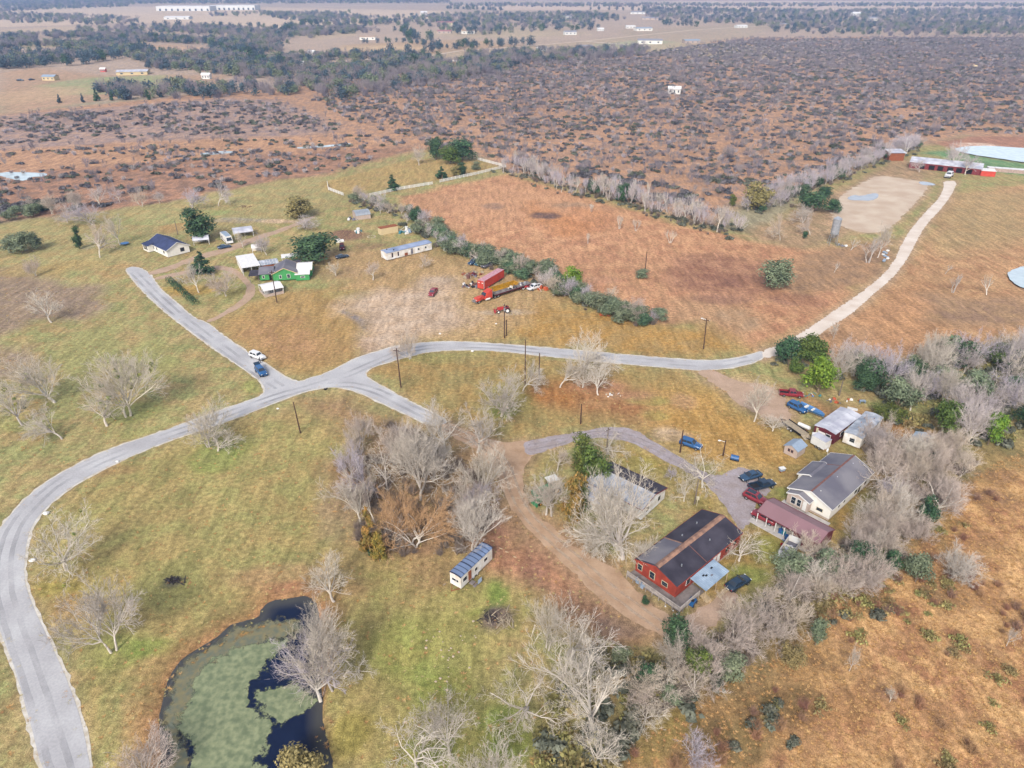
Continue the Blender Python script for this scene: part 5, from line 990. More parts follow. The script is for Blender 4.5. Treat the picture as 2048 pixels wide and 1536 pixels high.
# silver tank on legs
p = G(1664,489); r = thing('silver_tank', 'tall silver hopper tank on thin legs beside the sandy lot', 'tank', p)
part('tank', MB().tube([(0,0,2.6),(0,0,4.2),(0,0,9.8),(.0,0,10.5)], [.4,1.45,1.45,.5], 14), M['galvanised'], r, smooth=False)
for a in range(4): part('leg', MB().bar((1.9*math.cos(a*1.57+.6),1.9*math.sin(a*1.57+.6),0),(1.4*math.cos(a*1.57+.6),1.4*math.sin(a*1.57+.6),6.5),.13), M['galvanised'], r)
part('ladder', MB().bar((1.5,.2,0),(1.5,.2,10.2),.05).bar((1.5,-.2,0),(1.5,-.2,10.2),.05), M['galvanised'], r)
for z in (5.2,7.6): part('band', MB().tube([(0,0,z),(0,0,z+.1)], [1.48,1.48], 14), M['pale_metal'], r)

# far houses and works: small, but each one a house
def far_house(x, y, wpx, h, roof, wall, label, ang=None, ratio=.6, cat='house', n=3, name='far_house', rr=1.3):
    p = G(x, y); Lm = wpx/PXM(y)*.92; ang = ang if ang is not None else ((x*7+y*3) % 11-5)*.05
    r = thing(name, label, cat, (p.x-Lm/2, p.y, 0), ang); w = Lm*ratio
    volume(r, (0,0), Lm, w, 0, h, h*rr+.3, M[wall], M[roof], .5, wins=[('f', Lm*(i+.5)/n, h*.3, Lm*.06+.6, h*.4, 'window') for i in range(n)])
    return r
for a in ((98,161,28,3.6,'slate_blue_roof','tan_paint','yellow-walled house with a blue roof on the far left pasture'),(262,151,62,3.2,'pale_metal','tan_paint','long cream barn with a grey roof beyond the left pasture'),(206,144,11,3,'white_roof','container_red','tiny red shed with a white roof beyond the left pasture'),
    (332,117,34,3.5,'pale_metal','dirty_white','long pale shed among the far dark trees'),(352,39,52,5,'white_roof','white_paint','low white works building below the big far warehouses'),(412,158,18,4,'white_roof','white_paint','small white house in the far left trees'),(570,64,24,5,'tan_roof','cream_siding','far house with a tan roof on the left farmland'),
    (623,112,16,5,'white_roof','dirty_white','white gabled house in the far trees'),(595,132,26,3.5,'white_roof','dirty_white','flat white roof in the far trees'),(760,134,28,3.5,'pale_metal','white_paint','pale metal shed on the green far yard'),(890,50,38,5,'pink_roof','straw_wall','far house with a wide pink roof'),(937,68,28,5,'tan_roof','cream_siding','far house with a cream hipped roof'),
    (888,67,30,4,'pink_roof','beige_siding','far low brown house next to the cream one'),(735,80,34,4.5,'tan_roof','cream_siding','far tan-roofed house beside tall trees'),(1018,122,32,4.2,'grey_roof','dirty_white','grey-roofed barn at the edge of the rangeland'),(1084,102,22,3.6,'white_roof','white_paint','small white house south of the far road'),(1172,98,28,3.6,'grey_roof','beige_siding','grey-roofed house south of the far road'),
    (1142,70,26,5,'grey_roof','white_paint','far house with grey roof among round trees'),(1134,38,16,6,'grey_roof','cream_siding','far skyline house with a grey roof'),(1138,50,14,6,'tan_roof','straw_wall','far small yellow gabled house'),(1202,62,14,4,'white_roof','white_paint','far white cabin by dark trees'),(1262,57,20,4,'white_roof','dirty_white','far white shed beside the road'),
    (1290,62,36,4.5,'slate_blue_roof','cream_siding','far house with a blue-grey roof north of the road'),(1300,88,52,5,'grey_roof','cream_siding','wide grey-roofed ranch house beside the pale drive'),(1275,28,30,5,'grey_roof','white_paint','far skyline house on the right'),(1300,40,34,5,'grey_roof','beige_siding','far grey house above the pine block'),(1386,87,34,4,'slate_blue_roof','beige_siding','far blue-grey house on the green patch'),
    (1430,32,36,4.5,'tan_roof','white_paint','far long white building behind trees on the right'),(1486,56,24,4,'white_roof','white_paint','far white barn beside the road on the right'),(1714,33,18,8,'white_roof','white_paint','far white house with a steep gable on the right'),(1744,41,22,6,'grey_roof','cream_siding','far cream house beside the steep white one'),(1565,52,22,4,'grey_roof','beige_siding','far low grey shed right of the road'),
    (1348,188,26,4.5,'white_roof','white_paint','lone white tent-like shed in the rangeland'),(1948,137,8,2.5,'tan_paint','tan_paint','tiny yellow box stand in the rangeland'),(848,30,14,7,'white_roof','white_paint','far small white house left of the skyline grove')):
    far_house(*a)
for i, (x0, x1, y, lb) in enumerate(((313,420,22,'left long white warehouse on the far plain'),(423,510,20,'right long white warehouse on the far plain'))):
    a, b = G(x0, y), G(x1, y); r = thing('warehouse', lb, 'warehouse', a, 0); L = (b-a).length
    part('wall', MB().box(0,L,0,60,0,13), M['white_paint'], r); part('roof', MB().box(-.5,L+.5,-.5,60.5,13.01,13.6), M['white_roof'], r)
    for k in range(9): part('dock_door', MB().box(L*(k+.5)/9, L*(k+.5)/9+5.5, -.4, -.02, .5, 6.5), M['glass_dark'], r)
# ------------------------------------------------------------------ vehicles
def hull(stations):
    mb = MB(); n = len(stations)
    for (x, zb, zt, hw) in stations:
        m = (zb+zt)/2+.05; mb.v += [(x,-hw*.9,zb),(x,-hw,m),(x,-hw*.93,zt-.06),(x,-hw*.82,zt),(x,hw*.82,zt),(x,hw*.93,zt-.06),(x,hw,m),(x,hw*.9,zb)]
    for i in range(n-1):
        for j in range(8): mb.f.append((i*8+j, (i+1)*8+j, (i+1)*8+(j+1) % 8, i*8+(j+1) % 8)[::-1])
    mb.f.append(tuple(range(8))[::-1][::-1]); mb.f.append(tuple((n-1)*8+j for j in range(8))[::-1]); return mb
def vehicle(kind, label, rear, front, paint, cat=None, wheels='chrome', tail_open=False, sunroof=False, size=1.0, bed_load=None):
    """rear, front: photograph pixels on the ground under the two ends; only the middle and the heading are taken from them"""
    a, b = G(*rear).to_2d(), G(*front).to_2d(); c = (a+b)/2; t = b-a
    name = {'sedan':'sedan_car','suv':'suv_car','pickup':'pickup_truck','jeep':'off_road_vehicle'}[kind]
    r = thing(name, label, cat or {'sedan':'car','suv':'car','pickup':'pickup truck','jeep':'off-road vehicle'}[kind], (c.x, c.y, .02), math.atan2(t.y, t.x)); r.scale = (size,)*3; m = M[paint]
    if kind == 'sedan':
        part('body', hull([(-2.42,.42,.78,.74),(-2.3,.28,.98,.88),(-1.5,.25,1.02,.92),(.9,.25,.98,.92),(1.9,.26,.84,.88),(2.38,.36,.66,.76)]), m, r, smooth=True); g = (-1.75,-1.0,.15,1.05); zb, zt, hb_, ht = .97,1.42,.80,.62; wx = (-1.5,1.45)
    elif kind in ('suv', 'jeep'):
        part('body', hull([(-2.35,.45,.95,.80),(-2.28,.32,1.12,.92),(-1.2,.3,1.14,.95),(1.0,.3,1.12,.95),(2.0,.32,1.02,.92),(2.36,.42,.82,.80)]), m, r, smooth=True); g = (-2.28,-1.95,.25,1.0) if kind == 'suv' else (-2.2,-2.1,.4,.75); zb, zt, hb_, ht = 1.1,1.74,.85,.70; wx = (-1.45,1.5)
    else:
        part('body', hull([(-2.75,.45,.62,.86),(-2.65,.42,.66,.92),(-.75,.42,.66,.94),(-.7,.38,1.12,.95),(1.2,.38,1.12,.95),(2.3,.42,1.02,.92),(2.72,.5,.82,.84)]), m, r, smooth=False); g = (-.72,-.6,.75,1.35); zb, zt, hb_, ht = 1.1,1.76,.85,.70; wx = (-1.75,1.75)
        part('bed_wall', MB().box(-2.74,-.72,-.95,-.86,.5,1.12).box(-2.74,-.72,.86,.95,.5,1.12), m, r); part('tailgate', MB().box(-2.78,-2.70,-.855,.855,.5,1.10), m, r); part('bed_floor', MB().box(-2.69,-.73,-.855,.855,.66,.70), M['black_rubber'], r)
    x0, x1, x2, x3 = g; part('cabin', MB().hexa([(x0,-hb_,zb),(x3,-hb_,zb),(x3,hb_,zb),(x0,hb_,zb)], [(x1,-ht,zt),(x2,-ht,zt),(x2,ht,zt),(x1,ht,zt)]), m, r)
    def pt(fx, fz, s, o=.012):   # a point on the side glass plane
        xa = x0+(x1-x0)*fz; xb = x3+(x2-x3)*fz; return (xa+(xb-xa)*fx, s*(hb_+(ht-hb_)*fz+o), zb+(zt-zb)*fz)
    for s in (-1, 1):
        for f0, f1 in ((.10,.49),(.54,.90)):
            q = [pt(f0,.12,s),pt(f1,.12,s),pt(f1,.85,s),pt(f0,.85,s)]; part('side_window', MB().add(q if s < 0 else q[::-1], [(0,1,2,3)]), M['glass_dark'], r)
    def fr(u, fz, front, o=.012):
        xa = (x3+(x2-x3)*fz+o) if front else (x0+(x1-x0)*fz-o); return (xa, u*(hb_+(ht-hb_)*fz), zb+(zt-zb)*fz+.004)
    part('windshield', MB().add([fr(-.88,.08,1),fr(.88,.08,1),fr(.86,.9,1),fr(-.86,.9,1)], [(0,1,2,3)]), M['glass_dark'], r)
    if not tail_open: part('rear_window', MB().add([fr(-.85,.15,0),fr(.85,.15,0),fr(.82,.88,0),fr(-.82,.88,0)], [(3,2,1,0)]), M['glass_dark'], r)
    else: part('tailgate', MB().bar((x1,0,zt),(x1-.95,0,zt+.35),1.5,.07), M['car_black'], r, 'rear hatch raised open')
    if sunroof: part('sunroof', MB().box(x1+.15, x2-.35, -ht*.75, ht*.75, zt+.003, zt+.015), M['glass_dark'], r)
    hw = .86 if kind != 'sedan' else .82; rad = .36 if kind != 'sedan' else .32
    for x in wx:
        for s in (-1, 1): wheel(r, x, s*hw, rad, .24, wheels)
    xf = {'sedan':2.36,'suv':2.34,'jeep':2.34,'pickup':2.70}[kind]; xr = {'sedan':-2.42,'suv':-2.36,'jeep':-2.36,'pickup':-2.79}[kind]; zh = .64 if kind == 'sedan' else .84
    for s in (-1, 1):
        part('headlight', MB().box(xf-.12, xf+.02, s*.62-.14, s*.62+.14, zh-.06, zh+.07), M['white_trim'], r); part('taillight', MB().box(xr-.015, xr+.08, s*.7-.11, s*.7+.11, zh+.02, zh+.16), M['tractor_red'], r)
        part('mirror', MB().box(x3-.35, x3-.2, s*(hb_+.03)-.0, s*(hb_+.03)+s*.2 if s > 0 else s*(hb_+.03), zb+.02, zb+.16) if s > 0 else MB().box(x3-.35, x3-.2, -hb_-.23, -hb_-.03, zb+.02, zb+.16), m, r)
    part('bumper', MB().box(xf-.04, xf+.06, -.7, .7, .34, .5), M['chrome' if kind == 'pickup' else 'black_rubber'], r); part('licence_plate', MB().box(xr-.03, xr+.02, -.25, .25, .5, .62), M['white_trim'], r)
    return r
vehicle('sedan', 'glossy black car parked on the grass right of the red house', (1456,1182), (1494,1160), 'car_black') 
vehicle('suv', 'dark red car with a black sunroof at the corner of the burgundy carport', (1497,995), (1524,1008), 'car_red', sunroof=True)
vehicle('suv', 'magenta-red car parked half under the burgundy carport', (1548,1050), (1508,1030), 'car_red')
vehicle('sedan', 'dark blue car parked on the grey gravel north of the dark pickup', (1519,951), (1481,962), 'car_dark')
vehicle('pickup', 'dark pickup truck with an empty bed on the grey gravel', (1501,981), (1545,970), 'car_black')
vehicle('suv', 'dark blue pickup-like car on the lawn behind a utility pole', (1366,888), (1396,898), 'car_blue')
vehicle('suv', 'blue car parked between the boat and the flat trailer', (1578,812), (1610,828), 'car_blue')
vehicle('pickup', 'bright red pickup truck with a full bed on the east dirt parking', (1562,790), (1602,794), 'car_red')
vehicle('suv', 'blue car with its rear hatch raised on the road stub', (517,741), (529,754), 'car_blue', tail_open=True)
vehicle('jeep', 'white off-road car at the side of the road stub', (506,713), (526,720), 'car_white')
vehicle('pickup', 'lone red pickup on the gravel patch of the north yard', (870,583), (862,594), 'car_red')
vehicle('pickup', 'dark blue wreck next to the teal pickup below the hedgerow', (958,524), (940,531), 'car_dark')
vehicle('pickup', 'teal pickup among the wrecks below the hedgerow', (970,525), (953,533), 'car_teal')
vehicle('suv', 'pale blue wreck at the back of the wrecks below the hedgerow', (962,516), (948,511), 'slate_blue_roof') if False else vehicle('suv', 'silver-blue wreck nearest the hedgerow', (966,522), (951,516), 'car_white')
vehicle('jeep', 'mossy grey wreck in front of the teal pickup', (982,531), (966,537), 'grey_shingle')
vehicle('pickup', 'white broken pickup at the east end of the flatbed trailer', (1078,575), (1060,581), 'car_white')
vehicle('sedan', 'dark small car on the drive beside the blue-roofed house', (441,498), (457,495), 'car_dark')
vehicle('suv', 'dark red car beside the broad green oak', (684,494), (685,502), 'maroon')
vehicle('sedan', 'black car on the grass south of the broad green oak', (679,517), (690,515), 'car_black')
vehicle('jeep', 'white truck at the foot of the barn on the white gravel road', (1903,350), (1890,359), 'car_white', size=1.5)
vehicle('sedan', 'tiny dark car left on the far left farm track', (35,162), (47,162), 'car_black', size=1.4); vehicle('sedan', 'tiny dark car beside the blue-roofed far house', (58,161), (69,160), 'car_black', size=1.2)

# semi tractor, flatbed, dumper
r = thing('semi_truck', 'red long-nosed semi truck hitched to the flatbed trailer', 'truck', (-10.9,201.4,0), math.atan2(13.6,16.5)); r.rotation_euler.z += math.pi
# local x points forward (to the south-west)
part('hood', hull([(-2.6,.8,1.75,.7),(-1.2,.75,1.85,.8),(.3,.7,1.65,.75),(.6,.7,1.45,.68)]), M['container_red'], r); part('cab', MB().hexa([(-5.3,-1.2,.8),(-2.5,-1.1,.8),(-2.5,1.1,.8),(-5.3,1.2,.8)], [(-5.3,-1.15,3.3),(-3.3,-.95,2.7),(-3.3,.95,2.7),(-5.3,1.15,3.3)]), M['container_red'], r)
part('windshield', MB().add([(-2.52,-1,1.9),(-2.52,1,1.9),(-3.2,.85,2.62),(-3.2,-.85,2.62)], [(0,1,2,3)]), M['glass_dark'], r); part('grille', MB().box(.61,.7,-.5,.5,.7,1.4), M['chrome'], r); part('bumper', MB().box(.7,.95,-1.15,1.15,.4,.75), M['chrome'], r)
for s in (-1,1): part('fender', MB().box(-.8,.5,s*.95-.22,s*.95+.22,.95,1.15), M['container_red'], r); part('fuel_tank', MB().cyl((-4.4,s*1.05,.7),.32,1.6,12,'x'), M['white_trim'], r); part('headlight', MB().box(.5,.62,s*.75-.1,s*.75+.1,1.1,1.3), M['white_trim'], r); part('exhaust_stack', MB().cyl((-5.5,s*1.0,1),.09,2.7,8), M['chrome'], r)
part('chassis', MB().box(-8.6,-.2,-.4,.4,.55,.85), M['black_rubber'], r)
for x in (-.2,-6.4,-7.7):
    for s in (-1,1): wheel(r, x, s*.98, .5, .3)
f = thing('flatbed_trailer', 'long flatbed trailer loaded with scrap behind the red semi truck', 'trailer', (-10.9,201.4,0), math.atan2(13.6,16.5))
part('deck', MB().box(6.4,21.6,-1.25,1.25,1.2,1.4), M['deck_wood'], f); part('rail', MB().box(6.4,21.6,-1.32,-1.26,1.1,1.4), M['maroon'], f); part('rail', MB().box(6.4,21.6,1.26,1.32,1.1,1.4), M['maroon'], f)
for x in (18.4,19.6):
    for s in (-1,1): wheel(f, x, s*1.0, .5, .3, 'dirty_white')
LR = random.Random(3)
def scrap(name, label, cat, p, n, ext, mats, rz=0, z0=0, size=(.2,.9)):
    r = thing(name, label, cat, p, rz)
    for i in range(n):
        x, y = LR.uniform(-ext[0], ext[0]), LR.uniform(-ext[1], ext[1]); a, b, c = (LR.uniform(*size) for _ in range(3)); mb = MB(); k = LR.random()
        if k < .4: mb.cyl((0,0,0), a*.5, b, 9, LR.choice('xyz'))
        elif k < .75: mb.hexa([(-a/2,-b/2,0),(a/2,-b/2,0),(a/2,b/2,0),(-a/2,b/2,0)], [(-a/3,-b/3,c*.7),(a/3,-b/2.4,c*.6),(a/3,b/3,c*.7),(-a/2.6,b/3,c*.6)])
        else: mb.bar((-a,0,.05),(a,b*.3,c*.8),.09)
        rot = Matrix.Rotation(LR.random()*3.1, 3, 'Z'); mb.v = [tuple(rot @ Vector(v)+Vector((x,y,z0+.05))) for v in mb.v]; mb.v = [(v[0],v[1],max(z0+.01,v[2])) for v in mb.v]
        part(LR.choice(('drum','panel','pipe')) if k < .75 else 'bar', mb, M[LR.choice(mats)], r)
    return r
fx = lambda d: (-10.9+d*.772, 201.4+d*.636, 0)
scrap('scrap_load', 'heap of grey scrap parts on the middle of the flatbed trailer', 'scrap', fx(14), 12, (1.4,.9), ['galvanised','grey_shingle','dirty_white','black_rubber'], .69, 1.4); scrap('scrap_load', 'heap of white scrap parts at the back end of the flatbed trailer', 'scrap', fx(18.2), 10, (1.2,.9), ['galvanised','white_paint','grey_shingle'], .69, 1.4)
r, L = site('yellow_dump_bed', 'rusty yellow open dump trailer between red trailer and flatbed', 'dump trailer', (-5.4,207.2), (2.2,213.4))
part('side_wall', MB().box(0,L,0,.12,.5,1.9), M['yellow_paint'], r); part('side_wall', MB().box(0,L,2.5,2.62,.5,1.9), M['yellow_paint'], r); part('end_wall', MB().box(-.1,0,.0,2.62,.5,1.7), M['yellow_paint'], r); part('end_wall', MB().box(L,L+.1,0,2.62,.5,1.9), M['yellow_paint'], r); part('floor', MB().box(0,L,.13,2.49,.5,.6), M['void'], r)
for i in range(8): part('rib', MB().box(.6+i*1.15,.75+i*1.15,-.12,-.005,.5,1.9), M['yellow_paint'], r)
for x in (6.6,7.8):
    for y in (.3,2.3): wheel(r, x, y, .45, .3, 'rust')
scrap('farm_scrap', 'tangle of purple-brown farm implements west of the red box trailer', 'scrap', G(945,552), 26, (3.6,2.4), ['brown_trim','rust','maroon','grey_shingle','dead_wood'], 0, 0, (.3,1.6)); scrap('farm_scrap', 'low dark farm scrap beside the doors of the red box trailer', 'scrap', G(940,572), 20, (2.8,2.2), ['black_rubber','brown_trim','grey_shingle','white_paint'], 0, 0, (.3,1.4))
scrap('junk_pile', 'white and blue junk beside the tan storage shed', 'junk', G(812,465), 16, (2.6,2.4), ['white_paint','slate_blue_roof','white_paint','glass_dark','teal_plastic'], 0, 0, (.5,2.2)); scrap('junk_pile', 'orange and white junk by the broken white pickup', 'junk', G(1085,578), 12, (1.6,1.6), ['orange_paint','white_paint','orange_paint','dirty_white'], 0, 0, (.5,1.6))
scrap('junk_pile', 'small white and green junk behind the broad green oak', 'junk', G(716,465), 8, (1.8,1.2), ['white_paint','teal_plastic','tan_paint'], 0, 0, (.4,1.6)); scrap('junk_pile', 'white boxes stacked beside the broad green oak', 'junk', G(677,482), 9, (1,1.8), ['white_paint','dirty_white'], 0, 0, (.5,1.8))
scrap('junk_pile', 'pale scrap beside the silver tank legs', 'junk', G(1680,492), 9, (2,1), ['white_paint','galvanised','grey_shingle'], 0, 0, (.3,1.2)); scrap('junk_pile', 'scattered white rubbish near the north road trees', 'junk', G(1232,792), 9, (2.4,.9), ['white_paint','stone'], 0, 0, (.15,.6)); scrap('junk_pile', 'pale rubbish north-west of the orange field hedge', 'junk', G(705,440), 8, (2.5,1), ['white_paint','grey_shingle'], 0, 0, (.4,1.5))
scrap('junk_pile', 'coloured clutter east of the bright red pickup', 'junk', G(1622,792), 12, (2.2,1.4), ['white_paint','teal_plastic','orange_paint','tarp_blue','yellow_paint'], 0, 0, (.2,.8)); scrap('junk_pile', 'clutter along the hedge north of the maroon mobile home', 'junk', G(1690,802), 14, (4,1.2), ['white_paint','rust','orange_paint','grey_shingle'], 0, 0, (.2,.9)); scrap('junk_pile', 'blue barrels and boxes beside the garage of the burgundy carport', 'junk', G(1570,1075), 10, (.8,1.8), ['tarp_blue','teal_plastic','barrel_blue','white_paint'], 0, 0, (.4,1.1))
scrap('farm_scrap', 'rusty scrap at the foot of the hedgerow south of the yellow-green tree', 'scrap', G(1208,630), 6, (1.3,.8), ['rust','orange_paint'], 0, 0, (.3,1.2)); scrap('junk_pile', 'white crates under the west carport of the green house', 'junk', G(497,528), 9, (1.5,1.5), ['tractor_red','white_paint','tarp_blue'], 0, 0, (.4,1.4))
for i in range(9): p = G(1765+LR.uniform(-2,14), 503+i*2.6); solo('rubbish_sack', MB().ball((0,0,.35), .62, 8, 5, (1,.8,.6), LR, .12), M['slate_blue_roof' if i % 3 else 'white_paint'], 'rubbish sack in the heap beside the white gravel road', 'sack', 'heap of rubbish sacks', loc=p)
# boat on its trailer, flat trailers, tank, tractors, stock trailer
def boat(px, py, ang, label, L=6.4, c='tarp_blue'):
    r = thing('boat_trailer', label, 'boat', G(px, py), ang); mb = MB(); n = 7
    for i in range(n+1):
        t = i/n; hw = 1.0*math.sqrt(max(.02, 1-max(0, (t-.45)/.55)**2)); x = -L/2+L*t; mb.v += [(x,-hw,1.25),(x,-hw*.55,.65),(x,hw*.55,.65),(x,hw,1.25),(x,hw*.8,1.0),(x,-hw*.8,1.0)]
    for i in range(n):
        for j in range(6): mb.f.append((i*6+j,i*6+(j+1) % 6,(i+1)*6+(j+1) % 6,(i+1)*6+j))
    mb.f += [tuple(range(6)), tuple(n*6+j for j in range(6))[::-1]]; part('hull', mb, M[c], r); part('seat', MB().box(-1.5,-1.0,-.7,.7,1.0,1.3), M['white_paint'], r); part('seat', MB().box(.2,.6,-.6,.6,1.0,1.3), M['white_paint'], r); part('motor', MB().box(-3.6,-3.2,-.2,.2,.7,1.6), M['teal_plastic'], r)
    part('frame', MB().bar((-2.4,-.7,.5),(4.0,0,.45),.08).bar((-2.4,.7,.5),(4.0,0,.45),.08), M['galvanised'], r)
    for s in (-1,1): wheel(r, -1, s*1.0, .3, .2)
    return r
boat(1621,826,math.radians(-52),'bright blue boat on a trailer beside the blue car')
r, L = site('equipment_trailer', 'long flat black-edged equipment trailer with a ramp on the east lawn', 'trailer', (59.9,133.0), (62.3,127.6))
part('deck', MB().box(0,L,0,2.1,.55,.65), M['dead_wood'], r); part('rail', MB().box(0,L,-.08,-.005,.5,.9), M['black_rubber'], r); part('rail', MB().box(0,L,2.105,2.18,.5,.9), M['black_rubber'], r); part('ramp', MB().bar((L+.05,1.05,.6),(L+1.3,1.05,.1),2.0,.06), M['dead_wood'], r); part('hitch', MB().bar((0,.4,.5),(-1.3,1.05,.45),.09).bar((0,1.7,.5),(-1.3,1.05,.45),.09), M['black_rubber'], r)
for x in (2.4,3.3):
    for y in (-.2,2.3): wheel(r, x, y, .33, .2, 'white_trim')
r = thing('propane_tank', 'white propane tank lying on the lawn by the flat trailer', 'tank', G(1607,857), math.radians(-48)); part('tank', MB().tube([(-1.5,0,.65),(-1.3,0,.65),(1.3,0,.65),(1.5,0,.65)],[.15,.45,.45,.15],12), M['white_paint'], r)
for x in (-.8,.8): part('foot', MB().box(x-.1,x+.1,-.3,.3,0,.25), M['rust'], r)
r = thing('oil_tank', 'dark blue box-shaped tank on the lawn east of the lamp post', 'tank', G(1469,920), math.radians(-25)); part('tank', MB().tube([(-.8,0,.62),(.8,0,.62)],[.55,.55],12), M['car_blue'], r); part('frame', MB().box(-.9,.9,-.4,.4,0,.12), M['black_rubber'], r)
r = thing('bee_box', 'small white box on a stand on the lawn west of the grey-roofed house', 'box', G(1563,944), .3); part('box', MB().box(-.5,.5,-.35,.35,.4,.95), M['slate_blue_roof'], r); part('lid', MB().box(-.6,.6,-.45,.45,.955,1.05), M['white_paint'], r)
for x in (-.4,.4): part('leg', MB().box(x-.05,x+.05,-.3,.3,0,.395), M['rust'], r)
r = thing('garden_cart', 'small dark blue utility cart below the deck corner of the red house', 'cart', G(1384,1208), .9); part('body', MB().hexa([(-.9,-.5,.35),(.9,-.5,.35),(.9,.5,.35),(-.9,.5,.35)],[(-.8,-.55,.95),(.5,-.5,1.0),(.5,.5,1.0),(-.8,.55,.95)]), M['car_blue'], r); part('seat', MB().box(-.5,-.1,-.35,.35,1.0,1.25), M['black_rubber'], r)
for x in (-.6,.6):
    for s in (-1,1): wheel(r, x, s*.5, .24, .16)
def tractor(px, py, ang, label, c, rimc, sc=1.0, canopy=None):
    r = thing('tractor', label, 'tractor', G(px, py), ang); r.scale = (sc,)*3
    part('hood', MB().hexa([(.1,-.35,.8),(1.8,-.3,.8),(1.8,.3,.8),(.1,.35,.8)],[(.1,-.3,1.45),(1.7,-.25,1.3),(1.7,.25,1.3),(.1,.3,1.45)]), M[c], r); part('body', MB().box(-1.0,.1,-.4,.4,.6,1.1), M[c], r); part('seat', MB().box(-.8,-.4,-.25,.25,1.1,1.5), M['black_rubber'], r); part('steering_wheel', MB().cyl((-.1,0,1.55),.2,.04,10), M['black_rubber'], r)
    for s in (-1,1): part('fender', MB().box(-1.2,-.1,s*.62-.15,s*.62+.15,1.25,1.35), M[c], r); wheel(r, -.75, s*.8, .68, .36, rimc); wheel(r, 1.45, s*.65, .38, .25, rimc)
    if canopy:
        part('canopy', MB().box(-1.3,.4,-.7,.7,2.3,2.38), M[canopy], r)
        for x in (-1.1,.2): part('post', MB().bar((x,-.6,1.2),(x,-.6,2.3),.06).bar((x,.6,1.2),(x,.6,2.3),.06), M['black_rubber'], r)
    part('loader', MB().bar((.3,-.5,1),(2.2,-.5,.5),.1).bar((.3,.5,1),(2.2,.5,.5),.1).box(2.2,2.5,-.8,.8,.15,.75), M[c], r)
tractor(1098,985,3.6,'green tractor with a white canopy behind slender bare trees','tractor_green','yellow_paint',1.35,'white_paint'); tractor(1088,1002,3.8,'green mower tractor in front of the canopied one','tractor_green','yellow_paint',1.0); tractor(1008,624,3.3,'small red tractor beside the north utility pole','tractor_red','dirty_white',1.2); tractor(1055,579,2.9,'red loader tractor between flatbed and broken pickup','tractor_red','white_paint',.9)
r, L = site('stock_trailer', 'white open-topped stock trailer at the corner of the burgundy garage', 'trailer', (47.0,89.6), (50.1,93.4))
part('side_wall', MB().box(0,L,0,.06,.5,1.9), M['dirty_white'], r); part('side_wall', MB().box(0,L,2.04,2.1,.5,1.9), M['dirty_white'], r); part('end_wall', MB().box(-.05,0,0,2.1,.5,1.9), M['pale_metal'], r); part('end_wall', MB().box(L,L+.05,0,2.1,.5,1.9), M['dirty_white'], r); part('floor', MB().box(0,L,.07,2.03,.5,.58), M['grey_shingle'], r); part('divider', MB().box(2.2,2.28,.07,2.03,.6,1.7), M['dirty_white'], r)
for x in (1.9,2.8):
    for y in (-.1,2.2): wheel(r, x, y, .34, .2)
scrap('scrap_load', 'jumble of white appliances inside the stock trailer', 'scrap', (48.0,92.0,0), 10, (.9,.7), ['white_paint','pale_metal','grey_shingle'], .9, .6, (.4,1.0))
solo('fuel_can', MB().box(-.2,.2,-.15,.15,0,.5).box(-.05,.05,-.05,.05,.5,.58), M['tractor_red'], 'red can on the grass beside the blue barrels', 'can', loc=G(1563,1091))

# ------------------------------------------------------------------ poles, fences, small things
def pole(x, y, yt, label, arm=True, lamp=False, trans=False, m='pole_wood', name='utility_pole', lean=0):
    h = max(3.5, HT(x, y, yt)); r = thing(name, label, 'utility pole' if name == 'utility_pole' else name.replace('_', ' '), G(x, y), 1.1+x*.01); r.rotation_euler[1] = lean
    part('pole', MB().tube([(0,0,-.2),(0,0,h*.5),(0,0,h)], [.17,.14,.11], 8), M[m], r)
    if arm: part('crossarm', MB().box(-.9,.9,-.06,.06,h-.7,h-.55), M[m], r); [part('insulator', MB().cyl((q,0,h-.55),.06,.18,6), M['white_trim'], r) for q in (-.8,.8)]
    if trans: part('transformer', MB().cyl((.3,0,h-1.9),.24,.8,10), M['galvanised'], r)
    if lamp: part('lamp', MB().bar((0,0,h-.5),(1.1,0,h-.2),.07).ball((1.25,0,h-.25),.26,8,5,(1.2,1,.5)), M['white_trim'], r)
    return r
pole(802,775,697,'dark brown utility pole on the triangle of grass beside the junction',lean=.03); pole(601,866,803,'dark utility pole on the slope below the junction',arm=False,lean=-.05); pole(1009,676,608,'tall utility pole standing before the red tractor',trans=True); pole(1013,672,640,'short brown stub pole beside the tall one with a transformer',arm=False)
pole(1050,768,680,'thin utility pole behind the tree crown north of the road',arm=False); pole(1078,760,706,'brown utility pole between the two round bare trees',arm=False); pole(1161,848,808,'short brown pole north of the grey gravel drive',arm=False); pole(1213,903,855,'grey pole at the inner edge of the grey gravel drive',m='pole_grey'); pole(1407,698,637,'brown utility pole with a lamp on the verge of the east road',lamp=True,lean=.04)
pole(554,605,541,'dark utility pole in front of the green house',arm=True); pole(1289,553,503,'dead grey pole standing in the orange field',arm=False); pole(1360,905,860,'black pole in front of the dark blue car on the lawn',arm=False); pole(1446,912,880,'short pole with a round white lamp on the east lawn',lamp=True,arm=False); pole(1389,1008,960,'thin pole north of the red house roof',arm=False,m='pole_grey')
pole(1678,792,760,'pale grey pole in the hedge behind the maroon mobile home',arm=False,m='pole_grey'); pole(1806,312,275,'white pole at the tree line west of the barn, left of two',arm=False,m='white_trim'); pole(1812,311,282,'white pole at the tree line west of the barn, right of two',arm=False,m='white_trim'); pole(356,470,442,'thin pole with a white box behind the blue-roofed house',arm=False,m='pole_grey'); pole(1657,363,343,'pale pole in the tree line to the barn',arm=False,m='white_trim')
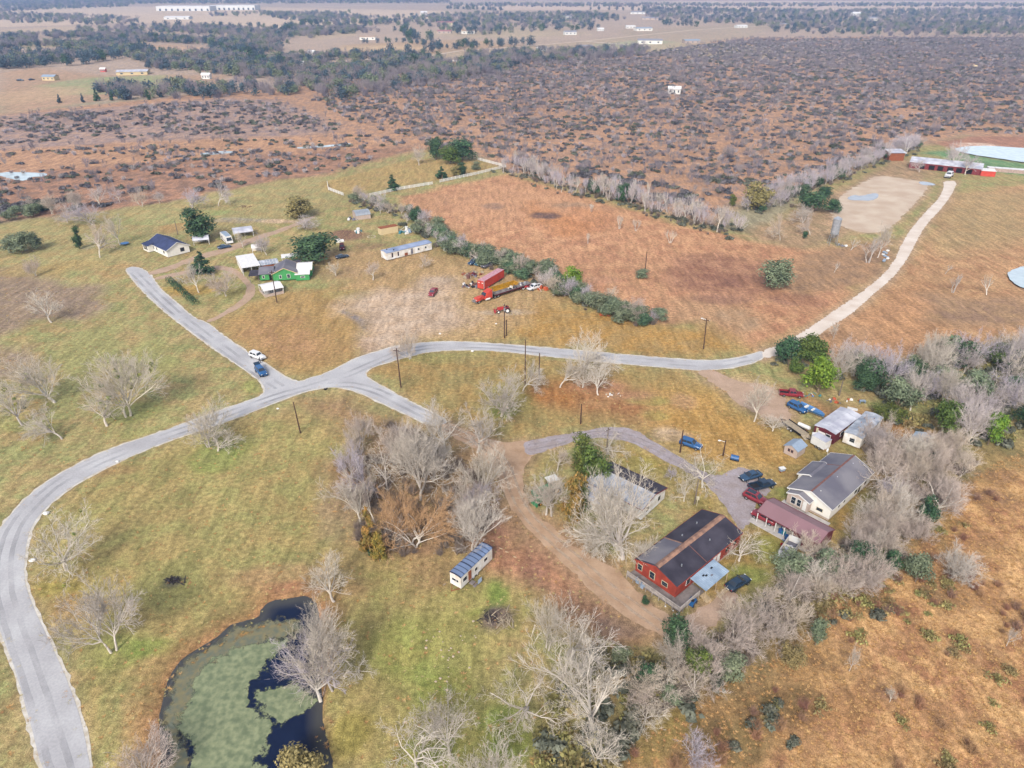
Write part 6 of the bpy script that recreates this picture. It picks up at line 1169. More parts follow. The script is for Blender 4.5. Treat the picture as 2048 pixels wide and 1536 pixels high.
solo('birdhouse_post', MB().box(-.06,.06,-.06,.06,0,1.6).box(-.25,.25,-.25,.25,1.6,2.1), M['straw_wall'], 'pale post with a box north of the red house roof', 'post', loc=G(1393,1012)); solo('timber_frame', MB().box(-1.2,1.2,-.8,-.7,0,.12).box(-1.2,1.2,.7,.8,0,.12).box(-1.2,-1.1,-.7,.7,0,.12).box(1.1,1.2,-.7,.7,0,.12), M['fresh_wood'], 'square timber frame at the foot of the lamp pole', 'frame', loc=G(1446,914), rz=.6)
def white_fence(pts, label, gap=2.6, boards=3, h=1.35):
    r = thing('white_fence', label, 'fence', G(*pts[0])); o = r.location.copy(); c = [G(*p)-o for p in pts]
    for a, b in zip(c, c[1:]):
        L_ = (b-a).length; n = max(1, round(L_/gap)); d = (b-a)/n
        for i in range(n):
            p = a+d*i; part('post', MB().box(p.x-.09, p.x+.09, p.y-.09, p.y+.09, 0, h+.15), M['white_trim'], r); q = p+d; t = d.normalized()*.1
            for k in range(boards): z = .35+k*(h-.4)/(boards-1); part('rail', MB().bar((p+t)+Vector((0,0,z)), (q-t)+Vector((0,0,z)), .05, .24), M['white_trim'], r)
white_fence([(655,368),(657,380),(688,392)],'white board fence west of the fenced lawn, short corner piece'); white_fence([(740,393),(800,380),(866,369)],'white board fence along the south-west of the fenced lawn'); white_fence([(880,365),(950,350),(1012,335),(955,320)],'white board fence at the east corner of the fenced lawn')
FR = random.Random(9)
solo('dog_figure', MB().ball((0,0,.4),.3,8,5,(1.5,.7,.8)).ball((.45,0,.65),.17,8,5), M['void'], 'small dark lump on the corner lawn east of the junction', 'lump', loc=G(651,781))
def heap(name, label, cat, p, n, ext, m, L_=(1,2.6), rr=(.04,.12)):
    r = thing(name, label, cat, p)
    for i in range(n):
        x, y, a, l = FR.gauss(0,ext[0]), FR.gauss(0,ext[1]), FR.random()*3.1, FR.uniform(*L_); q = FR.uniform(*rr); z = FR.uniform(.05,.5)
        part('branch', MB().tube([(x-math.cos(a)*l/2,y-math.sin(a)*l/2,max(.05,z-.2)),(x,y,z+.1),(x+math.cos(a)*l/2,y+math.sin(a)*l/2,z)], [q,q*.8,q*.3], 4), M[m], r)
    return r
heap('brush_pile', 'pile of grey dead branches on burnt ground south of the white trailer', 'brush pile', G(1012,1240), 34, (1.1,.9), 'dead_wood'); heap('brush_pile', 'charred remains of a burnt heap on the slope beside the pond tree', 'burnt heap', G(347,1162), 26, (.8,.5), 'char', (.6,1.6)); heap('brush_pile', 'charred black sticks on the west part of the burnt ground', 'burnt heap', G(978,1238), 20, (.9,.9), 'char', (.5,1.4))
heap('brush_pile', 'grey fallen limb heap at the foot of the central grove', 'brush pile', G(985,1032), 14, (.9,.4), 'dead_wood'); heap('brush_pile', 'low dark brush heap near the corner of the west yards', 'brush pile', G(490,414), 16, (1.5,.8), 'brown_trim')
for i, (x, y, l, a) in enumerate(((909,1105,1.5,-1.1),(986,1083,.6,-.6),(1002,1098,.7,-.5),(1014,1105,.6,-.3),(1030,1115,.6,-.5),(868,1108,.2,0),(889,1170,.5,.8))): solo('log', MB().tube([(-l/2,0,.12),(l/2,0,.12)],[.1,.08],6), M['fresh_wood' if i < 5 else 'dead_wood'], ('pale log west of the white trailer','small pale log north-east of the white trailer, first of four','small pale log north-east of the white trailer, second of four','small pale log north-east of the white trailer, third of four','small pale log north-east of the white trailer, fourth of four','short dark stump west of the white trailer','short log at the south end of the white trailer')[i], 'log', loc=G(x, y), rz=a)
for i in range(26):
    x, y = FR.gauss(893,30), FR.gauss(1318,38); s = FR.uniform(.1,.26); solo('stone', MB().ball((0,0,s*.3), s, 6, 4, (1,.8,.6), FR, .2), M['stone'], 'pale stone scattered on the green lawn at lower centre', 'stone', 'stones scattered on the green lawn', loc=G(x, y))
for i, (x, y, s) in enumerate(((93,1028,.55),(66,1122,.5),(235,924,.35),(556,818,.3),(945,703,.4),(992,648,.3),(880,668,.3))): solo('pale_rock', MB().ball((0,0,s*.4), s, 7, 5, (1.2,.9,.6), FR, .15), M['white_paint'], ('white rock at the road edge below the west bend','white rock under the spreading tree at the road bend','pale rock on the verge of the west road','small white marker stone below the junction','pale rock inside the north road curve','white rock on the north verge by the tall pole','small white rock south of the red pickup')[i], 'rock', loc=G(x, y))
r = thing('tire_ring', 'ring of pale stones on the ground in the north yard', 'stone ring', G(743,474))
for i in range(14): part('stone', MB().ball((1.5*math.cos(i*.449),1.5*math.sin(i*.449),.12),.2,6,4), M['stone'], r)
solo('trampoline', MB().cyl((0,0,.7),1.5,.08,16).bar((1,1,0),(1,1,.7),.06).bar((-1,1,0),(-1,1,.7),.06).bar((1,-1,0),(1,-1,.7),.06).bar((-1,-1,0),(-1,-1,.7),.06), M['tarp_blue'], 'blue round trampoline on the grass west of the blue-roofed house', 'trampoline', loc=G(250,490))
solo('lawn_table', MB().box(-.7,.7,-.4,.4,.6,.68).box(-.6,-.5,-.3,.3,0,.6).box(.5,.6,-.3,.3,0,.6), M['slate_blue_roof'], 'grey table at the edge of the clearing behind the tin-roofed mobile home', 'table', loc=G(1724,806)); solo('fallen_sheet', MB().box(-1.1,1.1,-.5,.5,0,.1), M['white_paint'], 'white sheet at the north end of the maroon mobile home', 'sheet', loc=G(1705,818), rz=-.5)
for i, (x, y) in enumerate(((1290,1157),(1299,1167))): solo('lawn_chair', MB().box(-.3,.3,-.3,.3,.35,.42).box(-.3,.3,.26,.32,.42,.95).box(-.3,-.24,-.3,.26,0,.35).box(.24,.3,-.3,.26,0,.35), M['slate_blue_roof'], ('pale folding chair on the deck by the red wall, western one','pale folding chair on the deck by the red wall, eastern one')[i], 'chair', loc=G(x-14, y+8, .68), rz=.8)
for i in range(10):
    x = FR.uniform(1330,1400); solo('garden_light', MB().ball((0,0,.15),.14,6,4), M['white_paint'], 'small white globe along the foot of the deck', 'garden globe', 'garden globes by the deck', loc=G(x, 1215+FR.uniform(-6,16))) if i < 4 else None

# the person beside the white off-road car: one continuous skinned body
def person(p, rz, label):
    r = thing('person', label, 'person', p, rz)
    J = [(0,0,.95,.14),(0,.0,1.2,.15),(0,.02,1.42,.13),(0,.02,1.53,.055),(0,.03,1.66,.10),(0,.03,1.74,.085),(.10,0,.88,.10),(.13,.02,.48,.065),(.14,0,.08,.045),(.14,.14,.04,.04),(-.10,0,.88,.10),(-.13,-.02,.48,.065),(-.15,-.05,.08,.045),(-.15,.09,.04,.04),(.2,.0,1.42,.06),(.26,.03,1.15,.048),(.20,.22,1.05,.036),(-.2,0,1.42,.06),(-.26,.03,1.15,.048),(-.20,.22,1.05,.036)]
    Ed = [(0,1),(1,2),(2,3),(3,4),(4,5),(0,6),(6,7),(7,8),(8,9),(0,10),(10,11),(11,12),(12,13),(2,14),(14,15),(15,16),(2,17),(17,18),(18,19)]
    me = bpy.data.meshes.new('body'); me.from_pydata([j[:3] for j in J], Ed, []); o = link('body', me, r); o.modifiers.new('skin', 'SKIN')
    for i, j in enumerate(J): me.skin_vertices[0].data[i].radius = (j[3], j[3])
    me.skin_vertices[0].data[0].use_root = True; s = o.modifiers.new('smooth', 'SUBSURF'); s.levels = s.render_levels = 1; me.materials.append(M['cloth_dark'])
    part('hair', MB().ball((0,.01,1.76),.11,8,6,(1,1.05,.75)), M['void'], r); part('face', MB().ball((0,.085,1.67),.075,8,6,(.9,.5,1.15)), M['skin'], r)
    for s in (-1,1): part('hand', MB().ball((s*.2,.26,1.04),.05,6,4), M['skin'], r)
person(G(521,726), 2.0, 'person in dark clothes standing beside the white off-road car')
# ------------------------------------------------------------------ trees one can point to
def T(x, y, yt, wpx, label, **k):
    w = wpx/PXM(y)*1.16; h = HT(x, y, yt, .40*w); put_tree(x, y, max(3, h*.98), w, label, **k)
T(228,1303,1135,150,'pale bare tree with a forked white trunk standing alone west of the algae pond',v=1)
T(133,1140,1000,140,'spreading bare tree reaching over the inside of the road bend, mistletoe in its crown',v=4,mist=6)
T(418,892,788,120,'bare tree whose grey twigs hang over the road below the junction',v=2)
T(436,902,850,80,'low bare tree in the green patch beside the road below the junction',v=4)
T(45,850,758,90,'bare tree with a white trunk nearest the west edge above the road',v=0,mist=4)
T(110,805,682,135,'broad bare tree with orange-brown inner limbs and mistletoe in the west pasture',v=9,mist=6)
T(124,878,788,110,'bare tree with mistletoe closest to the road in the west pasture',v=5,mist=5)
T(214,852,765,95,'leaning bare tree beside a patch of red-brown leaves in the west pasture',v=0,mist=3)
T(256,832,682,135,'tall twin-trunked bare tree full of mistletoe in the west pasture',v=6,mist=9)
T(103,645,578,75,'small bare tree alone on the purple-brown pasture in the west',v=0)
T(72,552,510,30,'small bushy grey tree on the yellow grass at the west edge',v=7,key='twig_pink')
T(1003,833,712,125,'round-crowned bare tree with a white trunk on a green patch inside the road loop',v=9)
T(1046,782,705,80,'bare tree just behind the round-crowned one with the white trunk',v=5)
T(1158,752,645,125,'big bare tree whose crown rises across the north road',v=9)
T(1120,775,700,90,'bushy bare tree left of the big one beside the north road',v=5)
T(1196,790,720,60,'slender bare tree on the south side of the north road',v=3)
T(1165,775,720,70,'low crooked bare tree on rusty ground south of the north road',v=4)
T(820,718,650,62,'small bare tree at the inside of the road curve north of the junction',v=2,key='twig_pink')
T(800,712,685,40,'very low bare tree beside the utility pole near the junction',v=4,key='twig_pink')
T(1216,908,828,85,'bare tree standing at the top of the grey gravel drive',v=8)
T(893,905,790,100,'bare tree at the roadside where the paving ends',v=3)
T(955,905,795,90,'bare tree where the pink dirt road forks from the paved one',v=3)
T(722,1048,925,100,'bare tree at the west edge of the central grove, leaning left',v=0)
T(742,990,862,110,'lilac-grey bare tree in the west of the central grove',v=5,key='twig_grey')
T(776,980,850,100,'pale crooked bare tree in the north-west of the central grove',v=8)
T(838,998,828,150,'tall wide bare tree in the middle of the central grove',v=6)
T(808,930,825,100,'bare tree in the north of the central grove',v=2,key='twig_pink')
T(866,960,860,100,'bare tree with many fine twigs behind the middle of the grove',v=2)
T(962,1000,868,110,'pale bare tree with yellowish limbs at the east of the central grove',v=1)
T(930,1010,910,100,'low bare tree in the east of the central grove',v=5)
T(945,1098,970,115,'pale twin-stemmed bare tree behind the white trailer with the blue roof',v=6)
T(925,1060,985,80,'low thin bare tree a little west of the white trailer',v=2,key='twig_pink')
T(832,1090,965,150,'rust-coloured bare tree at the south of the central grove',v=7,key='twig_rust')
T(800,1060,955,90,'rusty bushy tree on the west flank of the rust-coloured one',v=2,key='twig_rust')
T(670,1379,1190,140,'tall pale bare tree with dense twigs on the east bank of the pond',v=6)
T(640,1400,1255,150,'bare tree on the pond bank leaning out over the water',v=4,tilt=(0,-.25),rz=0,key='twig_grey')
T(668,1203,1100,100,'bare tree with yellowish inner twigs at the north end of the pond',v=3)
T(636,1290,1195,90,'bare tree behind the leaning one on the pond bank',v=2)
T(718,1345,1305,70,'low side tree with one long bare limb east of the pond',v=8)
T(1185,1462,1240,215,'large pale bare tree standing in the thicket at lower centre',v=0)
T(1190,1530,1430,110,'low bare tree with a starburst of twigs in front of the large pale one',v=4)
T(1052,1435,1270,150,'gaunt leaning bare tree on the green lawn at lower centre',v=8)
T(1135,1312,1130,180,'many-stemmed bare tree between the lawn and the dirt road',v=5)
T(1095,1298,1180,110,'bare tree at the brush pile side of the many-stemmed one',v=1)
T(830,1545,1360,175,'gnarled pale bare tree at the bottom of the picture east of the pond',v=8)
T(898,1510,1365,130,'gnarled bare tree next to the bottom one east of the pond',v=4)
T(985,1590,1440,130,'bare tree cut by the bottom edge below the green lawn',v=2)
T(920,1580,1480,90,'low bare tree cut by the bottom edge left of the green lawn',v=5)
T(290,1590,1450,170,'grey bare tree cut by the bottom edge between the road and the pond',v=9,key='twig_pink')
put_tree(1246, 1118, 15.5, 21.5, 'huge bare pecan-like tree arching over the pale metal-roofed house', v=9, rz=4.1)
put_tree(1236, 1100, 14.5, 19, 'broad bare tree grown into the back of the huge one by the pale house', v=5, rz=.6)
T(1235,1100,985,150,'yellowish bare tree under the west side of the huge one',v=5)
T(1282,1128,1060,70,'low bare tree at the corner of the red house',v=2)
T(1478,1122,1035,105,'twisted bare tree at the east end of the red house',v=8)
T(1092,1030,925,75,'slender bare tree beside the green tractor',v=3)
T(1103,1032,950,60,'second slender bare tree just right of the one by the green tractor',v=3)
T(1072,1005,950,60,'low bare tree hiding the green tractor',v=4)
T(1115,940,885,45,'thin bare tree north of the green tractor',v=3,key='twig_pink')
T(1368,1003,930,60,'bare tree with a thick trunk south of the grey gravel drive',v=8)
T(1404,975,865,80,'tall ragged bare tree at the bend of the grey gravel drive',v=8)
T(1340,960,925,30,'small frosted-looking tree by the grey gravel drive',v=3,key='twig_grey')
T(1508,843,740,65,'bare tree with open limbs beside the east dirt parking',v=0)
T(1545,862,832,60,'low pale bare tree beside the flat trailer',v=4)
T(1902,1155,1075,95,'fan-shaped pale bare tree alone on the brown rough at the east',v=2)
T(1925,1150,1095,80,'bare tree crowding the fan-shaped one from the east',v=7)
T(1698,1342,1282,26,'thin white bare sapling in the brown rough, south of the hedge strip',v=3)
T(1779,1404,1370,28,'tiny white bare sapling in the middle of the brown rough',v=0)
T(2013,1292,1250,24,'thin white bare sapling near the east edge of the brown rough',v=3)
T(1290,1440,1380,80,'grey crooked bare tree at the south end of the hedge strip',v=4)
T(1390,1520,1450,70,'small grey bare tree at the bottom of the brown rough',v=7,key='twig_grey')
T(1365,1325,1235,80,'tall straight bare tree over dark evergreens, south of the red house',v=5)
T(1460,1290,1195,110,'wide bare tree south of the parked black car',v=9,key='twig_pink')
T(1330,1390,1290,90,'crooked bare tree in the middle of the strip below the red house',v=8)
T(1445,1345,1280,110,'low bare tree with drooping limbs south of the parked black car',v=4)
# yards in the north-west
T(200,515,440,70,'dense brownish bare tree west of the blue-roofed house',v=5,key='twig_pink')
T(240,490,425,36,'thin bare tree with a dark trunk between the dense one and the blue-roofed house',v=3)
T(185,450,395,80,'lilac-grey bare tree at the north edge of the west pasture',v=9,key='twig_grey')
T(135,445,390,60,'pinkish bare tree at the thicket edge in the west',v=5,key='twig_pink')
T(383,420,372,55,'rounded grey bare tree north of the blue-roofed house',v=9,key='twig_grey')
T(437,412,352,52,'bare tree with a thick stem on the grass north of the parked caravan',v=5,key='twig_grey')
T(398,585,520,40,'slender bare tree south of the green conical cedar',v=3)
T(452,592,525,75,'round bare tree with reddish twigs inside the loop drive',v=9,key='twig_pink')
T(533,510,465,50,'pale grey bare tree behind the white-roofed carport',v=9,key='twig_grey')
T(487,495,462,24,'small bare tree beside the parked caravan',v=3)
T(365,565,535,30,'small bare tree at the west end of the loop drive',v=8)
T(612,455,428,56,'low bare thicket tree below the olive round tree',v=7,key='twig_grey')
T(672,552,520,26,'small bare tree on the grass east of the green house',v=3)
T(746,560,515,36,'small bare tree on a green patch north of the red pickup',v=0,key='twig_pink')
T(845,533,500,40,'small bare tree east of the long white mobile home',v=5,key='twig_pink')
T(838,330,290,38,'yellowish round bare tree on the fenced lawn',v=9,key='twig_pink')
T(1665,680,640,20,'slim bare tree beside the white gravel road',v=3,slim=False)
# hedge-field saplings
for x,y,yt,w,lb in ((1238,458,430,18,'small pale bare sapling in the orange field, most westerly of the row'),(1272,462,436,18,'pair sapling standing next to the first in the orange field'),(1340,486,458,20,'small pale bare sapling above the dark patch in the orange field'),(1175,487,465,12,'tiny bare sapling at the centre of the orange field'),(1182,423,408,14,'low pale bush-like sapling high in the orange field')):
    T(x,y,yt,w,lb,slim=True,v=3)
T(1668,545,520,16,'small bushy bare tree east of the round green tree in the field',slim=True,v=2)
T(1755,515,440,36,'slim bare tree on the track side of the sandy lot',v=3)
T(1735,525,470,40,'bare tree next to the pile of blue rubbish sacks',slim=True,v=3)
T(1700,500,470,26,'bare sapling east of the silver tank',slim=True)
T(1605,445,405,60,'pale bare tree in front of the dark round tree by the sandy lot',v=2)
T(1560,480,420,50,'pinkish bare tree by the old fence line in the field corner',v=5,key='twig_pink')
T(1620,470,425,46,'pinkish bare tree just west of the silver tank',v=5,key='twig_pink')
T(1905,340,282,60,'grey bare tree behind the red barn beside the pale pond',v=9,key='twig_grey')
T(1930,350,308,34,'bare tree in front of the middle of the red barn',v=3,key='twig_grey')
T(1838,345,315,34,'bare tree at the west end of the red barn',v=4,key='twig_grey')
T(1810,312,262,80,'tall grey bare tree west of the barn with two white poles below it',v=9,key='twig_grey')
T(1975,590,545,30,'thin bare tree west of the small round pond',slim=True)
T(1905,585,545,24,'thin bare tree on the tan field west of the small pond',slim=True)
T(1890,548,525,20,'tiny bare tree on the tan field',slim=True)

# evergreens one can point to
def E(x, y, yt, wpx, label, **k): put_leafy(x, y, max(1.5, HT(x, y, yt, .25*wpx/PXM(y))), wpx/PXM(y), label, **k)
E(1166,945,865,48,'dark green juniper, northernmost of the clump beside the pale house',S=OVAL,key='juniper_leaf',v=0)
E(1190,975,893,52,'yellow-green juniper in the middle of the clump beside the pale house',S=OVAL,key='juniper_leaf',v=1)
E(1145,1040,948,56,'rust-tinged cedar at the south of the clump beside the green tractor',S=OVAL,key='rust_leaf',v=0)
E(1160,1025,955,34,'bright green bush tree between the rusty cedar and the pale house',S=OVAL,key='juniper_leaf')
E(742,1112,1015,44,'rust-coloured cedar spire at the south-west of the central grove',S=CONE,key='rust_leaf',v=1)
E(760,1120,1065,30,'olive bush beside the rust-coloured cedar spire',S=OVAL,key='rust_leaf')
E(742,1112,1098,12,'tiny dark green bush at the foot of the grove',S=OVAL,key='dark_leaf')
E(407,548,503,44,'dark green conical cedar by the loop drive',S=CONE,key='dark_leaf',v=0)
E(405,482,415,54,'large dark evergreen oak behind the blue-roofed house',S=OVAL,key='dark_leaf',v=1)
E(630,520,465,90,'broad green oak east of the green house',key='dark_leaf',v=2)
E(594,435,390,60,'olive-green round tree on the grass behind the yards',key='olive_leaf',v=1)
E(160,498,452,18,'narrow dark green cedar in the west pasture',S=OVAL,key='dark_leaf')
E(22,505,472,36,'round grey-green bush, left of the clump at the west edge',key='blue_leaf',v=0)
E(45,505,463,44,'tall grey-green bush in the middle of the clump at the west edge',key='blue_leaf',v=2)
E(68,500,465,36,'grey-green bush, right of the clump at the west edge',key='blue_leaf',v=3)
E(1548,575,515,66,'round grey-green tree alone in the orange field',key='blue_leaf',v=3)
E(1283,555,537,28,'small bush with a dead pole beside it in the orange field',key='blue_leaf')
E(1140,580,530,44,'bright yellow-green tree in the hedge beside the wrecks',key='bright_leaf',v=1)
E(1635,785,712,62,'bright yellow-green tree behind the red pickup',key='bright_leaf',v=2)
E(1590,748,715,30,'small yellow-green tree near the white gravel road',key='juniper_leaf')
E(1880,868,800,62,'large rich green tree beyond the tin-roofed trailers',key='juniper_leaf',v=0)
E(1780,835,805,62,'low green bush tree behind the tin-roofed trailers',key='juniper_leaf',v=3)
E(1975,890,825,44,'yellow-green tree at the east edge of the clearing',key='bright_leaf')
E(785,380,350,26,'dark conical cedar beside the white fence',S=CONE,key='dark_leaf',v=2)
E(884,358,333,24,'small dark conical cedar on the fenced lawn',S=CONE,key='dark_leaf')
E(925,352,325,20,'small dark round tree on the fenced lawn',S=OVAL,key='dark_leaf')
E(912,352,330,22,'olive round tree on the fenced lawn',S=OVAL,key='olive_leaf')
E(952,340,322,18,'grey-green small tree on the fenced lawn',S=OVAL,key='blue_leaf')
E(872,318,275,34,'big dark evergreen, left of the three behind the fenced lawn',key='dark_leaf')
E(925,322,278,50,'big dark evergreen, right of the three behind the fenced lawn',key='dark_leaf')
E(900,328,292,40,'green evergreen in the middle of the three behind the fenced lawn',key='juniper_leaf')
E(1625,425,385,62,'dark round tree west of the sandy lot',key='dark_leaf',v=0)
E(1648,395,372,32,'small dark round tree at the corner of the sandy lot',key='dark_leaf')
E(1665,425,398,30,'dark bushy tree just west of the sandy lot',key='dark_leaf')
E(1607,478,462,14,'small dark bush near the silver tank',key='dark_leaf')
E(1508,420,362,56,'olive-brown round tree in the tree line by the field corner',key='olive_leaf',v=1)
E(1188,388,362,26,'dark green evergreen in the field tree line',key='dark_leaf')
E(1248,405,365,34,'larger dark green evergreen in the field tree line',key='dark_leaf')
E(1465,412,388,14,'narrow green tree in the tree line at the field corner',S=OVAL,key='juniper_leaf')
E(1350,1300,1235,60,'dark green evergreen south of the red house deck',key='dark_leaf',v=2)
E(1395,1350,1290,50,'green evergreen in the strip south of the red house',key='juniper_leaf')
E(1290,1370,1320,50,'dark evergreen bush in the strip at lower centre',key='dark_leaf')
E(1240,1330,1290,40,'grey-green bush beside the lower end of the dirt road',key='blue_leaf')
E(1772,1150,1095,40,'dark evergreen behind the burgundy metal garage',key='dark_leaf',v=1)
E(1850,1050,990,40,'dark green evergreen in the pink thicket at the east',key='dark_leaf')
E(1860,935,905,30,'green bush beside the blue-tarped shed',key='dark_leaf')
E(1630,1290,1235,34,'blue-green bush at the edge of the brown rough',key='blue_leaf')
E(1585,1330,1285,50,'olive bush on the edge of the brown rough',key='olive_leaf')
E(1830,1165,1110,56,'grey-green bush tree at the edge of the brown rough by the thicket',key='blue_leaf')
E(605,1545,1478,90,'olive willow bush growing out of the pond at the bottom',key='olive_leaf',v=1)
E(1290,1210,1190,16,'small green bush by the dirt road',key='dark_leaf')
# clipped hedge by the road stub
hr = random.Random(8); hb = MB(); ha, hb2 = G(338,562), G(392,610)
for i in range(1500):
    t = hr.random(); p = ha.lerp(hb2, t); r = 1.15+.25*math.sin(t*40); d = unit((hr.gauss(0,1), hr.gauss(0,1), abs(hr.gauss(0,1))))
    leafquad(hb, (p.x+d[0]*r, p.y+d[1]*r, .2+d[2]*1.7), d, .28, hr)
solo('hedge', hb, M['dark_leaf'], 'low dark green hedge row between the road stub and the loop drive', 'hedge')
# ------------------------------------------------------------------ belts and thickets: countable trees in groups, brush as a mass
R2 = random.Random(42)
MARKS = {'the grey-roofed house': (1650,980), 'the red house': (1370,1120), 'the tin-roofed mobile home': (1740,850), 'the junction': (640,775), 'the red box trailer': (980,570), 'the red barn': (1900,330), 'the silver tank': (1664,489), 'the blue-roofed house': (335,500), 'the yellow-walled far house': (98,161), 'the far cream barn': (262,151), 'the far grey barn': (1018,122), 'the wide ranch house': (1300,88), 'the far pink-roofed house': (890,50), 'the far warehouses': (410,21), 'the white fence corner': (1012,336), 'the arched shed': (720,430)}
def nth(n): return str(n)+('th' if 10 <= n % 100 <= 20 else {1: 'st', 2: 'nd', 3: 'rd'}.get(n % 10, 'th'))
def ranked(pts, mark):
    m = G(*MARKS[mark]); return [(p, ' nearest to '+mark if i == 0 else ', %s nearest to %s' % (nth(i+1), mark)) for i, p in enumerate(sorted(pts, key=lambda q: math.hypot(q[0]-m.x, q[1]-m.y)))]
def belt_trees(pts, hs, ws, label, group, key='twig', slim=False, mark=None, **k):
    for (x, y), suf in ranked(pts, mark):
        h = R2.uniform(*hs); put_tree(0, 0, h, h*R2.uniform(*ws), label+suf, at=Vector((x, y, 0)), key=R2.choice(key.split(' ')), slim=slim, group=group, **k)
def belt_leafy(pts, hs, ws, label, group, keys, S=None, mark=None, **k):
    for (x, y), suf in ranked(pts, mark):
        h = R2.uniform(*hs); put_leafy(0, 0, h, h*R2.uniform(*ws), label+suf, at=Vector((x, y, 0)), key=R2.choice(keys), S=S, group=group, **k)
EASTWOOD = [(1700,870),(1760,870),(1830,900),(1900,890),(1950,930),(1900,990),(1850,1080),(1790,1130),(1700,1120),(1700,1080),(1770,1000),(1740,930)]
STRIP = [(1690,1090),(1800,1120),(1720,1180),(1620,1230),(1540,1290),(1440,1380),(1330,1450),(1230,1450),(1290,1360),(1400,1290),(1500,1230),(1560,1170),(1620,1110)]
NEWOOD = [(1540,730),(1620,740),(1740,790),(1800,860),(1880,880),(1950,900),(2080,880),(2120,720),(2048,690),(1960,700),(1860,730),(1720,745),(1600,715)]
CENTRE = [(680,900),(770,850),(860,880),(960,960),(990,1040),(930,1110),(860,1120),(760,1110),(690,1060)]
HEDGE = [(705,402),(760,418),(820,430),(870,462),(905,500),(960,520),(1020,535),(1080,560),(1140,590),(1200,615),(1260,640),(1312,652)]
NLINE = [(1018,338),(1080,360),(1160,385),(1240,403),(1320,425),(1400,450),(1480,465)]
WLINE = [(1500,425),(1560,400),(1620,375),(1680,352),(1740,328),(1790,310),(1840,295)]
belt_trees(fill([EASTWOOD], 5.2, R2), (5.2, 8.4), (1.0, 1.4), 'bare tree of the dense pinkish thicket', 'bare trees in the east thicket', 'twig_pink twig_pink twig twig_grey', mark='the grey-roofed house')
belt_trees(fill([STRIP], 5.2, R2), (4, 7), (.9, 1.3), 'pale bare tree in the overgrown strip', 'bare trees in the overgrown strip', 'twig_pink twig twig', mark='the red house')
belt_leafy(fill([STRIP], 11, R2), (2.5, 5), (.9, 1.3), 'green bush tree under the overgrown strip', 'bush trees in the overgrown strip', ['dark_leaf', 'juniper_leaf', 'blue_leaf', 'dark_leaf'], mark='the red house')
belt_trees(fill([NEWOOD], 6.6, R2), (6.5, 10.5), (.8, 1.2), 'lilac-grey bare tree in the north-east belt', 'bare trees in the north-east belt', 'twig_grey twig_grey twig', mark='the tin-roofed mobile home')
belt_leafy(fill([NEWOOD], 8.6, R2), (4.5, 8), (.8, 1.3), 'evergreen in the north-east belt', 'evergreens in the north-east belt', ['blue_leaf', 'dark_leaf', 'oak_leaf', 'dark_leaf', 'juniper_leaf'], mark='the tin-roofed mobile home')
belt_trees(fill([CENTRE], 7.5, R2), (5, 9), (.8, 1.1), 'smaller bare tree inside the central grove', 'small trees in the central grove', 'twig_pink twig twig_grey', mark='the junction')
belt_leafy(along(HEDGE[3:], 2.1, 2.2, R2), (3.4, 5.2), (1.2, 1.7), 'rounded bush in the long hedgerow', 'bushes of the long hedgerow', ['blue_leaf', 'oak_leaf', 'blue_leaf', 'blue_leaf'], name='evergreen_bush', cat='bush', mark='the red box trailer')
belt_trees(along(HEDGE, 5.0, 2.6, R2), (3.5, 7), (.9, 1.3), 'greyish bare tree in the long hedgerow', 'bare trees of the long hedgerow', 'twig_grey twig_pink', mark='the arched shed')
belt_leafy(along(HEDGE[:4], 9, 3, R2), (3.5, 6), (1, 1.4), 'dark bush at the north end of the hedgerow', 'dark bushes at the hedgerow end', ['dark_leaf', 'blue_leaf'], name='evergreen_bush', cat='bush', mark='the arched shed')
belt_trees(along(NLINE, 4.0, 4.6, R2), (6, 10.5), (.5, .9), 'slim pale bare tree behind the orange field', 'bare trees behind the orange field', 'twig_grey twig', slim=True, mark='the white fence corner')
belt_trees(along(WLINE, 6.4, 3.0, R2), (5, 9), (.8, 1.2), 'grey bare tree in the line leading to the barn', 'bare trees leading to the barn', 'twig_grey', mark='the red barn')
belt_leafy(along(WLINE, 13, 3.0, R2), (3, 5), (1, 1.5), 'green bush in the line leading to the barn', 'bushes leading to the barn', ['dark_leaf', 'oak_leaf'], name='evergreen_bush', cat='bush', mark='the red barn')
belt_leafy(along([(-10,450),(30,438),(70,430),(110,420)], 4, 3, R2), (3.5, 5.5), (1.2, 1.6), 'dark evergreen of the marsh-edge thicket', 'evergreens by the marsh', ['dark_leaf', 'blue_leaf'], mark='the blue-roofed house')
belt_trees(along([(40,425),(150,425),(210,412),(330,398)], 8, 5, R2), (5, 9), (.9, 1.2), 'grey bare tree on the marsh edge', 'bare trees on the marsh edge', 'twig_grey twig_pink', mark='the blue-roofed house')
# dull shrubs of the rangeland: the 290 largest as things, the rest as a mass
RANGE = [(880,300),(700,240),(620,200),(860,140),(1000,128),(1300,104),(1480,80),(1800,76),(2048,76),(2300,80),(2300,300),(2048,270),(1930,262),(1800,290),(1640,360),(1500,385),(1410,440),(1260,395),(1020,335),(960,305)]
WEST = [(0,238),(160,222),(430,200),(560,205),(650,235),(700,262),(500,268),(200,278),(0,290),(-60,290)]
MARSH = [(-30,300),(300,290),(640,275),(700,270),(850,285),(700,340),(560,352),(400,388),(180,420),(0,430),(-60,430)]
OPEN = [[(1480,92),(1750,100),(1740,128),(1520,125)]]
sp = [(x, y, 0) for x, y in fill([RANGE], 3.9, R2, clump=.46, cl_scale=8)]+[(x, y, 0) for x, y in fill([WEST], 4.6, R2, clump=.40, cl_scale=14, seed=3)]+[(x, y, 1) for x, y in fill([MARSH], 4.6, R2, clump=.47, cl_scale=14, seed=5)]
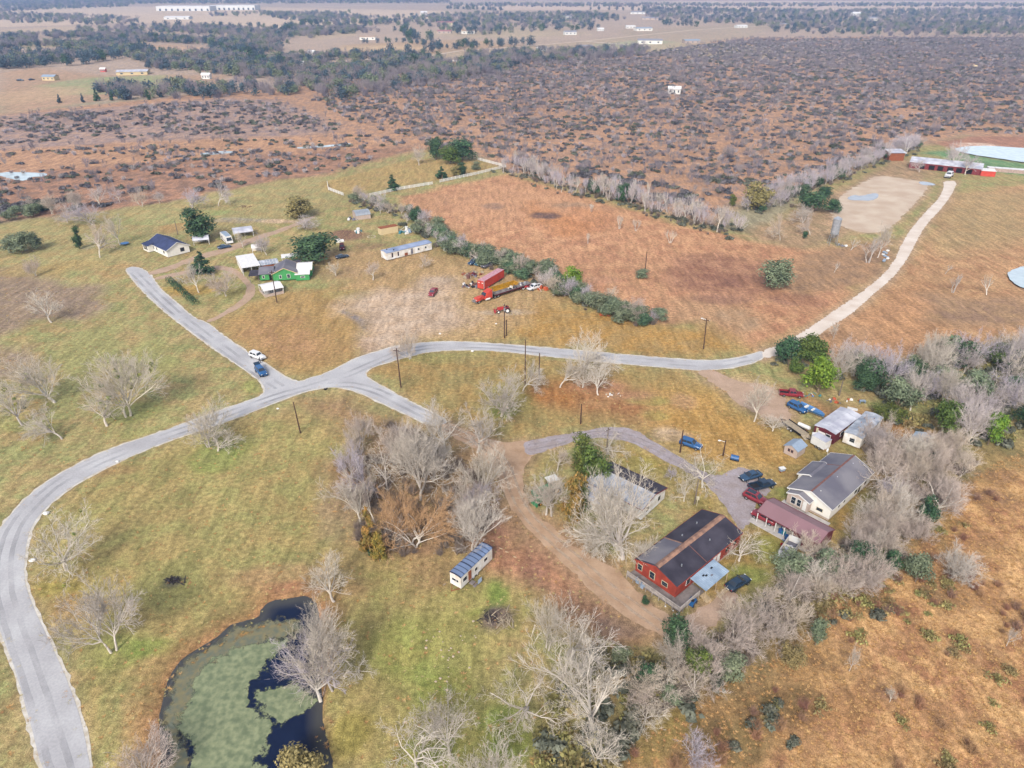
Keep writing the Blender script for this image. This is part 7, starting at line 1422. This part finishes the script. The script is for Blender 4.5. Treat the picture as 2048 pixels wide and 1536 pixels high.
sp.sort(key=lambda p: p[1]+abs(p[0])*.2)
def shrub_thing(x, y, s, me, label, group, name='brush_shrub', cat='shrub', zs=.85):
    o = link(name, me); o.location = (x, y, 0); o.rotation_euler = (0, 0, R2.random()*6.28); o.scale = (s, s, s*zs); tag(o, label, cat, group); return o
for x, y, k in sp[:285]:
    s = R2.uniform(1.3, 3.0); gr = R2.random() < .35; tone = 'dull green' if gr else 'dull purple-brown'; big_ = 'large' if s > 2.3 else ('small' if s < 1.7 else 'middling'); ux = 1024+F*x/(y*CP+HC*SP)
    if k: where = 'the west end of the marsh' if ux < 220 else ('the marsh behind the west yards' if ux < 470 else 'the marsh near the fenced lawn')
    else: where = 'rangeland left of the three big evergreens' if ux < 880 else ('rangeland behind the white fence' if ux < 1200 else ('rangeland behind the orange field' if ux < 1500 else 'rangeland beside the barn'))
    lb = '%s %s shrub on %s' % (big_, tone, where); shrub_thing(x, y, s, R2.choice(SHRG if gr else SHR), lb, lb.replace('shrub', 'shrubs'))
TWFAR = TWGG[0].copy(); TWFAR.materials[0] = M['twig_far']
scatter('brushland', SHR+SHRG+[TWFAR, TWGG[1]], [(x, y, 0, R2.uniform(.8, 2.2)*(1+.35*min(1, max(0, (y-400)/400))), R2.random()*6.28, R2.choice((0,1,2,3,4,5,6,7,8,9,8,9,8))) for x, y, k in sp[285:]], 'dull purple and green brush spreading over the orange rangeland', 'brush')
slimpts = fill([RANGE], 7.6, R2, clump=.40, cl_scale=35, seed=9)+fill([WEST, MARSH], 13, R2, clump=.45, seed=4)
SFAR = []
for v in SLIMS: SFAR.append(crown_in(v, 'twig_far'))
scatter('pale_saplings', SFAR, [(x, y, 0, R2.uniform(.35, .75), R2.random()*6.28, R2.randrange(4)) for x, y in slimpts], 'thin pale bare saplings standing among the rangeland brush', 'saplings')
# understorey of the near thickets
und = [(x, y, 0, R2.uniform(1.0, 2.2), R2.random()*6.28, R2.randrange(6)) for x, y in fill([EASTWOOD, STRIP, CENTRE], 2.6, R2)]
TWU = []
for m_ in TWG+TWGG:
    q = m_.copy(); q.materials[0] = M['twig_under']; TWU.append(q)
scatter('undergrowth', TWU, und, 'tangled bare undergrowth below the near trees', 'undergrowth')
scatter('field_edge_thicket', [crown_in(v, 'twig_grey') for v in SLIMS], [(x, y, -.4, R2.uniform(.55, .95), R2.random()*6.28, R2.randrange(4)) for x, y in along(NLINE, 1.6, 5, R2)+along(WLINE, 2.2, 3.5, R2)], 'grey bare thicket filling the tree lines round the orange field', 'thicket')
TH = [crown_in(v, 'twig_pink') for v in BARE[:3]+BARE[7:10]]
scatter('thicket', TH, [(x, y, -.6, R2.uniform(.38, .62), R2.random()*6.28, R2.randrange(6)) for x, y in fill([EASTWOOD, STRIP], 3.3, R2)], 'dense pinkish-grey bare thicket along the edge of the dry rough', 'thicket')
und2 = [(x, y, 0, R2.uniform(1.0, 2.4), R2.random()*6.28, R2.randrange(6)) for x, y in fill([STRIP, NEWOOD, [(1060,1430),(1160,1400),(1260,1420),(1290,1500),(1200,1600),(1080,1600)]], 3.2, R2)]+[(x, y, 0, R2.uniform(.9, 2.0), R2.random()*6.28, R2.randrange(6)) for x, y in fill([[(1070,1440),(1100,1320),(1160,1290),(1300,1330),(1320,1420),(1260,1500),(1200,1590),(1090,1590)]], 2.2, R2)]
scatter('low_brush', SHRG+SHRO, und2, 'low green and olive brush below the hedge trees', 'brush')
ROUGH = [(1230,1560),(1300,1470),(1500,1340),(1640,1240),(1780,1130),(1880,1010),(1940,950),(2048,900),(2300,900),(2500,1700),(1200,1700)]
TWB = []
for m_ in TWG:
    q = m_.copy(); q.materials[0] = M['twig_brown']; TWB.append(q)
scatter('maroon_brush', TWB, [(x, y, 0, R2.uniform(.6, 1.5), R2.random()*6.28, R2.randrange(3)) for x, y in fill([ROUGH], 3.2, R2, clump=.57, cl_scale=7, seed=12)], 'brown and maroon twiggy brush in the dry rough', 'brush')
KNOT = fill([[(1430,1400),(1600,1375),(1650,1440),(1570,1500),(1420,1540)],[(1640,1165),(1800,1165),(1800,1235),(1660,1250)],[(1340,1500),(1440,1470),(1480,1560),(1340,1580)],[(1830,1170),(1900,1150),(1910,1190),(1850,1210)]], 1.9, R2, clump=.42, cl_scale=5, seed=8)
scatter('dark_brush', SHRO[:2]+[SHRG[0]]+TWB, [(x, y, 0, R2.uniform(.7, 1.5), R2.random()*6.28, R2.randrange(6)) for x, y in KNOT], 'dark olive and brown brush knots in the dry rough', 'brush')
scatter('brown_brush', SHRO, [(x, y, 0, R2.uniform(.6, 1.4), R2.random()*6.28, R2.randrange(3)) for x, y in fill([ROUGH], 3.4, R2, clump=.60, cl_scale=11, seed=2)], 'olive-brown brush patches in the dry rough', 'brush')
scatter('hedge_undergrowth', TWU[:3]+SHRG, [(x, y, 0, R2.uniform(.8, 2.0), R2.random()*6.28, R2.randrange(6)) for x, y in along(HEDGE, 1.2, 3, R2)+along(NLINE, .8, 5, R2)+along(WLINE, 1.5, 3.5, R2)], 'grey undergrowth along the hedgerow and the field tree lines', 'undergrowth')
# dry grass tufts
def gen_tuft(seed, n=14):
    R = random.Random(seed); mb = MB()
    for _ in range(n):
        a = R.random()*6.28; t = R.uniform(.5, 1.1); l = R.uniform(.5, 1); q = R.uniform(0, .25); w = .08
        x, y = math.cos(a)*q, math.sin(a)*q; mb.add([(x-w*math.sin(a), y+w*math.cos(a), 0), (x+w*math.sin(a), y-w*math.cos(a), 0), (x+math.cos(a)*t*l, y+math.sin(a)*t*l, l*.42)], [(0, 1, 2)])
    return mb
M['straw'] = bark('dry_grass', ['dcb078', 'c89a62', 'e8bc80', 'b88a60', 'd4a468'])
M['green_straw'] = bark('pasture_grass', ['d4c88c', 'dcc488', 'b4ac6c', 'e0cc94'])
TUF = [gen_tuft(400+i).mesh('tuft', M['straw']) for i in range(3)]; TUG = [gen_tuft(410+i, 10).mesh('tuft', M['green_straw']) for i in range(2)]
scatter('dry_grass', TUF, [(x, y, 0, R2.uniform(.18, .55), R2.random()*6.28, R2.randrange(3)) for x, y in fill([ROUGH], .66, R2)], 'tall dry orange-brown grass covering the rough', 'grass')
LAWN = [[(-60,470),(440,400),(700,400),(900,500),(1330,660),(1540,720),(1600,900),(1450,1020),(1250,1200),(1160,1600),(-60,1600)]]
scatter('pasture_tufts', TUG+[TUF[0]], [(x, y, 0, R2.uniform(.18, .5), R2.random()*6.28, R2.randrange(3)) for x, y in fill(LAWN, 1.5, R2, avoid=(ROAD, DIRT_DRIVE, GREY_DRIVE, POND, GRAVEL, EAST_DIRT))], 'tufts of dry and green grass over the pasture and lawns', 'grass')
# far woods: low trees by the thousand, and the single dark trees one can pick out
FARW = [[(0,0),(300,2),(250,14),(0,24)],[(0,76),(200,66),(420,56),(640,70),(600,88),(420,92),(200,96),(0,100)],[(0,96),(60,92),(440,90),(560,96),(600,130),(440,150),(300,140),(250,112),(0,140)],[(430,110),(700,112),(860,118),(830,135),(700,150),(520,165),(440,150)],[(180,180),(330,176),(430,176),(640,165),(620,190),(430,196),(240,200)],
        [(600,165),(700,140),(820,128),(1000,125),(1060,122),(1000,150),(850,170),(700,200),(640,200)],[(930,112),(1290,98),(1300,110),(1100,128),(940,126)],[(0,28),(180,32),(290,42),(260,52),(0,46)],[(520,25),(760,36),(900,30),(1180,26),(1260,40),(1100,48),(900,56),(760,52),(700,60),(560,40)],
        [(560,60),(700,56),(760,64),(640,72)],[(1280,16),(1600,22),(2048,20),(2300,20),(2300,50),(2048,72),(1780,72),(1560,66),(1500,50),(1300,44)],[(1520,50),(1800,66),(2048,70),(2048,52),(1700,46)],[(860,58),(1180,44),(1200,56),(960,72)],[(-300,1),(900,1),(900,7),(-300,9)],[(900,9),(2400,9),(2400,14),(900,14)],[(420,28),(700,26),(700,31),(420,33)],[(1000,36),(1180,34),(1180,38),(1000,42)],[(150,60),(420,52),(420,57),(150,66)]]
FIELDS = [[(0,98),(80,92),(150,96),(165,108),(60,116),(0,114)],[(262,92),(300,86),(440,91),(436,107),(300,111)],[(560,78),(640,76),(745,84),(700,97),(600,97)],[(280,64),(470,72),(450,80),(290,76)],[(60,80),(200,76),(190,86),(70,90)],[(470,108),(560,104),(640,112),(560,122),(480,120)],[(640,124),(720,120),(760,130),(660,138)]]
fp, fe = [], []
for i, poly in enumerate(FARW):
    fy = sum(p[1] for p in poly)/len(poly); sp_ = 8.5 if fy > 110 else (11 if fy > 60 else 20)
    q = fill([poly], sp_, R2, avoid=FIELDS); R2.shuffle(q); n = len(q); k = int(n*(.5 if i in (2, 3, 8) else .32)); fe += q[:k]; fp += q[k:]
print('far', len(fp), len(fe), 'shrubs', len(sp), 'bare', sum(o.name.startswith('bare_tree') for o in bpy.data.objects))
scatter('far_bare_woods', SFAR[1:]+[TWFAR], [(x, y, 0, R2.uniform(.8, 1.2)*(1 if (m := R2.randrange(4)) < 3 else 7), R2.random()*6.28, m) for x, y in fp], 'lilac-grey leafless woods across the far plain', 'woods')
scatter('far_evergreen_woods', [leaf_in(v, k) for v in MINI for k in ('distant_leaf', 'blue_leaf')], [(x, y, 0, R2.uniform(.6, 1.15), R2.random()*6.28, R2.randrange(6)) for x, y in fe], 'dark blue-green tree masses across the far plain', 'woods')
FMK = ['the far grey barn','the far pink-roofed house','the far pink-roofed house','the far pink-roofed house','the far warehouses','the wide ranch house','the wide ranch house','the far pink-roofed house','the yellow-walled far house','the far cream barn','the far grey barn','the far cream barn','the wide ranch house','the far cream barn','the far cream barn','the far warehouses','the far grey barn','the yellow-walled far house','the far pink-roofed house']
for j, (pts, lab, grp, sp_) in enumerate((([(640,170),(760,150),(860,120)], 'dark round tree at the near farmland edge', 'round trees on the near farmland edge', 14),([(720,88),(800,84),(860,92),(920,100)], 'round orchard-like dark tree by the far road', 'row trees by the far road', 12),
    ([(760,110),(860,108),(940,92),(1060,88)], 'round dark tree along the far farm road', 'trees along the far farm road', 22),([(800,62),(830,80),(870,82)], 'tall dark tree', 'tall trees by the far house', 14),([(560,70),(600,50),(660,52)], 'tall dark pine of the left skyline', 'far tall pines on the left', 14),
    ([(1150,34),(1240,38)], 'dark pine of the far block', 'far pine block', 13),([(1320,50),(1400,54)], 'dark pine beside the far road on the right', 'far pines on the right', 13),([(890,18),(1010,22)], 'dark tree of the skyline grove', 'far skyline grove', 16),
    ([(0,140),(60,136),(160,130),(290,108)], 'dark tree behind the far left pasture', 'dark trees behind the left pasture', 13),([(120,205),(210,202),(300,198),(390,192)], 'dark cedar of the left fence line', 'cedars in the left fence line', 12),([(900,70),(1080,60),(1180,62)], 'dark tree among the middle far houses', 'trees among the far houses', 20),([(430,95),(520,130),(580,140)], 'large dark evergreen in the left woods', 'large evergreens in the far left woods', 15),([(1380,40),(1560,42),(1700,36)], 'dark tree around the right far houses', 'trees round the far right houses', 22),([(190,112),(260,108),(330,112)], 'dark round tree of the left wood', 'left wood trees', 11),([(180,88),(300,82),(380,88)], 'round dark tree of the upper left grove', 'upper left grove trees', 12),([(250,58),(420,54),(560,60)], 'dark tree in the far left hedge line', 'far left hedge line', 18),([(930,100),(1010,92),(1060,92)], 'round dark tree south of the far road', 'round trees south of the far road', 16),([(-20,118),(60,112),(150,112)], 'dark tree behind the left pasture edge', 'left pasture edge trees', 10),([(1180,20),(1400,24),(1640,24)], 'dark tree in the long skyline hedge', 'skyline hedge trees', 26))):
    S = CONE if 'cedar' in lab else MINI  # all are far evergreens; hedge-line cedars are conical
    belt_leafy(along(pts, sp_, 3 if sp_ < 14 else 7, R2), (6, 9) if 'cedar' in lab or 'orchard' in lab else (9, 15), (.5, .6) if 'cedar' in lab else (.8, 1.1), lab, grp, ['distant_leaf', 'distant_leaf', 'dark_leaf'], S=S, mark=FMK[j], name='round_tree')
HAZE = 0.00014
hz = bpy.data.materials.new('haze_air'); hz.use_nodes = True; N = hz.node_tree.nodes; L = hz.node_tree.links
N.remove(N['Principled BSDF']); pv = N.new('ShaderNodeVolumePrincipled'); pv.inputs['Density'].default_value = HAZE
pv.inputs['Color'].default_value = (.40, .60, 1.0, 1); pv.inputs['Anisotropy'].default_value = 0.2
L.new(pv.outputs[0], N['Material Output'].inputs['Volume'])
bx = MB().box(-9600, 9600, -900, 12500, -3, 95)
ho = link('haze', bx.mesh('haze', hz)); ho['kind'] = 'stuff'; ho['label'] = 'thin pale blue winter haze over the plain'; ho['category'] = 'haze'
